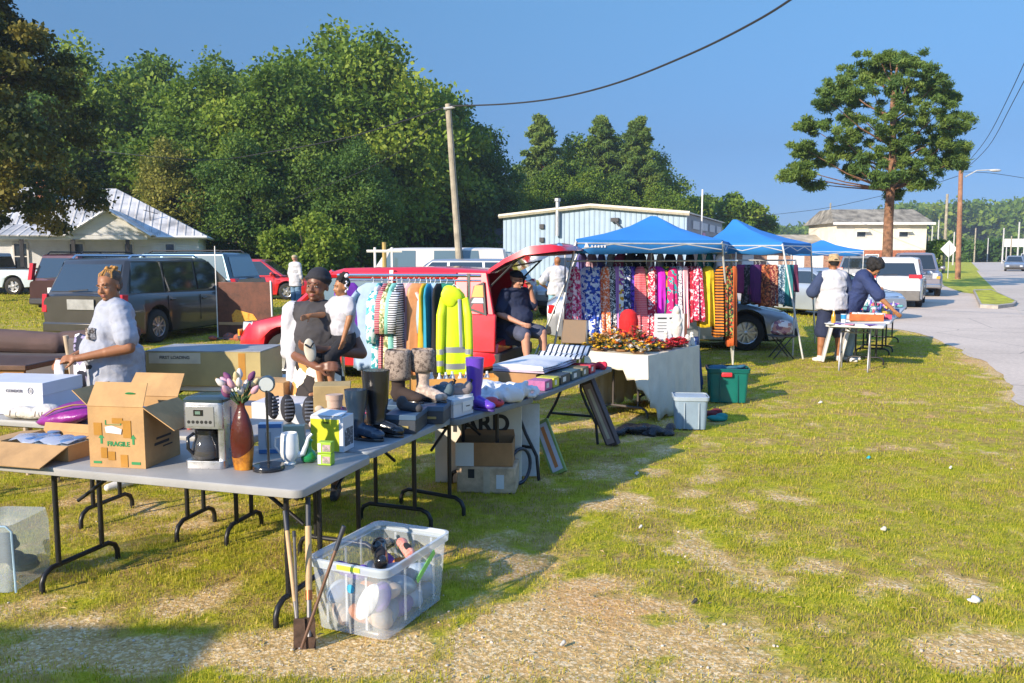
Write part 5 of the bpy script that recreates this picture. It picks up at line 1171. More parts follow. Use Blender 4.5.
u1, v1 = (-.956, .294), (.294, .956); A1 = (-.99, 3.89)
table('long grey folding table nearest the camera holding the coffee maker', A1, u1, v1, 1.90, .76)
u2 = (.353, .936); v2 = (-.936, .353); A2 = (-.79, 4.665)
table('short slate grey folding table holding the boots and black shoe boxes', A2, u2, v2, 1.17, .74, top=M('table_blue_grey', (.24, .27, .30), .5, var=.08, bump=.15, bs=90), ends=(1, 1))
u3 = (.516, .857); v3 = (-.857, .516); A3 = (-.37, 5.62)
table('slate folding table with the purple rain boot above the YARD board', A3, u3, v3, 1.08, .76, top=tdark, H=.735)
u4 = (.42, .907); v4 = (-.907, .42); A4 = (.20, 6.56)
table('dark folding table with bent legs and framed boards leaning on it', A4, u4, v4, 1.90, .72, top=tdark, style='bent')
# back row
u5, v5 = (-.97, .24), (.24, .97); A5 = (-1.25, 5.05+.0)
table('grey folding table behind the nearest one, under the white box and purple pillow', (-2.72, 5.42), (-.965, .26), (.26, .965), 1.80, .70)
table('grey folding table behind the coffee maker with shoes and small boxes', (-1.62, 5.08), (-.97, .24), (.24, .97), .80, .62, H=.72)
table('pale folding table at the far back holding the large golden carton', (-1.75, 6.95), (-.99, .12), (.12, .99), 1.75, .76, top=twht)
# cloth covered table
cw = cloth('cream_cloth', (.62, .58, .49), var=.06, bump=.3, bs=25)
AX = Vector((1.46, 9.12, 0)); u6 = Vector((.60, .80, 0)); v6 = Vector((-.80, .60, 0))
table('folding table mostly hidden under a long cream cloth with autumn flowers', AX, (.6, .8), (-.8, .6), 1.28, .76, leg=M('leg_brown', (.06, .05, .045), .5))
def drape(name, label, A, u, v, L, Wt, drops, mat, H=TH, amp=.035, seed=1):
    "cloth over a table: sheet plus hanging sides; drops for near end, right side, far end, left side"
    rd = random.Random(seed); mb = MB(); A = Vector((A[0], A[1], 0)); u = Vector((u[0], u[1], 0)).normalized(); v = Vector((v[0], v[1], 0)).normalized()
    e = .012; P = lambda a, b, z: A+u*a+v*b+Vector((0, 0, z))
    top = [(-e, -e), (L+e, -e), (L+e, Wt+e), (-e, Wt+e)]; per = []
    for i, (d, k) in enumerate(((drops[1], 40), (drops[2], 16), (drops[3], 40), (drops[0], 16))):
        a0, a1 = top[i], top[(i+1) % 4]
        for j in range(k):
            t = j/k; per.append((a0[0]+(a1[0]-a0[0])*t, a0[1]+(a1[1]-a0[1])*t, drops[(1, 2, 3, 0)[i]], ((0, -1), (1, 0), (0, 1), (-1, 0))[i], t))
    # blend drops at the corners
    n = len(per); rings = []; hh = H+.006
    for q in range(9):
        f = q/8; rg = []
        for i, (a, b, d, nn, t) in enumerate(per):
            dp, dn = per[(i-3) % n][2], per[(i+3) % n][2]; dd = (per[(i-5) % n][2]+per[(i-2) % n][2]+d+per[(i+2) % n][2]+per[(i+5) % n][2])/5
            w = amp*f*(math.sin(i*.95+seed)+.6*math.sin(i*2.1+1))+.05*f*min(1, dd)+.006
            nz = per[(i-1) % n][3], per[(i+1) % n][3]; nx_ = (nn[0]+nz[0][0]+nz[1][0])/3; ny_ = (nn[1]+nz[0][1]+nz[1][1])/3
            rg.append(P(a+nx_*w, b+ny_*w, max(.012, hh-dd*f*(1+.05*math.sin(i*.7+seed)))))
        rings.append(rg)
    mb.loft(rings, caps=False); c = len(mb.v); mb.add([P(L/2, Wt/2, hh)], []); 
    for i in range(n): mb.f.append((i, (i+1) % n, c)); mb.fm.append(0)
    o = mb.build(name, mat, None, smooth=70); md = o.modifiers.new('s', 'SOLIDIFY'); md.thickness = .004; md.offset = 1
    tag(o, label, 'tablecloth'); return o
drape('tablecloth', 'long cream cloth hanging to the grass on the right side of its table', AX, u6, v6, 1.28, .76, (.17, .72, .70, .70), cw, amp=.02, seed=3)
# right hand tables
table('small white plastic table with grey legs at the end of the right goods row', (5.70, 12.95), (-.90, .44), (.44, .90), .86, .60, top=twht, leg=tlg, style='bent', group='right goods tables')
uR = (.46, .89); vR = (-.89, .46)
table('black legged goods table beside the two shoppers', (6.15, 13.75), uR, vR, 1.85, .76, top=twht, group='right goods tables')
table('farther black legged goods table at the pavement edge, covered with bright wares', (7.10, 15.55), uR, vR, 2.3, .76, top=twht, group='right goods tables')
for q, (px, lb) in enumerate(((826, 'outer of two white folded table tops leaning beside the shoppers'), (834, 'inner of two white folded table tops leaning beside the shoppers'))):
    g = at(px-2+q*2, 364); o = MB().box((0, 0, .37), (.05, .75, .74)).build('folded_table', twht, None, bevel=.015, loc=(g.x+.1+.13*q, g.y+.45, .02)); o.rotation_euler = (0, R(12), R(-14)); tag(o, lb, 'table', 'folded tables')

# ------------------------------------------------------------------ canopies
cblue = cloth('canopy_blue', (.022, .20, .55), var=.05, vs=2, bump=.1); cbl = MC['canopy_blue']; polew = M('canopy_pole', (.62, .62, .60), .35, .3)
def canopy(name, label, C4, top4, ze, zp, peak, val=.22, fmat=cblue):
    "C4: four eave corners (x, y), top4 feet positions"
    c = Vector((sum(p[0] for p in C4)/4, sum(p[1] for p in C4)/4, 0)); o = thing(name, label, 'canopy', c, 0, 'blue pop-up canopies')
    L = lambda p, z: Vector((p[0]-c.x, p[1]-c.y, z)); pk = Vector((peak[0], peak[1], zp)); mb = MB(); N = 8
    ring = []
    for i in range(4):
        a, b = C4[i], C4[(i+1) % 4]
        for k in range(N): t = k/N; sag = math.sin(PI*t)*.05; ring.append((a[0]+(b[0]-a[0])*t, a[1]+(b[1]-a[1])*t, ze-sag*.3))
    n = len(ring); rings = []
    for f, dz in ((1, 0), (.66, -.05), (.33, -.06), (.04, 0)):
        rings.append([L((pk.x+c.x+(x-c.x-pk.x)*f, pk.y+c.y+(y-c.y-pk.y)*f), z+(zp-z)*(1-f)+dz) for x, y, z in ring])
    low = [L((x, y), z-val-.015*math.sin(i*1.3)) for i, (x, y, z) in enumerate(ring)]
    mb.loft([low]+rings, caps=False); mb.f.append(tuple(len(mb.v)-n+i for i in range(n))); mb.fm.append(0)
    mb.build('roof', fmat, o, smooth=25, solid=.006)
    mb = MB()
    for i in range(4):
        a, b = L(C4[i], ze-.06), L(C4[(i+1) % 4], ze-.06); mb.tube([a, b], .012, 6)
        m = a.lerp(b, .5)
        for k in range(4): q0, q1 = a.lerp(b, k/4), a.lerp(b, (k+1)/4); mb.tube([q0+Vector((0, 0, -.01 if k % 2 else -.09)), q1+Vector((0, 0, -.09 if k % 2 else -.01))], .009, 6)
        mb.tube([a, pk-Vector((0, 0, .08))], .01, 6)
    mb.build('truss', polew, o, smooth=50)
    for i in range(4): MB().tube([L(top4[i], 0), L(C4[i], ze-.03)], .017, 8).build('leg', polew, o, smooth=50)
    return o
# first canopy: eave corners read from the photo
fl, fr = atd(578, 257, 12.6), atd(716, 261, 12.9)
gl, gr = at(547, 381), at(733, 366)
ze = 2.02
c0 = atd(576, 253, 12.4); c1 = atd(720, 255, 13.0)
E4 = [(c0.x, c0.y), (c1.x+.02, c1.y), (c1.x+.75, c1.y+2.45), (c0.x+.3, c0.y+2.6)]; F4 = [(gl.x, gl.y), (gr.x, gr.y), (gr.x+1.0, gr.y+3.0), (gl.x-.1, gl.y+3.0)]
can1 = canopy('pop_up_canopy', 'nearest blue pop-up canopy sheltering the long dress rack', E4, F4, 2.05, 2.46, ((c0.x+c1.x)/2-sum(p[0] for p in E4)/4+.25, .0), .20)
text_mesh('QUEST', 'logo', M('logo_white', (.75, .75, .75), .5, var=0), .085, can1, face_mtx((E4[0][0]-sum(p[0] for p in E4)/4+.36, E4[0][1]-sum(p[1] for p in E4)/4-.008+.05*0, 1.95), math.atan2(E4[1][1]-E4[0][1], E4[1][0]-E4[0][0]))) if 0 else None
mb = MB(); q = Vector((E4[0][0]-sum(p[0] for p in E4)/4, E4[0][1]-sum(p[1] for p in E4)/4, 0)); dr = Vector((E4[1][0]-E4[0][0], E4[1][1]-E4[0][1], 0)).normalized()
for a, b_, z in ((.12, .20, .07), (.23, .26, .035), (.28, .31, .035), (.33, .36, .035), (.38, .41, .035), (.43, .46, .035)):
    mb.slab([q+dr*a+Vector((0, -.012, 1.93)), q+dr*b_+Vector((0, -.012, 1.93)), q+dr*((a+b_)/2+.01)+Vector((0, -.012, 1.93+z)), q+dr*((a+b_)/2-.01)+Vector((0, -.012, 1.93+z))], .003, (0, -1, 0))
mb.build('logo', M('logo_white', (.75, .75, .75), .5, var=0), can1)
c0 = atd(712, 249, 15.6); c1 = atd(782, 253, 15.0); 
E4 = [(c0.x-.2, c0.y-.2), (c1.x, c1.y), (c1.x+1.2, c1.y+2.0), (c0.x+.6, c0.y+2.6)]; g1 = at(784, 348)
F4 = [(c0.x-.3, c0.y-.4), (c1.x+.35, c1.y-.25), (c1.x+1.5, c1.y+2.4), (c0.x+.5, c0.y+3)]
can2 = canopy('pop_up_canopy', 'second blue pop-up canopy behind the first, over darker clothes', E4, F4, 2.04, 2.50, (-.35, 0), .2)
E4 = [(9.35, 28.6), (11.6, 28.2), (12.0, 30.4), (9.8, 30.8)]
canopy('pop_up_canopy', 'small far blue canopy just left of the man in the straw hat', E4, [(p[0]*1.0, p[1]) for p in E4], 1.95, 2.3, (0, 0), .18)
# an unseen canopy, added out of frame to shade the near left lawn
E4 = [(-8.4, -3.2), (-5.25, -3.2), (-5.25, .25), (-8.4, .25)]
cn = canopy('pop_up_canopy', 'unseen blue canopy added beyond the lower left frame edge to shade the near grass', E4, E4, 2.3, 3.0, (0, 0), .3)
# the silver cars nose etc. are shaded by their own canopies

# ------------------------------------------------------------------ hanging clothes
hangw = M('hanger_white', (.70, .70, .70), .4, var=0)
def hanger(parent, z=0, w=.19):
    mb = MB(); mb.tube([(0, 0, z-.005), (.012, 0, z+.035), (-.002, 0, z+.055), (-.014, 0, z+.04)], .003, 5); mb.tube([(0, 0, z), (-w, 0, z-.095), (w, 0, z-.095), (0, 0, z)], .005, 5)
    return mb.build('hanger', hangw, parent, smooth=50)
def garment(label, mat, L=.7, w=.20, flare=1.0, sleeves=0, loc=(0, 0, 0), rz=0, kind='shirt', group=None, seed=0, hood=False, name=None, folds=1.0, neck=.07):
    rd = random.Random(seed); o = thing(name or kind, label, kind, loc, rz, group)   # origin at the hanger hook, cloth below
    mb = MB(); rings = []; n = 26; ph = rd.uniform(0, 6)
    for i in range(13):
        t = i/12
        if t < .12: ww = neck+(w-neck)*(t/.12)**.8; z = -.055-.075*(t/.12)
        else: tt = (t-.12)/.88; ww = w*(1+(flare-1)*tt)*(1-.06*math.sin(PI*min(1, tt*1.6))); z = -.13-(L-.13)*tt
        dpt = (.022+.035*t)*folds; rg = []
        for j in range(n):
            a = 2*PI*j/n; fo = .013*folds*t*math.sin(a*7+ph)+.009*folds*t*math.sin(a*11+ph*2)
            rg.append((ww*math.cos(a)*(1+fo*1.5), dpt*math.sin(a)+fo*(1 if math.sin(a) > 0 else -1)+.012*t*math.sin(ph+4*ww*math.cos(a)/w), z+.012*t*math.sin(a*3+ph)))
        rings.append(rg)
    mb.loft(rings, caps=False)
    mb.build('cloth', mat, o, smooth=60, solid=.003)
    for s in ((1, -1) if sleeves else ()):
        mb = MB(); mb.tube([(s*w*.80, 0, -.145), (s*(w+.035), 0, -.24), (s*(w+.05), .01, -.24-sleeves*.5), (s*(w+.045), .015, -.24-sleeves)], [.055, .062, .055, .05], 10, caps=False, sy=.55)
        mb.build('sleeve', mat, o, smooth=60, solid=.003)
    if hood: MB().ell((0, .02, -.03), (.11, .06, .10), None, 14, 9).build('hood', mat, o, smooth=60)
    hanger(o, -.055, w*.92); return o
lam = [('pale blue long sleeved shirt at the left end of the clothes rail', cloth('shirt_paleblue', (.30, .40, .54)), 1.02, .20, .60), ]
# the clothes rail in front of the red vehicle
RY = 8.4
ra, rb_ = atd(338, 275, RY+.15), atd(481, 275, RY-.1)
rk = thing('clothes_rail', 'chrome clothes rail in front of the red vehicle', 'clothes rail', ((ra.x+rb_.x)/2, RY, 0))
cxr = (ra.x+rb_.x)/2; z1 = ra.z
mb = MB(); mb.tube([(ra.x-cxr, .12, z1), (rb_.x-cxr, -.1, z1)], .016, 8); mb.tube([(ra.x-cxr, .12, z1-.05), (rb_.x-cxr, -.1, z1-.05)], .010, 8); mb.build('rail', chrome, rk, smooth=50)
for x, y in ((ra.x-cxr+.04, .12), (rb_.x-cxr-.12, -.1)):
    MB().tube([(x, y, .06), (x, y, z1+.02)], .018, 8).build('post', chrome, rk, smooth=50); MB().tube([(x, y-.28, .05), (x, y, .07), (x, y+.28, .05)], .018, 8).build('foot', chrome, rk, smooth=50)
stripes = pattern('pink_stripe', 'hstripe', ['#b03a52', '#e9c9c4', '#8e2f45'], 9)
RAIL = [(372, .19, 0, .92, .35, cloth('shirt_paleblue', (.27, .37, .52), var=.06), 'pale blue sweatshirt hanging at the left end of the clothes rail'),
 (381, .06, 0, 1.0, .4, pattern('teal_print', 'blobs', ['#5fb6b8', '#d9ece8', '#2f8f98'], 26), 'narrow teal printed shirt next to the pale blue sweatshirt'),
 (387, .05, 0, .92, .3, stripes, 'red and white striped shirt seen edge on'), (391, .05, 0, .9, .3, pattern('olive_print', 'blobs', ['#b7a77c', '#6d7d4a', '#e0d6b0'], 40), 'olive and cream printed blouse between striped shirts'),
 (396, .05, 0, .88, .3, cloth('mint', (.25, .62, .50)), 'mint green top seen edge on'), (401, .06, 0, .95, .3, pattern('bw_stripe', 'hstripe', ['#12141c', '#dcdfe4'], 14), 'black and white zigzag striped top'),
 (408, .09, .4, .95, .25, pattern('pink_tee', 'blobs', ['#d9b3b0', '#d9b3b0', '#c79c9a', '#8a5a50'], 11), 'pale pink tee with brown lettering like print'), (414, .08, .2, .9, 0, cloth('mauve', (.42, .25, .30)), 'mauve top with a grey collar'),
 (419, .13, .3, 1.0, 0, cloth('tan_satin', (.48, .22, .09), rough=.45), 'shiny tan brown dress in the middle of the rail'), (426, .06, 0, 1.0, 0, cloth('mustard', (.62, .38, .02)), 'mustard yellow top seen edge on'),
 (430, .05, 0, .95, 0, cloth('teal_deep', (.02, .26, .40)), 'deep teal top right of the mustard one'), (434, .09, .25, .78, .3, cloth('ice_tee', (.36, .52, .66)), 'light blue tee with a small dark print'),
 (440, .06, 0, 1.12, 0, cloth('black_long', (.015, .015, .018)), 'long black garment near the right end of the rail'), (446, .08, 0, .9, 0, cloth('green_dark', (.01, .16, .12)), 'dark green top just left of the yellow safety jacket')]
for i, (px, w, yaw, L, sl, mt, lb) in enumerate(RAIL):
    p = atd(px, 277, RY-.01*i); garment(lb, mt, L, max(.10, w) if w > .07 else .16, 1.12, sl, (p.x, RY+.05-.012*i, z1-.02), (R(12*(i % 3-1))+yaw*.2) if w > .07 else R(66+3*(i % 4)), 'shirt', 'clothes on the chrome rail', i, name='blouse')
# hi-vis jacket
hv = cloth('hi_vis', (.62, .78, .01), var=.05, rough=.5); refl = M('reflective', (.42, .44, .47), .3, .5, var=.05)
p = atd(454, 279, RY-.25); J = thing('safety_jacket', 'neon yellow hooded safety jacket with silver bands at the right end of the rail', 'jacket', (p.x, RY-.25, p.z-.03), R(6)); J.scale = (.68, .8, 1.0)
mb = MB(); rings = []
W_ = lambda t: .075+.10*min(1, t/.10)+.055*t
for i in range(16):
    t = i/15; ww = W_(t); rg = []
    for j in range(30):
        a = 2*PI*j/30; rg.append((ww*math.cos(a), (.035+.05*t)*math.sin(a)+.008*t*math.sin(a*5+1), -.06-.93*t+.015*t*math.cos(a)))
    rings.append(rg)
mb.loft(rings, caps=False); mb.build('coat', hv, J, smooth=60, solid=.004)
for s in (1, -1):
    mb = MB(); mb.tube([(s*.14, -.01, -.16), (s*.19, -.04, -.32), (s*.205, -.06, -.62), (s*.20, -.07, -.86)], [.055, .062, .055, .05], 12, caps=False, sy=.7); sv_ = mb.build('sleeve', hv, J, smooth=60, solid=.004)
    MB().tube([(s*.204, -.061, -.64), (s*.203, -.063, -.69)], [.058, .057], 12, caps=False, sy=.7).build('band', refl, sv_, smooth=60); MB().tube([(s*.203, -.066, -.75), (s*.202, -.068, -.80)], [.056, .055], 12, caps=False, sy=.7).build('band', refl, sv_, smooth=60)
for z in (-.62, -.78):
    mb = MB(); t = (-z-.06)/.93; mb.loft([[((W_(t)+.006)*math.cos(2*PI*j/30), (.042+.05*t)*math.sin(2*PI*j/30)+.008*t*math.sin(10*PI*j/30+1), zz) for j in range(30)] for zz in (z, z-.055)], caps=False); mb.build('band', refl, J, smooth=60)
mb = MB(); mb.tube([(.07, -.06, -.16), (.085, -.085, -.5), (.09, -.09, -.62)], .015, 6, sx=1.5, sy=.4); mb.build('band', refl, J)
mb = MB(); mb.ell((-.02, -.03, -.11), (.15, .045, .075), (0, .30, 0), 18, 10); mb.ell((-.08, -.045, -.15), (.12, .03, .085), (0, .45, 0), 16, 9); remesh(mb, 'hood', hv, .008, 10, J)
hanger(J, -.02, .15)

# dresses under the first canopy
def band(c, c2): return pattern('band_%s%s' % (c[1:], c2[1:]), 'hstripe', [c, c2, c, c], 9)
DR = [('pink and white leaf print dress', pattern('dr1', 'blobs', ['#e0357e', '#f6e3ea', '#c41f63', '#f3d0dd'], 34), 574, .10, 1.12), ('blue and white geometric dress', pattern('dr2', 'blobs', ['#1f3f9c', '#dfe4ee', '#2b54c0', '#c9d3ea'], 29), 588, .14, 1.10), ('second blue and white print dress', MC['dr2'], 597, .12, 1.12),
 ('orange and white polka dress', pattern('dr3', 'blobs', ['#e8703a', '#f6d9c8', '#e8703a'], 49), 605, .08, 1.1), ('black and white speckled dress', pattern('dr4', 'blobs', ['#1b1b20', '#e8e8e8', '#50505a'], 66), 611, .08, 1.15), ('lilac and pink striped dress', pattern('dr5', 'vstripe', ['#b46ac0', '#f0c9e0', '#7b3fa0'], 14), 616, .07, 1.2),
 ('yellow and white floral dress', pattern('dr6', 'blobs', ['#d9a21c', '#f4efe4', '#8a3fa0', '#f4efe4'], 26), 620, .09, 1.2), ('navy and white floral dress', pattern('dr7', 'blobs', ['#182650', '#e2e5ef', '#182650', '#44548c'], 40), 626, .09, 1.1), ('violet and navy print dress', pattern('dr8', 'blobs', ['#4a2a9a', '#27205a', '#6b48c4'], 43), 632, .09, 1.05),
 ('red and white tie dye dress', band('#d93a4a', '#f4dfe0'), 640, .11, 1.3), ('brown patterned long dress', pattern('dr9', 'blobs', ['#6b4a2c', '#b39a6c', '#33261a'], 31), 646, .08, 1.3), ('crimson dress with white dots', pattern('dr10', 'blobs', ['#b3123c', '#b3123c', '#b3123c', '#f5e6ea'], 58), 651, .09, 1.3), 
 ('plain bright magenta long dress', cloth('magenta', (.62, .015, .52)), 658, .13, 1.42), ('green and black tropical dress', pattern('dr11', 'blobs', ['#1c8a55', '#0e1f18', '#d8b02c', '#137044'], 23), 666, .09, 1.3), ('pink dress with turquoise spots', pattern('dr12', 'blobs', ['#e01c70', '#e01c70', '#1fa6a6', '#e01c70'], 26), 672, .09, 1.25),
 ('grey and white lace print dress', pattern('dr13', 'blobs', ['#d8d3da', '#5a5a66', '#efeaf0'], 63), 679, .09, .95), ('rose and cream striped dress', pattern('dr14', 'vstripe', ['#d05070', '#f0dfe0'], 16), 684, .07, 1.0), ('deep red floral dress', pattern('dr15', 'blobs', ['#b01030', '#f0b0b8', '#b01030', '#8a0c28'], 31), 691, .10, .92), ('coral red patterned tunic', pattern('dr16', 'blobs', ['#d02a54', '#f3c6cf', '#b01a40'], 43), 697, .09, .9),
 ('mustard dress with a grey hem', pattern('dr17', 'mottle', ['#a88a10', '#d8b81c', '#c7a616'], 8), 708, .12, 1.0), ('black and orange striped dress', pattern('dr18', 'hstripe', ['#15120f', '#c9761f'], 7), 721, .10, 1.15), ('dark green speckled dress', pattern('dr19', 'blobs', ['#16241c', '#8a9a4c', '#16241c', '#b8401c'], 52), 728, .09, 1.15), ('plain burnt orange dress', cloth('burnt', (.50, .10, .02)), 733, .07, 1.3)]
RK = thing('dress_rack', 'long white double rail under the nearest canopy carrying the bright dresses', 'clothes rack', (2.3, 13.1, 0))
xa, xb = atd(566, 260, 13.0).x-2.3, atd(736, 260, 13.4).x-2.3
for y, z in ((-.15, 1.73), (.55, 1.86)):
    MB().tube([(xa, y, z), (xb, y+.35, z)], .014, 8).build('rail', polew, RK, smooth=50)
for x in (xa, (xa+xb)/2, xb):
    MB().tube([(x, .1+(x-xa)*.08, 0), (x, .1+(x-xa)*.08, 1.86)], .014, 8).build('post', polew, RK, smooth=50)
for i, (lb, mt, px, w, L) in enumerate(DR):
    p = atd(px, 268, 12.95+.4*i/22); mt = mt if mt else None
    garment(lb+' on the first rack', mt, L, w*.95, 1.25+.25*(i % 3 == 0), 0, (p.x, p.y+random.uniform(-.04, .04), 1.70), R(random.uniform(-22, 22)), 'dress', 'dresses under the nearest canopy', i, name='dress', folds=2.3, neck=.04)
# hangers and tops on the upper rail behind
rd = random.Random(12); cols = [cloth('up%d' % i, c) for i, c in enumerate([(.02, .02, .04), (.05, .06, .2), (.45, .44, .46), (.35, .05, .12), (.02, .2, .2), (.08, .07, .07), (.5, .3, .35), (.12, .1, .3)])]
names = ['black', 'navy', 'pale grey', 'wine red', 'teal', 'charcoal', 'dusty pink', 'indigo']
for i in range(15):
    px = 582+i*9.8; k = rd.randrange(8); p = atd(px, 262, 13.6+.3*i/24)
    o = garment('short %s top on a white hanger in the back row of the first rack' % names[k], cols[k], rd.uniform(.30, .45), rd.uniform(.10, .15), 1.1, 0, (p.x, p.y, 1.90), R(rd.uniform(30, 80)), 'top', 'tops in the back row of the first rack', 50+i, name='blouse')
# second rack
RK2 = thing('dress_rack', 'white rack under the second canopy with darker clothes', 'clothes rack', (4.1, 15.3, 0))
xa, xb = atd(736, 262, 15.3).x-4.1, atd(796, 262, 15.3).x-4.1
MB().tube([(xa, 0, 1.72), (xb, 0, 1.72)], .014, 8).build('rail', polew, RK2, smooth=50)
for x in (xa, xb): MB().tube([(x, 0, 0), (x, 0, 1.74)], .014, 8).build('post', polew, RK2, smooth=50)
D2 = [('plum poncho', cloth('plum', (.16, .02, .10)), 742, .17, .75), ('black and grey dress', pattern('dr20', 'blobs', ['#15151a', '#55505a', '#15151a'], 43), 749, .09, 1.0), ('dark purple dress', cloth('purple_dark', (.07, .01, .09)), 755, .10, .95), ('maroon long dress', cloth('maroon_c', (.14, .01, .03)), 760, .09, 1.0), ('rust and brown patterned dress', pattern('dr21', 'blobs', ['#8a3f24', '#b0683c', '#4a2416'], 37), 766, .09, 1.05),
 ('brown red printed dress', pattern('dr22', 'blobs', ['#7a2a2a', '#c08a6a', '#5a1c20'], 49), 772, .10, 1.05), ('blue grey dotted dress', pattern('dr23', 'blobs', ['#50748c', '#c8d4dc', '#2c4c60'], 58), 782, .12, 1.0), ('teal long skirt', cloth('teal_sk', (.02, .16, .18)), 789, .07, 1.05), ('wine coloured blouse', cloth('wine_b', (.12, .02, .06)), 794, .07, .7)]
for i, (lb, mt, px, w, L) in enumerate(D2):
    p = atd(px, 262, 15.2); garment(lb+' on the second rack', mt, L*.76, w*1.1, 1.15, 0, (p.x, 15.2+random.uniform(-.05, .05), 1.70), R(random.uniform(-25, 25)), 'dress', 'clothes under the second canopy', 90+i, name='dress', folds=1.5)
# purple shirt hanging behind the young woman
p = atd(330, 285, 7.6); garment('purple shirt hanging at the far left end of the rail behind the two faces', cloth('violet_s', (.13, .02, .32)), .6, .13, 1.1, 0, (ra.x+.1, RY+.1, z1-.02), R(10), 'top', 'clothes on the chrome rail', 200, name='blouse')
# ------------------------------------------------------------------ goods on and under the tables
card = M('cardboard', (.44, .26, .11), .85, var=.12, vs=7, bump=.15, bs=60); cardd = M('cardboard_brown', (.36, .19, .08), .85, var=.12, vs=7); cardp = M('cardboard_pale', (.52, .42, .30), .85, var=.12, vs=7); tape = M('brown_tape', (.40, .19, .03), .35, var=.1)
wbox = M('box_white', (.55, .57, .62), .55, var=.04); green = M('ink_green', (.02, .22, .07), .7, var=0); inkb = M('ink_black', (.02, .02, .022), .7, var=0); paper = M('paper', (.66, .66, .66), .7, var=.05); steel = M('steel_brushed', (.52, .52, .54), .28, .9, var=.05, vs=30)
gloss_b = M('gloss_black', (.012, .012, .014), .18, var=0, coat=.5); clearg = M('clear_glass', (.9, .93, .95), .03, var=0, trans=1)
def obox(name, label, loc, rz, d, mat, th=.006, flaps=(), cat='box', group=None, z0=0):
    "open box: d = width, depth, height; flaps = (side, length, angle from vertical); sides f b l r"
    o = thing(name, label, cat, loc, rz, group); w, dp, h = d; mb = MB()
    mb.box2((-w/2, -dp/2, 0), (w/2, dp/2, th)); mb.box2((-w/2, -dp/2, th), (w/2, -dp/2+th, h)); mb.box2((-w/2, dp/2-th, th), (w/2, dp/2, h)); mb.box2((-w/2, -dp/2+th, th), (-w/2+th, dp/2-th, h)); mb.box2((w/2-th, -dp/2+th, th), (w/2, dp/2-th, h))
    mb.build('carton', mat, o)
    for s, ln, ang in flaps:
        a = R(ang); 
        if s in 'fb':
            q = -1 if s == 'f' else 1; y = q*dp/2; p = [(-w/2, y, h), (w/2, y, h), (w/2-.01, y+q*ln*math.sin(a), h+ln*math.cos(a)), (-w/2+.01, y+q*ln*math.sin(a), h+ln*math.cos(a))]
        else:
            q = -1 if s == 'l' else 1; x = q*w/2; p = [(x, -dp/2, h), (x, dp/2, h), (x+q*ln*math.sin(a), dp/2-.01, h+ln*math.cos(a)), (x+q*ln*math.sin(a), -dp/2+.01, h+ln*math.cos(a))]
        MB().slab(p, .005).build('flap', mat, o)
    return o
def cbox(name, label, loc, rz, d, mat, cat='box', group=None, lid=None, bevel=.003, parts=()):
    "closed box, optional lid lip; parts: (name, mat, x0, z0, x1, z1) printed patches on the front face, or with side 'r'"
    o = thing(name, label, cat, loc, rz, group); w, dp, h = d
    MB().box2((-w/2, -dp/2, 0), (w/2, dp/2, h if not lid else h-.002)).build('carton', mat, o, bevel=bevel)
    if lid: MB().box2((-w/2-.004, -dp/2-.004, h-lid[1]), (w/2+.004, dp/2+.004, h+.003)).build('lid', lid[0], o, bevel=bevel)
    for p in parts:
        nm, mt, a, b, c, e_ = p[:6]; e = .0015+(.004 if lid else 0)
        if len(p) > 6 and p[6] == 'r': MB().box2((w/2+e-.001, a, b), (w/2+e+.0005, c, e_)).build(nm, mt, o)
        elif len(p) > 6 and p[6] == 't': MB().box2((a, b, h+.004), (c, e_, h+.0055)).build(nm, mt, o)
        else: MB().box2((a, -dp/2-e-.0005, b), (c, -dp/2-e+.001, e_)).build(nm, mt, o)
    return o
def on(px, py, h=TH): v = at(px, py, h); v.z += .001; return v
T1r = math.atan2(-u1[1], -u1[0])          # direction of the front edge (left to right)

# the FRAGILE box
L_ = on(88, 466); Rr = on(143, 470); a = math.atan2(Rr.y-L_.y, Rr.x-L_.x); a = R(-9)
bx = obox('cardboard_box', 'open brown cardboard box printed FRAGILE beside the coffee maker', on(116, 468)+Vector((.035, .165, 0)), a, (.315, .33, .32), card, flaps=(('f', .135, -30), ('l', .12, 50), ('r', .20, 125), ('b', .15, 40)))
def on_front(txt, x, z, size, mat, par, dp, bold=0, squash=1, name='print'): return text_mesh(txt, name, mat, size, par, face_mtx((x, -dp/2-.002, z)), .0006, squash, bold)
on_front('FRAGILE', .01, .125, .034, green, bx, .33, .001)
for x in (-.085, .095):
    mb = MB(); mb.slab([(x-.006, -.166, .125), (x+.006, -.166, .125), (x+.006, -.166, .155), (x-.006, -.166, .155)], .001, (0, -1, 0)); mb.slab([(x-.016, -.166, .155), (x+.016, -.166, .155), (x, -.166, .178)], .001, (0, -1, 0)); mb.build('arrow_print', green, bx)
for x0, x1, z0, z1 in ((-.135, -.09, .02, .032), (.02, .045, .025, .036), (.08, .13, .02, .034), (-.06, .03, .225, .2275), (-.06, -.055, .225, .25), (.025, .03, .225, .25)): MB().box2((x0, -.1675, z0), (x1, -.1655, z1)).build('stripe_print', green, bx)
for x0, x1, z0, z1 in ((-.125, -.08, .17, .235), (.04, .085, .16, .25), (-.09, -.055, .05, .105), (-.05, -.01, .04, .085), (.02, .06, .006, .07), (-.02, .04, .235, .262)): MB().box2((x0, -.1685, z0), (x1, -.1662, z1)).build('tape', tape, bx)
MB().slab([(-.055, -.169, .185), (.03, -.169, .178), (.035, -.169, .205), (-.02, -.169, .222), (-.06, -.169, .215)], .0015, (0, -1, 0)).build('torn_label', paper, bx)
for y0, z0, y1, z1 in ((-.08, .10, .06, .115), (-.06, .13, .08, .142), (.0, .08, .09, .088)): MB().box2((.158, y0, z0), (.159, y1, z1)).build('side_print', inkb, bx)
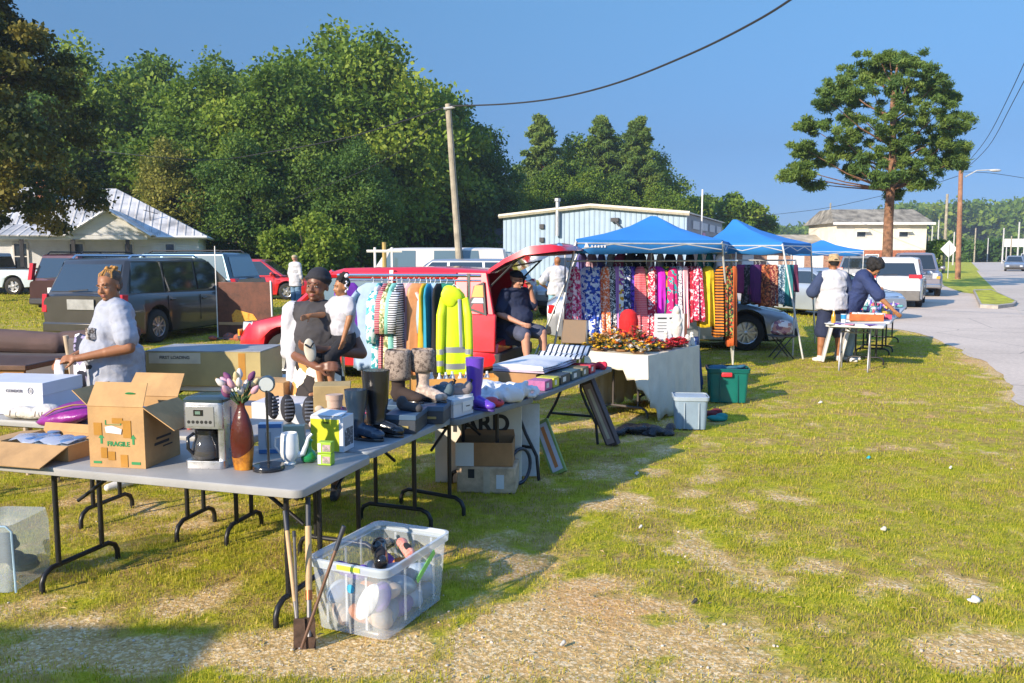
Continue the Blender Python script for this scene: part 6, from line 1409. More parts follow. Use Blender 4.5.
q = MB().ell((0, 0, .26), (.11, .11, .03), None, 12, 6).build('tissue', M('tissue_blue', (.5, .6, .7), .8, var=.1, bump=.6), bx, smooth=60)
# logo on upright flap
MB().ell((.07, -.135, .385), (.03, .003, .012), (R(38), 0, 0)).build('flap_mark', green, bx)

# low open box of jars at left, flap hanging over the table edge
jb = obox('low_carton', 'low open carton full of blue lidded jars, its flap hanging over the table edge', on(55, 462, TH)+Vector((-.10, .20, 0)), R(-15), (.44, .30, .085), card, flaps=(('f', .20, 112), ('l', .15, 95), ('b', .05, 10)))
for i in range(9):
    x, y = -.13+.085*(i % 4), -.05+.09*(i//4); j = thing('jar', 'glass jar with a pale blue lid in the low open carton', 'jar', jb.matrix_basis @ Vector((x, y, .008)), 0, 'jars in the low carton')
    MB().lathe([(.034, 0), (.036, .02), (.036, .058), (.030, .066)], n=16).build('glass', M('jar_glass', (.45, .55, .62), .1, var=0, coat=.5), j, smooth=50); MB().lathe([(.035, .066), (.036, .082), (.028, .086), (.001, .086)], n=16).build('lid', M('lid_blue', (.16, .28, .50), .3, .4, var=.1), j, smooth=50)
mb = MB(); mb.loft([[(-.20+.4*k/8, -.12+.01*math.sin(k*2.2), .085+.012*math.sin(k*1.9)) for k in range(9)], [(-.20+.4*k/8, -.04, .098+.012*math.sin(k*1.5+1)) for k in range(9)], [(-.20+.4*k/8, .03+.01*math.sin(k), .09+.015*math.sin(k*2.5)) for k in range(9)]], caps=False, closed=False)
q = mb.build('plastic_wrap', M('plastic_wrap', (.55, .6, .75), .15, var=0, alpha=.45), jb, smooth=60, solid=.001)

# coffee maker
cm = thing('coffee_maker', 'silver and black coffee maker with a glass carafe on the near table', 'coffee maker', on(203, 470)+Vector((.01, .12, 0)), R(-6))
mb = MB(); w, dp = .108, .10
def rr(w, d, z, r=.025, n=5, x0=0, y0=0):
    out = []
    for cx, cy, a0 in ((w-r, d-r, 0), (-w+r, d-r, 90), (-w+r, -d+r, 180), (w-r, -d+r, 270)):
        for k in range(n): a = R(a0+90*k/(n-1)); out.append((x0+cx+r*math.cos(a), y0+cy+r*math.sin(a), z))
    return out
mb = MB(); mb.loft([rr(w, dp, 0), rr(w, dp, .035), rr(w*.99, dp*.99, .04)]); mb.build('base', steel, cm, smooth=40)
mb = MB(); mb.loft([rr(w*.995, .038, .04, .02, x0=0, y0=.062), rr(w*.995, .038, .355, .02, y0=.062)]); mb.loft([rr(.020, .08, .04, .01, x0=w-.021, y0=0), rr(.020, .08, .21, .01, x0=w-.021, y0=0)]) ; mb.build('back_column', steel, cm, smooth=40)
mb = MB(); mb.box2((-.095, .0, .041), (.085, .024, .21)); mb.build('inner_wall', gloss_b, cm)
mb = MB(); mb.loft([rr(w, dp, .21), rr(w, dp, .335), rr(w*.98, dp*.98, .345)]); mb.build('brew_head', steel, cm, smooth=40)
mb = MB(); mb.loft([rr(w*1.02, dp*1.02, .346), rr(w*1.02, dp*1.02, .36), rr(w*.9, dp*.9, .372), rr(w*.5, dp*.5, .376)]); mb.build('lid', M('lid_dark', (.03, .05, .06), .25, var=0, coat=.3), cm, smooth=40)
mb = MB(); mb.box2((-.088, -.104, .222), (.062, -.1005, .325)); pn = mb.build('control_panel', M('panel_steel', (.42, .42, .43), .35, .8, var=0), cm)
MB().box2((-.045, -.107, .278), (.005, -.1041, .31)).build('display', gloss_b, pn); MB().box2((-.035, -.108, .286), (-.008, -.1071, .302)).build('digits', M('display_green', (.12, .2, .15), .4, var=0), pn)
for i in range(6): MB().lathe([(.001, 0), (.009, 0), (.009, .006), (.001, .006)], (-.072+.023*i, -.1045, .245), 12, 'Y').build('button', M('button_dark', (.05, .05, .05), .3, .5, var=0), pn)
mb = MB(); mb.lathe([(.045, .045), (.078, .05), (.082, .08), (.070, .13), (.050, .165), (.052, .178)], (-.012, -.035, 0), 22); ca = mb.build('carafe', M('carafe_glass', (.10, .10, .10), .04, var=0, coat=.8, alpha=.55), cm, smooth=60)
MB().lathe([(.056, .176), (.058, .195), (.03, .205), (.001, .205)], (-.012, -.035, 0), 18).build('carafe_lid', gloss_b, ca, smooth=50); MB().lathe([(.070, .055), (.073, .08), (.070, .095), (.001, .096)], (-.012, -.035, 0), 20).build('coffee', M('coffee', (.03, .015, .008), .1, var=0), ca, smooth=60)
MB().tube([(-.06, -.08, .18), (-.075, -.115, .165), (-.07, -.125, .11), (-.055, -.105, .08)], .009, 8).build('handle', gloss_b, ca, smooth=60)
MB().box2((.1085, -.01, .12), (.1095, .005, .31)).build('water_gauge', M('gauge_blue', (.10, .14, .22), .2, var=0), cm)

# brown vase with dried tulips
v = thing('vase', 'tall brown wooden vase with a golden lower half holding white and purple flowers', 'vase', on(241, 471)+Vector((0, .035, 0)), R(-15)); v.scale = (1.25,)*3
prof = [(.038, 0), (.043, .03), (.050, .09), (.052, .13), (.046, .18), (.032, .225), (.018, .255), (.015, .27), (.018, .285)]
m = pattern('vase_wood', 'mottle', ['#3a150e', '#4c1c12', '#5a2417'], 5, .25); 
mb = MB(); mb.lathe(prof, n=26, sx=1, sy=.62); mb.build('vessel', m, v, smooth=60)
mb = MB(); zc = lambda a: .085+.035*math.sin(a+.5); n = 26
rings = []
for f in (0, .33, .66, 1):
    rg = []
    for j in range(n): a = 2*PI*j/n; z = zc(a)*f; r = interp([(p[1], p[0]) for p in prof], z)+.0012; rg.append((r*math.cos(a), r*.62*math.sin(a), z))
    rings.append(rg)
mb.loft(rings, caps=False); mb.build('golden_band', pattern('vase_gold', 'mottle', ['#5a3410', '#a86a1c', '#c98a2c'], 18, .3), v, smooth=60)
rd = random.Random(3); fcol = [M('bloom_white', (.62, .58, .55), .7, var=.1, vs=20), M('bloom_plum', (.16, .04, .12), .7, var=.2, vs=20), M('bloom_pink', (.55, .30, .36), .7, var=.15, vs=20), M('bloom_cream', (.58, .45, .24), .7, var=.15, vs=20)]
stemm = M('stem_green', (.05, .10, .03), .8)
for i in range(17):
    a = rd.uniform(0, 2*PI); r = rd.uniform(.01, .065); x, y, z = r*math.cos(a)*1.1-.005, r*math.sin(a), .285+rd.uniform(.025, .115)*(1-r*3)
    f = MB().tube([(0, 0, .26), (x*.5, y*.5, z*.5+.13), (x, y, z)], .0025, 5).build('flower', stemm, v)
    d = Vector((x*2, y*2, .12)).normalized(); q = d.to_track_quat('Z', 'Y').to_matrix()
    MB().lathe([(.004, -.012), (.012, -.002), (.014, .012), (.008, .028), (.003, .034)], (x, y, z), 9, rot=q).build('bloom', fcol[i % 4], f, smooth=60)
for i in range(9):
    a = rd.uniform(0, 2*PI); x, y = .03*math.cos(a), .03*math.sin(a); MB().slab([(0, 0, .27), (x, y, .30), (x*1.7, y*1.7, .315), (x*.8+.008, y*.8, .285)], .001).build('leaf', stemm, v)

# black stand with a small round mirror
o = thing('mirror_stand', 'black stand with a heavy round base and a small round mirror on top', 'mirror', on(266, 472)+Vector((0, .05, 0)), R(10)); o.scale = (1.55,)*3
MB().lathe([(.052, 0), (.053, .012), (.050, .016), (.001, .017)], n=28).build('base', gloss_b, o, smooth=50); MB().tube([(0, 0, .015), (0, 0, .265)], .0042, 8).build('rod', gloss_b, o, smooth=50)
MB().lathe([(.001, .0), (.026, .0), (.028, -.008), (.024, -.014), (.024, -.045), (.001, -.047)], (0, .0, .285), 24, 'Y').build('holder', M('blue_grey_metal', (.08, .12, .15), .3, .4), o, smooth=50) if 0 else MB().lathe([(.001, .0), (.026, .0), (.028, .008), (.024, .05), (.001, .052)], (0, .0, .285), 24, 'Y').build('holder', M('blue_grey_metal', (.08, .12, .15), .3, .4), o, smooth=50)
MB().lathe([(.001, -.002), (.0225, -.002), (.0235, .0005)], (0, .0, .285), 24, 'Y').build('mirror_glass', M('mirror_face', (.62, .66, .68), .2, .3, var=0), o, smooth=50)
# white coffee pot
wg = M('white_glaze', (.66, .68, .69), .12, var=.03, coat=.5)
o = thing('coffee_pot', 'white glazed pitcher with a long curved spout on the near table', 'coffee pot', on(289, 466)+Vector((-.005, .04, 0)), R(5)); o.scale = (1.12,)*3
MB().lathe([(.030, 0), (.030, .006), (.022, .012), (.030, .022), (.042, .04), (.045, .06), (.043, .10), (.040, .138), (.036, .150), (.030, .150), (.030, .142), (.001, .14)], n=26).build('vessel', wg, o, smooth=50)
MB().tube([(.036, 0, .045), (.062, 0, .052), (.078, 0, .09), (.088, 0, .125), (.105, 0, .142)], [.018, .015, .010, .008, .007], 10).build('spout', wg, o, smooth=60)
MB().tube([(-.035, 0, .13), (-.065, .01, .125), (-.07, .01, .085), (-.042, 0, .05)], .006, 8).build('handle', wg, o, smooth=60)
MB().tube([(-.0155, -.041, .02), (-.0165, -.0435, .06), (-.0155, -.041, .12)], .003, 5).build('blue_line', M('line_blue', (.3, .42, .55), .3, var=0), o)
# green bottle
o = MB().lathe([(.022, 0), (.034, .01), (.037, .028), (.028, .048), (.015, .06), (.013, .085), (.021, .098), (.019, .10), (.010, .09)], n=22).build('green_vase', M('green_glass', (.01, .20, .055), .08, var=.1, coat=.7), None, smooth=60, loc=on(309, 462)); o.scale = (1.2,)*3; tag(o, 'small bulbous green glass vase in front of the lime green boxes', 'vase')
# blue white milk carton like box behind the mirror
cbox('tall_box', 'tall white and blue box standing behind the mirror stand', on(268, 455)+Vector((.0, .07, 0)), R(8), (.13, .07, .165), wbox, parts=(('blue_print', M('print_blue', (.06, .18, .42), .4, var=0), -.063, .0, .063, .022), ('blue_print', MC['print_blue'], -.063, .143, .063, .165), ('grey_print', M('print_grey', (.3, .34, .36), .5, var=0), -.025, .03, .005, .12)))
cbox('pale_box', 'pale sage green box between the white pitcher and the tall blue white box', on(292, 452)+Vector((0, .06, 0)), R(8), (.12, .06, .14), M('sage', (.34, .36, .27), .6))
# lime kitchen appliance boxes
lime = M('lime_print', (.48, .50, .015), .45, var=.04); lime2 = M('lime_green', (.30, .48, .03), .45, var=.05)
ab = cbox('appliance_box', 'larger lime yellow and white appliance box right of the green vase', on(331, 452)+Vector((-.005, .07, 0)), R(-14), (.20, .14, .20), wbox, parts=(('lime_front', lime, -.097, .004, .075, .185), ('dark_oval', inkb, -.022, .160, .014, .170), ('photo_print', pattern('appl', 'mottle', ['#8a8f98', '#2a2a30', '#c9cdd6'], 30), -.05, .03, .055, .13, 'r')))
MB().slab([(-.095, -.07, .203), (.09, -.07, .203), (.08, .03, .215), (-.08, .04, .22)], .003, (0, 0, 1)).build('open_flap', paper, ab)
for i, (z, lb) in enumerate(((0, 'lower of two small lime green boxes stacked beside the green vase'), (.062, 'upper of two small lime green boxes stacked beside the green vase'))):
    cbox('small_box', lb, on(325, 465)+Vector((.005, .01, z+.0005*i)), R(-12+3*i), (.075, .05, .061), lime2, group='small lime boxes', parts=(('photo_print', pattern('sm', 'mottle', ['#c9a8b0', '#5a6a4a'], 40), -.01, .012, .033, .048), ('white_print', paper, -.036, .008, -.018, .055)))
# wooden tray / board lying behind with the dark shoes
B = lambda px, py, h=.72: on(px, py, h)
for i, (px, py, rz, lb) in enumerate(((288, 418, 30, 'black slipper with grey bars standing sole up behind the mirror stand'), (310, 420, 10, 'black quilted slipper leaning beside the barred one'), (272, 415, 60, 'black slipper half hidden behind the mirror stand'))):
    p = B(px, py, .75); o = thing('slipper', lb, 'slipper', (p.x, p.y, .74 if i else .74), R(rz), 'black slippers')
    MB().ell((0, 0, .075), (.05, .032, .095), (R(-14), 0, 0), 16, 10).build('shoe_body', M('slipper_black', (.02, .02, .026), .8, bump=.6, bs=90), o, smooth=60)
    mb = MB()
    for k in range(6): mb.box((0, -.034-.0012*k+.0, .018+.024*k), (.062-.004*abs(k-2.5), .012, .013), rot=(R(-14), 0, 0))
    mb.build('sole_bars', M('bar_grey', (.10, .11, .14), .5), o, bevel=.003)
cbox('flat_carton', 'flat tan carton lid lying under the black slippers', B(285, 432)+Vector((.02, .05, .0)), R(6), (.36, .16, .02), card)
# heap of small colourful cloth behind lime box
rd = random.Random(5)
for i in range(9):
    px, py = 330+rd.uniform(-10, 42), 402+rd.uniform(-6, 8); p = B(px, py+14, .80); mt = (pattern('heap1', 'blobs', ['#4a2a66', '#e8e4ea', '#b02a58', '#2a2340'], 30), cloth('heap_cream', (.5, .42, .32)), pattern('heap2', 'blobs', ['#b03060', '#f0e0e4', '#302a50'], 36))[i % 3]
    mb = MB(); mb.ell((0, 0, .03), (.06, .05, .035), (rd.uniform(-.4, .4), rd.uniform(-.4, .4), 0), 14, 8); mb.ell((.03, .02, .05), (.04, .035, .025), (0, .5, 1), 12, 7); o = remesh(mb, 'folded_cloth', mt, .006, 2, None); o.location = (p.x, p.y+.02, .775+.012*(i % 3)); o.rotation_euler.z = i
    tag(o, ('patterned scarf', 'cream cloth', 'pink print scarf')[i % 3]+' in the small heap behind the lime yellow box', 'cloth', 'small heap of scarves')
o = cbox('supporting_box', 'plain carton under the small heap of scarves behind the lime yellow box', (at(345, 440, .74).x, at(345, 440, .74).y+.22, .742), R(20), (.32, .17, .05), card)

# ---- second table: boots and shoe boxes
bkm = M('rubber_black', (.012, .013, .016), .22, var=.2, coat=.3)
def boot(name, label, loc, rz, mat, H=.30, r=.055, foot=.20, solem=gloss_b, fur=None, heel=.0, group=None, k=1.0):
    o = thing(name, label, 'boot', loc, rz, group); o.scale = (k, k, k)
    mb = MB(); rings = []
    P = [(-.0, .05, 1.0), (-.0, .10, .92), (0, .16, .93), (0, .22, 1.04), (0, H, 1.1)]
    for z, f in ((.075, .80), (.10, .74), (.15, .80), (.20, .95), (H*.85, 1.05), (H, 1.10)):
        rings.append([(r*f*1.12*math.cos(2*PI*j/20)*(1+.02*math.sin(j*2+z*40)), r*f*.95*math.sin(2*PI*j/20), z) for j in range(20)])
    mb.loft(rings, caps=False); mb.loft([[(p[0]*.9, p[1]*.9, p[2]) for p in rings[-1]], [(p[0]*.85, p[1]*.85, p[2]-.08) for p in rings[-1]]])
    sh_ = mb.build('shaft', mat, o, smooth=60)
    mb = MB(); mb.ell((-.005, 0, .055), (.055, .038, .052), None, 16, 10); mb.cap((.0, 0, .07), (foot*.55, 0, .045), .042, .036); mb.ell((foot*.68, 0, .038), (.052, .041, .030), None, 16, 10); mb.ell((0, 0, .09), (.05, .042, .05)); remesh(mb, 'foot', mat, .006, 3, o)
    mb = MB(); n = 24; rg = lambda z, g: [((foot*.36+(foot*.56+g)*math.cos(2*PI*j/n)), (.036+g+.004*math.cos(2*PI*j/n))*math.sin(2*PI*j/n), z) for j in range(n)]
    mb.loft([rg(0, 0), rg(.012, .002), rg(.016, 0)]); mb.build('sole', solem, o, smooth=40)
    if fur:
        mb = MB(); rd = random.Random(4)
        rings = [[((r*1.2*f)*(1.12+.07*rd.random())*math.cos(2*PI*j/26), (r*1.2*f)*(1.0+.07*rd.random())*math.sin(2*PI*j/26), z) for j in range(26)] for z, f in ((fur[1], 1), (fur[1]+.03, 1.12), (H*.8, 1.16), (H*.98, 1.14), (H+.01, .98))]
        mb.loft(rings, caps=False); mb.build('fur_cuff', fur[0], o, smooth=50, solid=.006)
    return o
furm = pattern('fur', 'mottle', ['#2a2220', '#6a5c52', '#a39487', '#4a3e38'], 40, .95); furw = M('fur_white', (.50, .40, .34), .95, var=.3, vs=30, bump=.8)
boot('rubber_boot', 'shiny dark blue black rubber boot with a wide cuff, nearest on the boot table', Vector((-.93, 5.0, TH+.002)), R(-20), M('rubber_blue', (.02, .04, .07), .25, var=.2, coat=.3), .30, .058, group='rubber boots')
boot('rubber_boot', 'tall black rubber boot with a folded top behind the blue black one', Vector((-.83, 5.12, TH+.002)), R(-24), bkm, .40, .074, .21, group='rubber boots')
# black shoe boxes along the near edge
sbm = M('box_black', (.035, .045, .06), .45, var=.1); sbl = M('box_blue_lid', (.05, .10, .17), .45, var=.06); gold = M('gold_print', (.4, .32, .12), .4, .3, var=0)
def e2(t, inset, z=0): p = along(A2, u2, v2, t, inset); p.z = TH+.002+z; return p
r2 = math.atan2(u2[1], u2[0])
for x, y, lb in ((-.665, 5.30, 'nearest of the black shoe boxes beside the rubber boots'), (-.52, 5.60, 'black shoe box at the table edge beside the white shoe box'), (-.73, 5.64, 'black shoe box underneath the brown fur boot'), (-.94, 5.60, 'black shoe box at the back corner of the boot table')):
    cbox('shoe_box', lb, Vector((x, y, TH+.002)), R(-8), (.19, .30, .115), sbm, lid=(sbl, .03), group='black shoe boxes', parts=(('logo', gold, -.01, .035, .05, .05), ('label', paper, -.08, .02, -.05, .05)))
# fur boots on top
boot('fur_boot', 'brown suede boot with a grey brown fur cuff standing on the shoe boxes', Vector((-.76, 5.62, TH+.12)), R(-28), M('suede_brown', (.035, .022, .018), .9, bump=.3), .34, .056, .22, fur=(furm, .15), group='fur cuffed boots')
boot('fur_boot', 'pale cream boot with a fur cuff folded open, right of the brown fur boot', Vector((-.60, 5.66, TH+.12)), R(-30), furw, .34, .052, .21, fur=(furm, .20), group='fur cuffed boots')
mb = MB(); mb.cap((0, 0, .04), (.13, 0, .03), .04, .035); mb.ell((-.02, 0, .06), (.05, .04, .06)); o = remesh(mb, 'shoe', M('suede_grey', (.045, .045, .05), .8), .006, 3); o.scale = (.8,)*3; o.location = Vector((-.68, 5.30, TH+.118)); o.rotation_euler.z = R(-25); tag(o, 'dark grey suede ankle shoe on the nearest black shoe box', 'shoe')
boot('small_boot', 'small pale pink boot squeezed behind the black rubber boots', Vector((-1.12, 5.30, TH+.002)), R(200), M('suede_pink', (.5, .36, .28), .9), .22, .045, .17)
cbox('tall_carton', 'tan cardboard carton standing behind the boots beside the floral dress', (at(372, 385, .9).x+.0, 6.0, .0), R(8), (.30, .28, 1.05), card) if 0 else None
tb2 = on(372, 420, .74); cbox('tan_carton', 'tan closed cardboard carton behind the black boots', Vector((-1.20, 5.62, TH+.002)), R(10), (.24, .22, .24), M('carton_tan', (.42, .30, .13), .8))

# ---- third table: white shoe box, sneakers, purple boot, red clog, white cloth, orange carton
def e3(t, ins, z=0): p = along(A3, u3, v3, t, ins, .735); p.z = .737+z; return p
r3 = math.atan2(u3[1], u3[0])
wb_ = cbox('shoe_box', 'white and pale blue shoe box with torn paper labels at the table end', e3(.14, .22), r3, (.24, .36, .115), wbox, lid=(M('lid_iceblue', (.45, .52, .62), .5), .025), parts=(('torn_label', paper, -.02, .03, .10, .10), ('dark_mark', inkb, .02, .06, .07, .068), ('dark_mark', inkb, .09, .03, .11, .05)))
MB().slab([(-.12, -.18, .12), (.10, -.185, .118), (.12, -.05, .13), (-.08, .0, .135)], .002, (0, 0, 1)).build('torn_paper', paper, wb_)
def sneaker(label, loc, rz, m1, m2, k=1):
    o = thing('sneaker', label, 'sneaker', loc, rz, 'sneakers on the white shoe box'); o.scale = (k, k, k)
    mb = MB(); mb.cap((-.07, 0, .045), (.05, 0, .04), .036, .032); mb.ell((.085, 0, .034), (.045, .036, .026)); mb.ell((-.085, 0, .065), (.032, .032, .045)); mb.ell((-.02, 0, .075), (.045, .024, .025)); remesh(mb, 'upper', m1, .005, 2, o)
    n = 20; mb = MB(); mb.loft([[(.005+.125*math.cos(2*PI*j/n), .038*math.sin(2*PI*j/n), z) for j in range(n)] for z in (0, .02)]); mb.build('sole', paper, o, smooth=40)
    MB().ell((.02, -.034, .045), (.03, .006, .014), (0, -.3, 0)).build('side_flash', m2, o, smooth=60); mb = MB(); [mb.tube([(.02-.02*q, -.014, .087-.002*q+.0), (.01-.02*q, .014, .087)], .0025, 5) for q in range(4)]; mb.build('laces', paper, o)
    MB().tube([(-.10, 0, .09), (-.115, 0, .115), (-.10, 0, .12)], .008, 6).build('heel_loop', tb, o)
slate = M('knit_slate', (.07, .12, .16), .8, bump=.4); kg = M('knit_grey', (.24, .20, .20), .8, bump=.4)
sneaker('dark teal sneaker with a red flash, lying nearest on the white shoe box', e3(.06, .20, .118)+Vector((0, 0, .0)), R(170), slate, M('flash_red', (.5, .02, .03), .5, var=0)); sneaker('grey sneaker with a raised heel loop behind the teal one', e3(.17, .12, .118), R(200), kg, kg); sneaker('second grey sneaker at the far side of the white shoe box', e3(.20, .26, .12), R(150), kg, slate, .95)
boot('rain_boot', 'tall plain purple rain boot standing among white cloth', e3(.40, .12), R(-40), M('rubber_purple', (.11, .045, .42), .3, var=.05, coat=.3), .37, .058, .20, solem=M('sole_dark_purple', (.05, .03, .2), .5))
mb = MB(); mb.ell((0, 0, .04), (.07, .045, .04)); mb.ell((.05, 0, .032), (.055, .042, .03)); o = remesh(mb, 'clog', M('clog_red', (.45, .03, .05), .45, var=.1), .005, 2); o.location = e3(.50, .05); o.rotation_euler.z = R(20); tag(o, 'crimson rubber clog with holes beside the purple boot', 'clog')
mb = MB(); [mb.ell((.045+.02*math.cos(q*1.1), -.03+.012*q*.4, .05+.006*(q % 2)), .006, None, 8, 6) for q in range(6)]; mb.build('holes', inkb, o)
# white cloth pile
rd = random.Random(8); wcl = cloth('white_linen', (.58, .59, .63), var=.06, bump=.6, bs=18)
mb = MB()
for i in range(46):
    t = rd.uniform(.55, 1.02); s = rd.uniform(.02, .34); p = e3(t, s)-e3(.78, .18); hgt = .05+.07*math.sin(PI*min(1, max(0, (t-.5)/.6)))*rd.uniform(.5, 1); mb.ell((p.x, p.y, hgt*.6), (rd.uniform(.06, .13), rd.uniform(.03, .05), hgt*.62), (rd.uniform(-.4, .4), rd.uniform(-.4, .4), rd.uniform(0, 3)), 12, 8)
for i in range(9):
    a = rd.uniform(0, PI); p0 = Vector((rd.uniform(-.12, .2), rd.uniform(-.16, .12), rd.uniform(.07, .12))); mb.tube([p0, p0+Vector((.07*math.cos(a), .07*math.sin(a), .012)), p0+Vector((.15*math.cos(a+.5), .15*math.sin(a+.5), -.03))], [.016, .022, .012], 8)
for i in range(8):
    a = i*.8; p0 = e3(1.02, .0)-e3(.78, .18); mb.tube([(p0.x+.055*math.cos(a), p0.y+.04*math.sin(a)-.01, .03+.035*math.sin(a)+.02), (p0.x+.03*math.cos(a+1), p0.y-.03, .045+.03*math.sin(a+1))], .018, 7)
o = remesh(mb, 'linen_pile', wcl, .007, 7); o.location = e3(.78, .18); tag(o, 'crumpled pile of white linen between the purple boot and the far table', 'linen')
orange = M('carton_orange', (.50, .24, .05), .75, var=.1)
p = e3(.85, .62); ob = obox('long_carton', 'long open orange brown carton behind the white linen, full of white bottles', (p.x, p.y, .738), r3-R(48), (.68, .24, .14), orange, flaps=(('f', .09, 150),))
for i in range(11):
    q = ob.matrix_basis @ Vector((-.28+.055*i, -.03+.05*(i % 3)*.8, .008)); b_ = MB().lathe([(.020, 0), (.022, .01), (.022, .12), (.010, .145), (.010, .165), (.001, .166)], n=12).build('bottle', M('bottle_white', (.62, .62, .62), .35, var=0), None, smooth=50, loc=q); tag(b_, 'small white bottle standing in the long orange carton', 'bottle', 'white bottles in the long carton')
# ---- fourth table: blankets, boxes, red things
def e4(t, ins, z=0): p = along(A4, u4, v4, t, ins); p.z = TH+.002+z; return p
r4 = math.atan2(u4[1], u4[0])
def folded(label, loc, rz, w, d, h, mats, cat='blanket', seed=0, name='folded_blanket'):
    o = thing(name, label, cat, loc, rz)
    n = len(mats)
    for i, m_ in enumerate(mats):
        z = h*i/n; mb = MB(); rings = []
        for k in range(9):
            x = -w/2+w*k/8; hh = h/n*.94; e = .006*math.sin(k*1.7+i+seed)
            rings.append([(x, -d/2+.012*math.sin(k+i), z+.006), (x, -d/2-.008+.012*math.sin(k+i), z+hh*.5), (x, -d/2+.012*math.sin(k+i), z+hh+e), (x, 0, z+hh+.008+e), (x, d/2, z+hh), (x, d/2, z+.004)])
        mb.loft(rings); mb.build('layer', m_, o, smooth=50, bevel=0)
    return o
stripeb = pattern('blanket_stripe', 'hstripe', ['#b9a6b6', '#e9e6ea', '#8a7a94', '#dcd8de'], 16)
folded('striped lilac and white blanket folded on the dark bent legged table', e4(.95, .42, .085), r4, .80, .48, .06, (cloth('bl_lilac', (.42, .34, .42)), stripeb, wcl))
for t, w, c, lb in ((.30, .16, (.35, .10, .25), 'pink and white printed box under the striped blanket'), (.47, .12, (.50, .48, .04), 'small yellow printed box under the striped blanket'), (.68, .22, (.03, .04, .05), 'black box with a pale label under the striped blanket'), (.94, .22, (.05, .09, .10), 'dark teal box under the striped blanket'), (1.18, .16, (.16, .14, .08), 'olive brown box under the striped blanket'), (1.38, .14, (.45, .02, .05), 'crimson box near the end of the dark table')):
    cbox('small_carton', lb, e4(t, .11), r4, (w, .16, .08), M('c%d' % int(t*100), c, .5, var=.15, vs=20), group='small cartons along the dark table', parts=(('label', paper, -w*.3, .02, w*.02, .06),))
cbox('support_carton', 'flat carton holding up the striped blanket', e4(.95, .46), r4, (.85, .44, .082), cardd)
mb = MB(); [mb.ell((.05*i-.12, .02*math.sin(i*2), .03), (.06, .05, .03), (.2*i, .1, i)) for i in range(6)]; o = remesh(mb, 'red_cloth', cloth('crimson_c', (.42, .015, .045)), .008, 2); o.location = e4(1.62, .15); tag(o, 'crumpled crimson cloth at the far end of the dark table', 'cloth')
mb = MB(); 
rings = []
for k in range(13):
    t = k/12; rings.append([(-.22, -.3+.6*t, .02+.06*math.sin(t*5)**2+.04*t), (.22, -.3+.6*t, .02+.05*math.sin(t*4+1)**2+.04*t)])
mb.loft(rings, caps=False, closed=False); o = mb.build('mat', pattern('mat_st', 'vstripe', ['#1f2c3c', '#dfe2e8', '#c8ccd4'], 6), None, smooth=60, solid=.008); o.location = e4(1.50, .36, .09); o.rotation_euler.z = r4-R(80); tag(o, 'wavy navy and white striped mat draped at the far end of the dark table', 'mat')
# leaning framed boards
def lean(name, label, b0, top, w, th, mats, cat, rz=None):
    "long narrow boxed board from ground point b0 to upper point top"
    b0 = Vector(b0); top = Vector(top); d = (top-b0); L = d.length; z = d.normalized(); x = Vector((0, 0, 1)).cross(z).normalized() if rz is None else Vector((math.cos(rz), math.sin(rz), 0)); x = (x-z*x.dot(z)).normalized(); y = z.cross(x)
    o = bpy.data.objects.new(name, None); COL.objects.link(o); m = Matrix((x, y, z)).transposed().to_4x4(); o.matrix_world = Matrix.Translation(b0) @ m; o.rotation_mode = 'XYZ'; tag(o, label, cat)
    MB().box2((-w/2, -th/2, 0), (w/2, th/2, L)).build('frame', mats[0], o, bevel=.004)
    for sgn in (-1, 1):
        MB().box2((-w/2+.02, sgn*(th/2+.001)-.0015, .03), (w/2-.02, sgn*(th/2+.001)+.0015, L-.03)).build('panel', mats[1], o)
        MB().box2((-w*.12, sgn*(th/2+.003)-.001, L*.12), (w*.12, sgn*(th/2+.003)+.001, L*.88)).build('inlay', mats[2], o)
    return o
g0 = at(612, 446); t0 = e4(1.55, -.03); t0.z = .70
lean('boxed_board', 'long narrow brown and cream boxed board leaning on the far end of the dark table', g0+Vector((.02, .02, 0)), Vector((at(590, 446).x-.02, at(590, 446).y+.12, .62)), .13, .07, (M('frame_brown', (.06, .035, .035), .5), M('panel_mauve', (.28, .20, .20), .5), M('panel_cream', (.55, .48, .38), .5)), 'board', R(-35))
g0 = at(560, 474); lean('framed_picture', 'thin leaning picture board with green, orange and white print below the dark table', g0, Vector((at(543, 468).x-.02, g0.y+.25, .40)), .14, .03, (M('frame_green', (.22, .30, .08), .5), M('panel_white2', (.5, .5, .55), .5), M('panel_orange', (.5, .18, .05), .5)), 'picture', R(-30))
# under table three: YARD board, boxes
yb = thing('yard_sign', 'white board lettered YARD standing behind the cartons under the table', 'sign', (at(492, 470).x-.03, 6.72, 0), R(-4))
MB().box2((-.42, -.012, .0), (.28, .012, .66)).build('panel', M('sign_board', (.62, .60, .52), .7, var=.06), yb, bevel=.003)
text_mesh('YARD', 'lettering', inkb, .20, yb, face_mtx((-.065, -.014, .485)), .001, .95, .006)
wp_ = MB().box((0, 0, .30), (.19, .03, .60), rot=(R(-6), 0, 0)).build('blank_board', M('panel_white3', (.56, .60, .62), .5), None, bevel=.004, loc=(at(528, 478).x, at(528, 478).y+.05, .01)); tag(wp_, 'plain white panel leaning right of the YARD board', 'panel')
crumple = M('carton_crumpled', (.52, .38, .25), .85, var=.25, vs=9, bump=.6, bs=20)
ga = at(488, 494); cbox('taped_carton', 'crumpled taped pale carton at the bottom under the YARD board', (ga.x, ga.y+.16, 0), R(-6), (.46, .30, .21), crumple, bevel=.012, parts=(('torn_label', paper, .08, .04, .14, .15), ('stamp', inkb, -.14, .12, -.09, .19), ('tape', cardp, -.02, .0, .03, .209)))
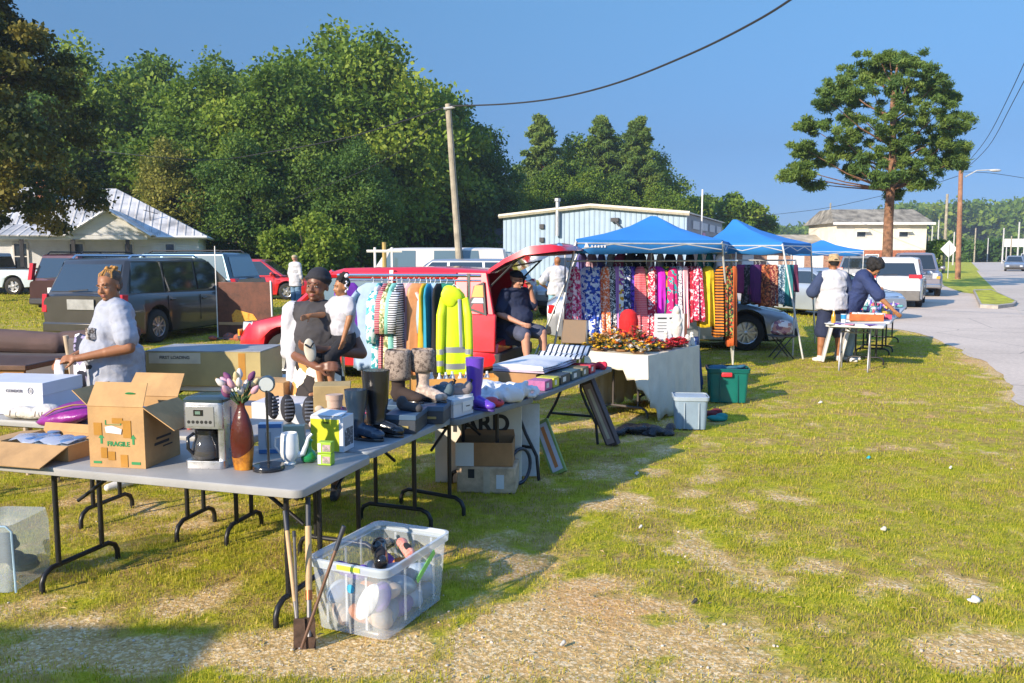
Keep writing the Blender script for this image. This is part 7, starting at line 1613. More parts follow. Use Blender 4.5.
ob2 = obox('open_carton', 'open brown and white carton on top of the crumpled one, in front of YARD', (ga.x-.02, ga.y+.16, .213), R(-4), (.44, .28, .185), cardd, flaps=(('b', .05, 10),))
MB().slab([(-.222, -.141, .0), (-.08, -.141, .0), (-.08, -.141, .183), (-.222, -.141, .183)], .002, (0, -1, 0)).build('white_patch', paper, ob2)
mb = MB(); mb.tube([(.13*math.cos(a), 0, .14+.14*math.sin(a)) for a in np.linspace(0, 2*PI, 25)[:-1]], .014, 8, closed=True); o = mb.build('hoop', M('rim_black', (.02, .03, .05), .4), None, smooth=60, loc=(at(520, 486).x, at(520, 486).y+.03, .015)); o.rotation_euler.z = R(50)
tag(o, 'dark blue hoop leaning beside the crumpled carton', 'hoop')
# ---- big storage bin in the foreground
bclear = M('clear_plastic', (.72, .78, .84), .18, var=.03, alpha=.20, spec=.6, trans=.0); brim_ = M('bin_rim', (.62, .70, .78), .3, var=.03, alpha=.55); ribm = M('bin_rib', (.70, .76, .82), .3, var=.03, alpha=.28)
c1, c2, c3 = at(312, 632), at(382, 645), at(443, 598); cc = (c1+c3)/2; ang = math.atan2(c3.y-c2.y, c3.x-c2.x)
BL, BWd, BH = .57, .40, .36
bn = thing('storage_bin', 'clear plastic storage bin packed with shoes in front of the near table', 'storage bin', (cc.x+.01, cc.y+.01, .012), ang)
def rrx(l, w, z, r=.05): return [(x, y, z) for x, y, _ in rr(l/2, w/2, z, r, 6)]
mb = MB(); mb.loft([rrx(BL, BWd, 0), rrx(BL+.015, BWd+.012, .08), rrx(BL+.05, BWd+.04, BH-.04)], caps=False); mb.add(rrx(BL, BWd, .002), [tuple(range(24))]); mb.build('tub', bclear, bn, smooth=45, solid=.003)
mb = MB(); mb.loft([rrx(BL+.052, BWd+.042, BH-.045), rrx(BL+.075, BWd+.065, BH-.04), rrx(BL+.08, BWd+.07, BH), rrx(BL+.055, BWd+.045, BH+.002), rrx(BL+.045, BWd+.035, BH-.02)], caps=False); mb.build('rim', brim_, bn, smooth=45)
for s, ax in ((-1, 0), (1, 0), (-1, 1), (1, 1)):
    for q in (-.14, 0.0, .14):
        x, y = (q, s*(BWd/2+.022)) if ax == 0 else (s*(BL/2+.028), q*.8)
        MB().box((x, y, BH*.5), (.012, .006, BH*.72) if ax == 0 else (.006, .012, BH*.72)).build('rib', ribm, bn)
MB().box((.02, -(BWd/2+.034), BH-.018), (.0, .0, .0)) if 0 else None
lim = M('label_lime', (.55, .75, .05), .5, var=0)
MB().box((-(BL/2+.041), -.02, BH-.018), (.004, .13, .022)).build('label', lim, bn); MB().box((.05, -(BWd/2+.03), BH-.10), (.20, .004, .03), rot=(0, R(-28), 0)).build('label', M('label_green', (.25, .65, .15), .5, var=0), bn)
MB().lathe([(.001, 0), (.022, 0), (.022, .002), (.001, .002)], (-(BL/2+.026), -.02, BH*.66), 18, 'X').build('round_sticker', M('sticker_blue', (.05, .35, .55), .5, var=0), bn)
rd = random.Random(21); toL = lambda x, y, z: bn.matrix_basis @ Vector((x, y, z))
cont = [('cream knitted hat like cloth', cloth('cream_knit', (.55, .42, .30))), ('pale blue cloth', cloth('pale_blue_c', (.40, .50, .62))), ('white sandal', M('sandal_white', (.62, .60, .58), .5)), ('orange scarf', cloth('orange_sc', (.62, .22, .05))), ('grey blue shoe', M('shoe_gb', (.13, .2, .27), .6)), ('beige shoe', M('shoe_beige', (.45, .33, .24), .6)), ('purple cloth', cloth('purple_sc', (.16, .08, .35))), ('dark navy shoe', M('shoe_nv', (.02, .03, .05), .5))]
k = 0
for ix in range(5):
    for iy in range(3):
        for iz in range(2):
            nm, mt = cont[(ix*3+iy*2+iz*5+rd.randrange(2)) % len(cont)]
            p = (-BL/2+.09+.098*ix+rd.uniform(-.02, .02), -BWd/2+.09+.11*iy+rd.uniform(-.015, .015), .06+.105*iz); mb = MB(); r_ = rd.uniform(0, 3); mb.ell((0, 0, 0), (.085, .052, .045), (rd.uniform(-.6, .6), rd.uniform(-.6, .6), r_), 14, 9); mb.ell((.03*math.cos(r_), .03*math.sin(r_), .015), (.04, .035, .03), None, 12, 8)
            o = remesh(mb, 'shoe' if 'shoe' in nm or 'sandal' in nm else 'cloth_bundle', mt, .007, 2); o.location = toL(*p); tag(o, nm+' packed inside the clear storage bin', 'shoe' if 'sho' in nm or 'sandal' in nm else 'cloth', 'things packed in the clear bin')
def slipon(name, label, p, rz, mt, k=1, tilt=0):
    mb = MB(); mb.cap((-.08, 0, .03), (.06, 0, .03), .038, .036); mb.ell((.09, 0, .034), (.05, .042, .032)); mb.ell((-.09, 0, .045), (.035, .035, .04)); o = remesh(mb, name, mt, .006, 2); MB().ell((-.03, 0, .064), (.06, .026, .012)).build('opening', tb, o, smooth=60); o.location = p; o.rotation_euler = (0, tilt, rz); o.scale = (k,)*3; tag(o, label, 'shoe'); return o
slipon('clog', 'black rubber clog lying on top of the clear bin', toL(.08, .06, .24), ang+R(35), gloss_b, 1.0, R(-14)); slipon('clog', 'second black clog behind the first on the clear bin', toL(.16, .10, .25), ang+R(10), gloss_b, .9, R(8))
slipon('child_shoe', 'pink and tan child shoe on top of the clear bin', toL(.17, -.04, .26), ang+R(50), pattern('pink_shoe', 'mottle', ['#a0563c', '#d98a80', '#c2b0a0'], 30), .75, R(-10)); 
slipon('flat_shoe', 'violet and navy shoe at the left end of the clear bin', toL(-.20, .05, .25), ang+R(80), pattern('viol', 'mottle', ['#1a2a6a', '#5a3a9a', '#8a7ac0'], 20), .9)
ws_ = MB().ell((0, 0, 0), (.045, .012, .105), None, 16, 10).build('shoe_sole', M('sole_white', (.66, .66, .66), .5, var=.04), None, smooth=60); ws_.location = toL(-BL/2+.012, -.09, .17); ws_.rotation_euler = (R(0), R(28), ang-R(80)); tag(ws_, 'white shoe sole pressed against the inside front of the clear bin', 'shoe')
# tools leaning on the near table: post hole digger and bars
rust = M('rusty_steel', (.09, .055, .04), .7, .4, var=.4, vs=20); ash = M('ash_handle', (.50, .33, .17), .6, var=.2, vs=6, bump=.2); dkm = M('handle_dark', (.03, .035, .05), .5); rod = M('rod_grey', (.18, .17, .17), .45, .5, var=.2)
def tool(label, foot, top, mats, name='digging_tool'):
    foot = Vector(foot); top = Vector(top); d = top-foot; o = thing(name, label, 'tool', foot)
    for nm, a, b, r, m_ in mats: MB().tube([d*a, d*(a+b)/2, d*b], r, 10).build(nm, m_, o, smooth=60)
    return o, d
gF = at(305, 654); f0 = Vector((gF.x-.015, gF.y+.02, 0))
tt = lambda px, py, dy: atd(px, py, dy)
o, d = tool('post hole digger handle of pale wood with a dark tip, nearest to the table leg', f0+Vector((-.02, .03, .0)), tt(285, 512, f0.y+.26), (('handle', .34, 1.0, .011, ash), ('socket', .0, .36, .010, rod), ('grip', .86, 1.01, .0125, dkm)))
MB().slab([(-.03, 0, 0), (.03, 0, 0), (.026, .0, .15), (-.026, 0, .15)], .006, (0, -1, 0)).build('blade', rust, o)
o, d = tool('thick pale wooden handle with a blue black top, second of the leaning tools', f0+Vector((.025, .03, .06)), tt(308, 500, f0.y+.30), (('handle', .30, .80, .016, ash), ('grip', .80, 1.02, .013, dkm), ('socket', .0, .32, .012, rod), ('copper_ring', .26, .33, .0165, M('copper', (.35, .13, .05), .4, .6))))
MB().slab([(-.028, .01, -.06), (.028, .01, -.06), (.026, .01, .09), (-.026, .01, .09)], .006, (0, -1, 0)).build('blade', rust, o)
tool('thin rusty rod crossing the other tools, leaning to the right against the bin', f0+Vector((.0, -.02, .03)), tt(344, 526, f0.y+.05), (('shaft', 0, .86, .008, M('rod_brown', (.16, .09, .06), .5, .4, var=.2)), ('grip', .80, 1.0, .011, dkm)), 'iron_rod')
tool('thin grey iron rod between the two wooden handles', f0+Vector((-.035, .06, .02)), tt(294, 531, f0.y+.14), (('shaft', 0, .95, .007, rod), ('tip', .95, 1.0, .009, dkm)), 'iron_rod')
# clear bag / bin at left frame edge
g = at(-8, 590); o = thing('clear_tote', 'clear plastic zip tote with dark contents at the left frame edge', 'tote', (g.x+.02, g.y+.12, .012), R(-4)); 
mb = MB(); mb.loft([[(x, y, z) for x, y, z in rr(w_, .18, z, .05, 5)] for z, w_ in ((0, .15), (.1, .165), (.30, .165), (.37, .15))]); mb.build('shell', M('clear_vinyl', (.6, .68, .74), .08, var=0, alpha=.35, coat=.5), o, smooth=50)
MB().tube([(-.155, -.18, .37), (.13, -.18, .37), (.155, -.17, .34), (.165, -.175, .0)], .006, 6).build('piping', M('piping_blue', (.35, .5, .6), .4), o, smooth=50)
mb = MB(); [mb.ell((rd.uniform(-.08, .08), rd.uniform(-.1, .1), .05+.04*i), (.08, .08, .03)) for i in range(6)]; q = remesh(mb, 'contents', cloth('dark_green_c', (.02, .045, .04)), .01, 2, o)
# white box CONDOR at the left back table
p5 = lambda px, py, dz=0: on(px, py, TH)+Vector((0, 0, dz))
p = at(0, 419, .74); cb = cbox('large_white_box', 'large flat white box lettered CONDOR at the left edge', (at(20, 415, .74).x-.10, at(20, 415, .74).y+.23, .742), R(-8), (.62, .42, .22), M('box_offwhite', (.52, .55, .64), .5, var=.03), lid=(M('lid_offwhite', (.60, .61, .66), .5, var=.03), .085))
on_front('CONDOR', .10, .165, .028, M('ink_grey', (.10, .10, .14), .6, var=0), cb, .432, .001)
mb = MB(); mb.tube([(.222+.019*math.cos(a), -.2165, .168+.022*math.sin(a)) for a in np.linspace(0, 2*PI, 17)[:-1]], .002, 5, closed=True); mb.box((.222, -.2165, .168), (.02, .003, .003)); mb.box((.222, -.2165, .176), (.016, .003, .003)); mb.box((.222, -.2165, .16), (.016, .003, .003)); mb.build('emblem', MC['ink_grey'], cb)
# crumpled paper bag with lettering
mb = MB(); mb.ell((0, 0, .035), (.16, .07, .035)); mb.ell((.08, 0, .045), (.08, .07, .045)); mb.ell((-.1, 0, .03), (.08, .06, .03)); mb.ell((.0, -.03, .045), (.10, .04, .03), (0, .2, 0)); o = remesh(mb, 'paper_parcel', M('parcel_white', (.56, .52, .47), .8, var=.15, bump=1, bs=14, bd=.02), .008, 1); o.scale = (1.25, 1.1, 1.2); o.location = p5(30, 421)+Vector((.0, .06, 0)); o.rotation_euler.z = R(-10); tag(o, 'crumpled white paper parcel with brown print in front of the white box', 'parcel')
for x in (-.09, .06, .10): MB().tube([(x, -.083, .03), (x+.005, -.083, .06)], .003, 5).build('print_mark', M('ink_brown', (.12, .08, .06), .7, var=0), o)
# purple pillow
mb = MB(); rings = []
for i in range(11):
    t = i/10; a = math.sin(PI*t)**.5; rings.append([(-.22+.44*t, .16*(.6+.4*a)*math.cos(2*PI*j/20), .06+(.062*a+.004)*math.sin(2*PI*j/20)+.004*math.sin(j*1.9+i)) for j in range(20)])
mb.loft(rings); p = p5(98, 425); o = mb.build('pillow', M('satin_purple', (.22, .015, .20), .32, var=.15, vs=8, bump=.5, bs=9, bd=.03), None, smooth=70, loc=(p.x-.20, p.y+.12, .742)); o.rotation_euler = (R(10), R(-10), R(-12)); tag(o, 'shiny purple cushion behind the FRAGILE box', 'cushion')
mb = MB(); mb.tube([(-.1, -.13, .10), (.0, -.14, .135), (.12, -.12, .14), (.18, -.08, .12)], [.006, .012, .012, .006], 8, sy=.5); mb.build('gold_trim', M('trim_gold', (.35, .2, .05), .5), o, smooth=60)
cbox('lilac_box', 'lilac carton edge lying on the purple cushion', (p.x+.02, p.y+.42, .742), R(-20), (.22, .16, .12), M('lilac', (.42, .38, .60), .5))
# small things around the woman: wire baskets, magazines
for i, (px, lb, mt) in enumerate(((66, 'small folded printed leaflet beside the white box', paper), (72, 'grey and red folded leaflet under the purple cushion', pattern('leaf', 'mottle', ['#30484e', '#d8dde0', '#b03030'], 14)))):
    p = on(px, 405+i*8, .78); o = MB().box((0, 0, .012), (.16, .12, .02), rot=(.05, -.1, .2)).build('leaflet', mt, None, bevel=.003, loc=(p.x, p.y+.12, .745)); tag(o, lb, 'leaflet')
for i, (px, c, lb) in enumerate(((134, (.55, .50, .48), 'little white figurine behind the FRAGILE box flap'), (141, (.5, .52, .55), 'small pale bottle behind the FRAGILE box'), (127, (.12, .12, .13), 'small dark bottle behind the FRAGILE box'), (147, (.5, .1, .1), 'small red topped bottle behind the FRAGILE box'))):
    p = at(px, 398, .80); o = MB().lathe([(.018, 0), (.022, .02), (.018, .08), (.008, .11), (.010, .14), (.001, .15)], n=12).build('figurine' if i == 0 else 'bottle', M('knick%d' % i, c, .4), None, smooth=50, loc=(-2.30+.075*i, 5.30+.03*i, .722)); tag(o, lb, 'figurine' if i == 0 else 'bottle')
# golden carton and tray behind
gd = M('carton_gold', (.38, .30, .13), .45, .1, var=.12, vs=3); p = at(203, 376, .74)
gb = cbox('golden_carton', 'very large flat golden carton on the far back table behind the flowers', (-2.56, 7.30, .742), R(-3), (.98, .55, .29), gd, bevel=.006, parts=(('print_band', M('print_pale', (.50, .46, .34), .5), -.46, .19, -.02, .28), ('corner_tape', tape, .30, .02, .36, .28)))
on_front('FIRST LOADING', -.24, .24, .036, inkb, gb, .553, .0005); MB().box2((-.49, -.275, .291), (.49, .275, .297)).build('top_sheet', M('grey_sheet', (.30, .30, .31), .6), gb)
o = MB().lathe([(.05, 0), (.11, .02), (.135, .035), (.13, .04), (.10, .027), (.001, .012)], n=28).build('bowl', wg, None, smooth=60, loc=(-1.98, 5.42, .80)); o.rotation_euler = (R(35), R(10), 0); tag(o, 'white bowl with a green painted rim tilted behind the open box flap', 'bowl')
o = cbox('checked_box', 'blue and white checked box behind the FRAGILE box', (-2.12, 5.45, .722), R(-5), (.12, .10, .11), pattern('checks', 'blobs', ['#1f3a6a', '#e4e9f0', '#1f8a6a', '#e4e9f0'], 60))
cbox('shallow_box', 'shallow white box lid lying behind the mirror stand', (-1.52, 6.05, .60), R(-8), (.60, .34, .20), wbox)
cbox('blue_carton', 'blue and tan carton with dark straps on top beside the young woman', (-1.83, 6.35, .60), R(-12), (.36, .26, .30), card, parts=(('blue_print', M('print_navy', (.03, .05, .12), .5, var=0), -.17, .12, .17, .16),))
tbx = table('low grey folding table beside the young woman under the shallow white box', (-1.12, 5.88), (-.98, .18), (.18, .98), .82, .62, H=.60) if 0 else None
table('low pale folding table left of the young woman', (-1.68, 5.78), (-.985, .17), (.17, .985), .90, .50, top=twht, H=.60) if 0 else None
# ------------------------------------------------------------------ more goods, bins, furniture, litter
def e6(t, ins, z=0): p = AX+u6*t+v6*ins; p.z = TH+.012+z; return p
rd = random.Random(31)
def bouquet(label, p, n, cols, w=.14, h=.10, seed=0):
    rd = random.Random(seed); o = thing('flower_arrangement', label, 'flowers', p, 0, None)
    mb = MB(); mb.lathe([(.06, 0), (.08, .015), (.06, .025), (.001, .025)], n=12); mb.build('base', cardd, o, smooth=50)
    st = MB()
    for i in range(n):
        a = rd.uniform(0, 2*PI); r = w*math.sqrt(rd.random()); z = h*(1-.6*(r/w)**2)*rd.uniform(.6, 1.1)+.03
        st.tube([(0, 0, .02), (r*math.cos(a), r*math.sin(a), z)], .002, 4)
    st.build('stems', stemm, o)
    for k, c in enumerate(cols):
        mb = MB()
        for i in range(max(2, n//len(cols))):
            a = rd.uniform(0, 2*PI); r = w*math.sqrt(rd.random()); z = h*(1-.8*(r/w)**2)*rd.uniform(.35, 1.1)+.03; x, y = r*math.cos(a), r*math.sin(a); s = rd.uniform(.026, .046)
            for q in range(7):
                b_ = q*2*PI/7+rd.random(); t = Vector((math.cos(b_), math.sin(b_), rd.uniform(-.2, .6)))*s; e = Vector((-math.sin(b_), math.cos(b_), 0))*s*.45
                mb.add([(x, y, z), (x+t.x*.6+e.x, y+t.y*.6+e.y, z+t.z*.6), (x+t.x, y+t.y, z+t.z), (x+t.x*.6-e.x, y+t.y*.6-e.y, z+t.z*.6)], [(0, 1, 2, 3)])
            mb.ell((x, y, z), s*.35, None, 6, 4)
        tag(mb.build('blooms', c, o), kind='stuff')
    return o
fy = M('fl_yellow', (.70, .42, .02), .7, var=.2, vs=30); fo = M('fl_orange', (.75, .20, .01), .7, var=.2, vs=30); fr_ = M('fl_red', (.50, .02, .03), .7, var=.2, vs=30); fw_ = M('fl_white', (.62, .56, .48), .7, var=.1); fb = M('fl_brown', (.25, .12, .05), .8, var=.2); fg_ = M('fl_leaf', (.08, .16, .03), .8, var=.2)
for i, (t, ins, n, cols, w, h, lb) in enumerate(((.08, .66, 60, (fy, fy, fb), .17, .16, 'bunch of golden yellow autumn flowers at the left corner of the cream cloth table'), (.14, .40, 60, (fo, fy, fw_, fb), .17, .17, 'orange and cream autumn arrangement in the middle front of the cream cloth table'), (.10, .17, 60, (fw_, fw_, fg_, fy), .14, .10, 'low wreath of white flowers at the near corner of the cream cloth table'),
        (.42, .40, 60, (fo, fr_, fb), .19, .24, 'tall orange and red arrangement behind the white wreath'), (.42, .14, 50, (fr_, fo, fy), .15, .12, 'red flowers with an orange sunflower near the right edge of the cream cloth table'), (.40, .66, 50, (fy, fb, fo), .17, .22, 'brown and yellow dried arrangement at the back of the cream cloth table'),
        (.72, .45, 50, (fr_, fr_, fw_), .18, .20, 'crimson arrangement below the magenta dress'), (.70, .12, 45, (fr_, fr_), .14, .08, 'red berry garland along the right edge of the cream cloth table'), (.98, .12, 45, (fr_, fr_), .15, .08, 'second red berry garland at the far right edge of the cream cloth table'))):
    bouquet(lb, e6(t, ins), n, cols, w, h, i)
p = e6(.70, .62); mb = MB(); mb.lathe([(.10, 0), (.115, .08), (.115, .16), (.095, .25), (.05, .29), (.001, .30)], n=22); mb.lathe([(.10, .0), (.16, -.02), (.17, 0), (.10, .03)], n=22)
o = remesh(mb, 'red_hat', cloth('red_felt', (.60, .01, .012)), .008, 2); o.location = p+Vector((0, 0, .14)); tag(o, 'big bright red hat in front of the red striped dress', 'hat')
o = MB().lathe([(.07, 0), (.05, .02), (.02, .05), (.02, .15), (.06, .16)], n=14).build('hat_stand', cardd, None, smooth=50, loc=p); tag(o, 'small stand under the bright red hat', 'stand')
# statue
stn = M('statue_white', (.60, .56, .50), .6, var=.1, vs=20); p = e6(1.16, .22)
mb = MB(); mb.lathe([(.075, 0), (.08, .03), (.05, .05), (.06, .12), (.075, .2), (.06, .30), (.045, .36)], n=14); mb.ell((0, 0, .41), (.038, .042, .05)); mb.ell((.0, .02, .38), (.055, .045, .09)); mb.cap((-.05, -.02, .30), (-.01, -.06, .22), .022, .018); mb.cap((.05, -.02, .30), (.01, -.06, .24), .022, .018); o = remesh(mb, 'statue', stn, .007, 2); o.location = p; tag(o, 'tall white robed statue standing left of the white price poster', 'statue')
for i, (t, ins, h, lb) in enumerate(((1.10, .05, .14, 'small white figurine left of the robed statue foot'), (1.22, .05, .16, 'small cream figurine at the far corner of the cream cloth table'), (1.0, .28, .18, 'white figurine just left of the tall robed statue'))):
    mb = MB(); mb.lathe([(.035, 0), (.04, .02), (.025, h*.5), (.03, h*.7)], n=12); mb.ell((0, 0, h*.85), (.025, .025, h*.16)); o = remesh(mb, 'figurine', stn, .006, 2); o.location = e6(t, ins); tag(o, lb, 'figurine', 'white figurines')
# blue cloth table beyond with poster
BX = at(704, 398); BX = Vector((BX.x-.10, BX.y+.15, 0))
cbl2 = cloth('cloth_blue', (.01, .045, .16)); table('small folding table under a dark blue cloth beside the green tub', BX, (.25, .97), (-.97, .25), .7, .60, H=.70)
drape('tablecloth', 'dark blue cloth hanging over the small table beside the green tub', BX, (.25, .97), (-.97, .25), .70, .60, (.68, .68, .68, .66), cbl2, H=.70, amp=.03, seed=5)
p = Vector((BX.x-.28, BX.y+.30, .712)); o = thing('price_poster', 'white printed poster board standing behind the statue, left of the canopy leg', 'poster', p, R(4))
MB().box2((-.20, -.01, 0), (.20, .01, .34)).build('panel', M('poster_white', (.60, .60, .60), .6, var=.03), o); MB().box2((.205, -.02, 0), (.235, .02, .34)).build('edge_strip', M('strip_brown', (.15, .05, .03), .6), o)
mb = MB(); mb.box2((-.16, -.0125, .27), (-.04, -.0102, .29)); mb.box2((.0, -.0125, .27), (.14, -.0102, .29))
for i in range(4): mb.box2((-.16, -.0125, .22-.04*i), (-.04, -.0102, .226-.04*i))
mb.build('print_lines', inkb, o)
mb = MB(); [mb.ell((.06*i-.15, .03*math.sin(i*2), .02), (.06, .05, .025), (.2, .1*i, i)) for i in range(6)]; o = remesh(mb, 'lace_cloth', wcl, .008, 2); o.location = (BX.x-.18, BX.y+.08, .715); tag(o, 'white lace cloth bunched on the dark blue table', 'cloth')
# totes
def tote(label, px, py, d, rz, mat, lidm, handle=None, dark=None, openlid=False):
    g = at(px, py); w, dp, h = d; o = thing('storage_tote', label, 'storage tote', (g.x, g.y+dp*.5, .012), rz, None)
    mb = MB(); mb.loft([rr(w*.42, dp*.42, 0, .04, 5), rr(w*.46, dp*.46, h*.85, .04, 5)]); mb.build('tub', mat, o, smooth=40)
    mb = MB(); mb.loft([rr(w*.475, dp*.475, h*.83, .04, 5), rr(w*.49, dp*.49, h*.84, .04, 5), rr(w*.5, dp*.5, h*.95, .04, 5), rr(w*.47, dp*.47, h*.96, .04, 5)], caps=False); mb.build('rim', lidm, o, smooth=40)
    mb = MB(); mb.loft([rr(w*.47, dp*.47, h*.90, .04, 5), rr(w*.45, dp*.45, h*.93 if not openlid else h*.86, .04, 5)]); mb.build('lid', lidm if not openlid else dark, o, smooth=40)
    for s in (-1, 1):
        mb = MB(); mb.box((s*w*.2, -dp*.47, h*.4), (.012, .012, h*.76)); mb.build('rib', lidm, o)
    if handle: MB().box((-.03, -dp*.5-.015, h*.80), (.13, .035, .055)).build('handle', handle, o, bevel=.012)
    return o
teal = M('tote_teal', (.0, .13, .105), .4, var=.06, coat=.2); tealr = M('tote_teal_rim', (.0, .10, .085), .4, var=.05)
g_ = tote('dark green storage tub with a red handle under the canopy leg', 731, 404, (.52, .42, .44), R(-8), teal, tealr, M('handle_red', (.60, .03, .04), .4, var=0), M('in_dark', (.02, .05, .06), .8), True)
mb = MB(); [mb.ell((.1*i-.15, .05*math.sin(i*2.2), .41), (.09, .08, .03), (.2, .1*i, i)) for i in range(4)]; q = remesh(mb, 'folded_cloth', cloth('blue_teal_c', (.02, .10, .16)), .01, 2); q.location = g_.location; tag(q, 'dark blue green cloth lying in the green tub', 'cloth')
gyb = M('tote_grey_blue', (.22, .30, .38), .45, var=.06); tote('grey blue storage tote with a pale lid on the grass by the cloth corner', 693, 431, (.37, .34, .36), R(-6), gyb, M('tote_pale_lid', (.33, .40, .46), .4, var=.05))
for px, py, c, lb in ((712, 416, (.12, .01, .015), 'dark red cloth on the grass right of the grey blue tote'), (717, 421, (.01, .20, .19), 'teal cloth on the grass right of the grey blue tote')):
    g = at(px, py); mb = MB(); mb.ell((0, 0, .03), (.13, .07, .035), (0, .1, .3)); mb.ell((.06, .03, .05), (.07, .06, .035)); o = remesh(mb, 'dropped_cloth', cloth('dc%d' % px, c), .009, 2); o.location = (g.x, g.y, .0); tag(o, lb, 'cloth')
g = at(647, 436); mb = MB(); rd = random.Random(3)
for i in range(16): mb.ell((rd.uniform(-.27, .27), rd.uniform(-.10, .10), rd.uniform(.02, .06)), (rd.uniform(.06, .12), rd.uniform(.05, .09), rd.uniform(.03, .06)), (rd.uniform(-.4, .4), rd.uniform(-.3, .3), rd.uniform(0, 3)), 10, 7)
o = remesh(mb, 'black_bag', M('bin_bag', (.010, .012, .02), .28, var=.2, bump=1, bs=16, bd=.03), .008, 1); o.location = (g.x, g.y+.12, 0); tag(o, 'black plastic sack lying flat on the grass beside the cream cloth', 'bag')
# brown chair by the canopy leg
g = at(566, 372); o = thing('folding_chair', 'brown folding chair showing its back between the tailgate and the dresses', 'chair', (g.x, 11.9, 0), R(-20)); br = M('chair_brown', (.16, .10, .055), .6)
MB().box((0, .12, .74), (.36, .03, .34), rot=(R(-10), 0, 0)).build('backrest', br, o, bevel=.01); MB().box((0, -.08, .45), (.40, .38, .03)).build('seat', br, o, bevel=.01)
for x in (-.18, .18):
    for y in (-.24, .10): MB().tube([(x, y, 0), (x, y+.02, .46 if y < 0 else .9)], .014, 8).build('leg', tlg, o)
# big brown painted panel beside the blue vehicle
o = thing('landscape_panel', 'large brown panel with an orange autumn picture leaning beside the blue vehicle', 'panel', (-5.85, 18.6, 0), R(-4))
MB().box2((-.62, 0, .0), (.62, .04, 1.22)).build('board', pattern('wood_panel', 'mottle', ['#3a1d12', '#5a3020', '#6a3a26'], 3, .5), o, bevel=.01)
MB().box2((-.60, -.012, .28), (.60, -.002, .34)).build('ledge', M('ledge_tan', (.42, .25, .12), .6), o)
mb = MB(); mb.slab([(-.28, -.006, .34), (.30, -.006, .34), (.18, -.006, .52), (.02, -.006, .56), (-.2, -.006, .62), (-.3, -.006, .5)], .004, (0, -1, 0)); mb.build('painted_leaves', pattern('autumn', 'mottle', ['#7a3a10', '#d98a20', '#e0a83c', '#b85a18'], 9, .6), o)
MB().tube([(.62, -.03, 0), (.60, -.03, 1.25)], .02, 6).build('strip', trim, o); MB().tube([(-.62, -.03, .0), (-.62, -.03, 2.0)], .012, 6).build('pole', trim, o)
rd = random.Random(2); mb = MB()
for i in range(10): mb.ell((rd.uniform(-.9, .9), rd.uniform(-.3, .1), .06), (rd.uniform(.06, .15), .08, rd.uniform(.04, .09)), (0, rd.uniform(-.5, .5), i), 10, 7)
mb.ell((0, 0, .02), (.9, .22, .035)); o = remesh(mb, 'rag_heap', pattern('rag', 'mottle', ['#6a3a30', '#b0583a', '#3a4a50', '#a89a88'], 6), .012, 1); o.location = (-5.5, 18.2, 0); tag(o, 'low heap of coloured oddments at the foot of the brown panel', 'heap')
# furniture at the left edge
wd = M('wood_orange', (.34, .15, .03), .45, var=.2, vs=5); wdd = M('wood_dark', (.10, .05, .03), .4, var=.2, vs=5); greyu = cloth('upholstery_grey', (.10, .085, .085)); creamf = M('cream_frame', (.44, .34, .24), .6)
o = thing('wooden_desk', 'dark topped wooden desk with orange legs at the left edge', 'desk', (-4.62, 7.7, 0), R(-4))
MB().box2((-.9, -.35, .83), (.42, .35, .88)).build('desktop', wdd, o, bevel=.008); MB().box2((-.85, -.32, .75), (.38, -.29, .828)).build('apron', wd, o)
for x in (-.84, .34):
    for y in (-.31, .28): MB().box2((x, y, 0), (x+.05, y+.05, .75)).build('leg', wd, o)
o = thing('sofa_arm', 'dark grey upholstered bench behind the wooden desk', 'bench', (-4.75, 9.1, 0), R(-6))
mb = MB(); mb.box2((-1.3, -.35, .25), (.75, .35, .78)); mb.build('seat', greyu, o, bevel=.06); mb = MB(); mb.cap((-1.25, .0, .92), (-.15, 0, .88), .14, .12); mb.cap((-.1, .05, .9), (.7, .05, 1.0), .11, .07); remesh(mb, 'bolster', cloth('upholstery_brown', (.09, .055, .05)), .015, 3, o)
o = thing('dining_chair', 'cream framed chair with a patterned garment over its back, left of the older woman', 'chair', (-3.78, 7.05, 0), R(-30))
for s in (-1, 1):
    MB().tube([(s*.2, .2, 0), (s*.2, .2, .45), (s*.2, .235, .75), (s*.2, .19, 1.14)], .024, 8).build('rear_post', creamf, o, smooth=60); MB().tube([(s*.2, -.2, 0), (s*.2, -.2, .46)], .022, 8).build('leg', creamf, o)
MB().box((0, 0, .48), (.44, .44, .06)).build('seat', greyu, o, bevel=.015); MB().box((0, .215, .94), (.38, .04, .36)).build('backrest', greyu, o, bevel=.015)
gm_ = pattern('garment_navy', 'blobs', ['#14182c', '#d8d4e2', '#1c2036', '#8a82a4', '#14182c'], 18)
mb = MB(); rings = []
for i in range(9):
    t = i/8; y = [-.03, -.05, -.045, -.03, .0, .06, .10, .11, .115][i]; z = [.70, .82, .95, 1.06, 1.13, 1.10, .98, .8, .6][i]
    rings.append([(-.16+.38*k/10+.02*math.sin(i+k), y+.2+.018*math.sin(k*1.9), z+.012*math.sin(k*1.3)) for k in range(11)])
mb.loft(rings, caps=False, closed=False); q = mb.build('draped_dress', gm_, None, smooth=60, solid=.012); q.location = o.location+Vector((.09, -.06, .02)); q.rotation_euler.z = R(-30); tag(q, 'navy and white patterned dress draped over the cream framed chair', 'dress')
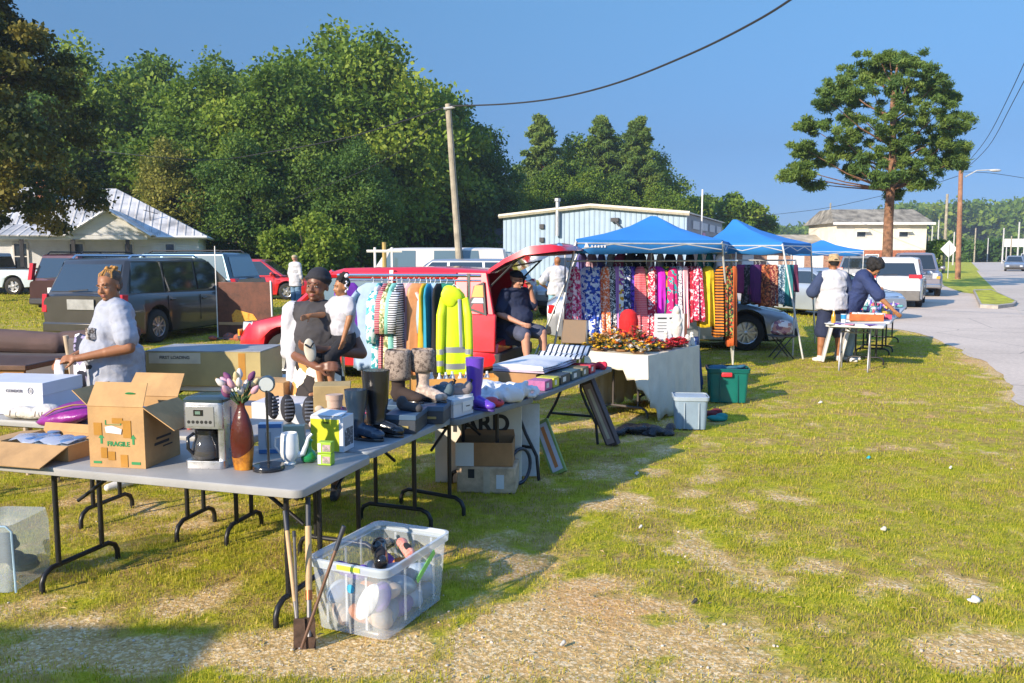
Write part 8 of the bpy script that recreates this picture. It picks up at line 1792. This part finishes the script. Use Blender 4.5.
# goods on the right tables
rd = random.Random(44); uRv = Vector((.46, .89, 0)).normalized(); vRv = Vector((-.89, .46, 0)).normalized()
cs = [(.12, .05, .35), (.02, .02, .03), (.55, .52, .55), (.5, .05, .12), (.05, .12, .35), (.6, .35, .05), (.55, .2, .35), (.1, .3, .3), (.35, .35, .4)]
mats = [M('ware%d' % i, c, .5, var=.25, vs=25) for i, c in enumerate(cs)]; k = 0
for (A_, Ln, n) in (((6.15, 13.75), 1.85, 34), ((7.10, 15.55), 2.3, 40)):
    for i in range(n):
        t, s = rd.uniform(.12, Ln-.1), rd.uniform(.08, .68); p = Vector((A_[0], A_[1], 0))+uRv*t+vRv*s; z = TH+.002; kind = i % 4; mt = mats[k % 9]; k += 1
        if kind == 0: mb = MB(); mb.cap((-.06, 0, .035), (.05, 0, .03), .034, .03); mb.ell((.07, 0, .03), (.04, .034, .028)); o = remesh(mb, 'shoe', mt, .010, 1); lb, ct = 'small shoe among the mixed wares on the right goods tables', 'shoe'
        elif kind == 1: w_, d_, h_ = rd.uniform(.1, .18), rd.uniform(.08, .14), rd.uniform(.04, .10); o = MB().box((0, 0, h_/2), (w_, d_, h_)).build('small_box', mt, None, bevel=.004); lb, ct = 'small coloured box among the mixed wares on the right goods tables', 'box'
        elif kind == 2: mb = MB(); mb.ell((0, 0, .04), (.09, .06, .045), (.1, .2, i)); mb.ell((.05, .02, .05), (.05, .05, .04)); o = remesh(mb, 'folded_cloth', mt, .012, 1); lb, ct = 'small bundle of cloth on the right goods tables', 'cloth'
        else: o = MB().lathe([(.03, 0), (.035, .03), (.03, .09), (.014, .12), (.016, .15), (.001, .15)], n=10).build('bottle', mt, None, smooth=50); lb, ct = 'small upright bottle on the right goods tables', 'bottle'
        o.location = (p.x, p.y, z); o.rotation_euler.z = rd.uniform(0, 6); tag(o, lb, ct, ct+' wares on the right goods tables')
p = Vector((6.05, 14.05, TH+.002)); ob_ = obox('orange_carton', 'orange printed carton full of white packets at the near end of the right goods row', (6.12-.25, 14.05, TH+.002), R(-22), (.52, .34, .11), M('carton_red_orange', (.50, .11, .02), .6, var=.2, vs=10))
mb = MB(); [mb.box((-.18+.09*i, .02*math.sin(i*2), .10), (.08, .22, .05), rz=i) for i in range(5)]; mb.build('packets', paper, ob_, bevel=.004)
o = thing('paper_cup', 'blue and white cup on the small white table', 'cup', (5.30, 13.55, TH+.002)); MB().lathe([(.035, 0), (.045, .13), (.048, .14), (.001, .14)], n=14).build('cup_body', M('cup_white', (.6, .62, .62), .4, var=0), o, smooth=50); MB().lathe([(.041, .06), (.0465, .13)], n=14).build('blue_band', M('cup_blue', (.03, .25, .5), .4, var=0), o, smooth=50)
o = thing('sauce_bottle', 'amber bottle beside the blue cup on the small white table', 'bottle', (5.12, 13.50, TH+.002)); MB().lathe([(.03, 0), (.035, .02), (.034, .12), (.015, .16), (.014, .19)], n=14).build('bottle_body', M('amber_liquid', (.55, .30, .02), .2, var=0, coat=.5), o, smooth=50); MB().lathe([(.016, .188), (.016, .215), (.001, .216)], n=12).build('cap', twht, o)
for i in range(5):
    p = Vector((4.95+.14*i+.03, 13.30-.06*i+.05*(i % 2), TH+.002)); o = MB().box((0, 0, .006), (.10, .14, .012)).build('printed_card', (paper, mats[0], mats[6])[i % 3], None, bevel=.001, loc=p, rz=.4*i); tag(o, 'flat printed card lying on the small white table', 'card', 'cards on the small white table')
# bag on stool left of the man in the straw hat
g = at(792, 352); o = thing('folding_stool', 'low folding stool carrying a flowery bag left of the man in the straw hat', 'stool', (4.75, 14.9, 0)); MB().box((0, 0, .40), (.42, .34, .03)).build('seat', greyu, o, bevel=.01)
for s in (-1, 1):
    for q in (-1, 1): MB().tube([(q*.18, s*.14, 0), (-q*.15, s*.14, .40)], .011, 6).build('leg', tleg, o)
mb = MB(); mb.ell((0, 0, .13), (.20, .13, .14)); mb.ell((.0, 0, .06), (.20, .14, .07)); o = remesh(mb, 'bag', pattern('bag_flower', 'blobs', ['#c08a80', '#e8dcd8', '#8a5a6a', '#d8c8b8'], 18), .012, 1); o.location = (4.75, 14.9, .415); tag(o, 'flowery bag sitting on the low folding stool', 'bag')
# posts near the wood
o = MB().tube([(0, 0, 0), (0, 0, 2.15)], .06, 8).build('wooden_post', M('post_yellow', (.42, .30, .10), .8), None, loc=((385-512)/F*24, 24, 0)); tag(o, 'yellowish wooden post behind the red vehicle roof', 'post')
o = thing('white_rack', 'white cross shaped stand end beside the yellowish post', 'stand', ((386-512)/F*23, 23, 0)); MB().tube([(-.28, 0, 0), (-.28, 0, 2.0)], .035, 6).build('post', trim, o); MB().tube([(.18, 0, 0), (.18, 0, 2.0)], .035, 6).build('post', trim, o); MB().tube([(-.5, 0, 1.9), (.45, 0, 1.9)], .04, 6).build('crossbar', trim, o)
# litter
for i, (px, py, s, c, lb) in enumerate(((973, 604, .05, (.62, .62, .6), 'crumpled white paper scrap at the lower right of the lawn'), (562, 648, .022, (.45, .43, .4), 'white scrap on the bare gravel at the bottom centre'), (868, 460, .03, (.02, .35, .4), 'turquoise scrap on the lawn right of centre'), (820, 404, .04, (.6, .58, .52), 'pale scrap on the lawn below the right goods tables'),
        (694, 605, .025, (.03, .03, .03), 'small black scrap on the gravel'), (636, 476, .03, (.55, .5, .45), 'pale scrap near the shadow edge of the tables'), (883, 532, .03, (.55, .5, .4), 'small pale scrap in the right lawn'), (640, 530, .02, (.5, .5, .5), 'tiny white scrap in the middle of the lawn'), (950, 470, .02, (.6, .6, .6), 'tiny white scrap toward the pavement'))):
    g = at(px, py); mb = MB(); mb.ell((0, 0, .012), (s*.7, s*.4, .010), (0, .2, i)); mb.ell((s*.4, s*.2, .02), (s*.5, s*.5, .012), (.4, 0, 1)); o = remesh(mb, 'litter', M('litter%d' % i, c, .7), .005, 1); o.location = (g.x, g.y, .006); tag(o, lb, 'litter')
# pebbles scattered over the bare patches
rg = np.random.default_rng(8); mb = MB()
for i in range(900):
    y = 3.2+4.5*rg.random()**1.6; x = (rg.random()*2-1)*y*.62
    m_ = gm[min(ny-1, np.searchsorted(gy, y)), min(nx-1, np.searchsorted(gx, x))]
    if rg.random() > m_*1.1: continue
    s = .004+.009*rg.random()**3; mb.ell((x, y, s*.35), (s, s*.8, s*.6), (0, 0, x*9), 6, 4)
o = mb.build('pebbles', M('pebble', (.55, .47, .38), .85, var=.3, vs=40), None, smooth=60); tag(o, 'loose gravel scattered over the bare ground patches', 'gravel', kind='stuff')
# leaves and straw litter on the grass
mb = MB()
for i in range(900):
    y = 3.0+9*rg.random()**1.5; x = (rg.random()*2-1)*y*.62
    if x > lawn_edge(y)-.1: continue
    a = rg.random()*6.28; l = .010+.016*rg.random(); w_ = .002+.006*rg.random(); c, s_ = math.cos(a)*l, math.sin(a)*l; z = .012+.014*rg.random()
    mb.add([(x-c, y-s_, z), (x-s_*w_/l, y+c*w_/l, z+.004), (x+c, y+s_, z-.003), (x+s_*w_/l, y-c*w_/l, z+.002)], [(0, 1, 2, 3)])
o = mb.build('straw_litter', M('straw_dry', (.42, .29, .13), .9, var=.4, vs=9), None); tag(o, 'dead grass stalks and dry leaves strewn through the lawn', 'dead grass', kind='stuff')
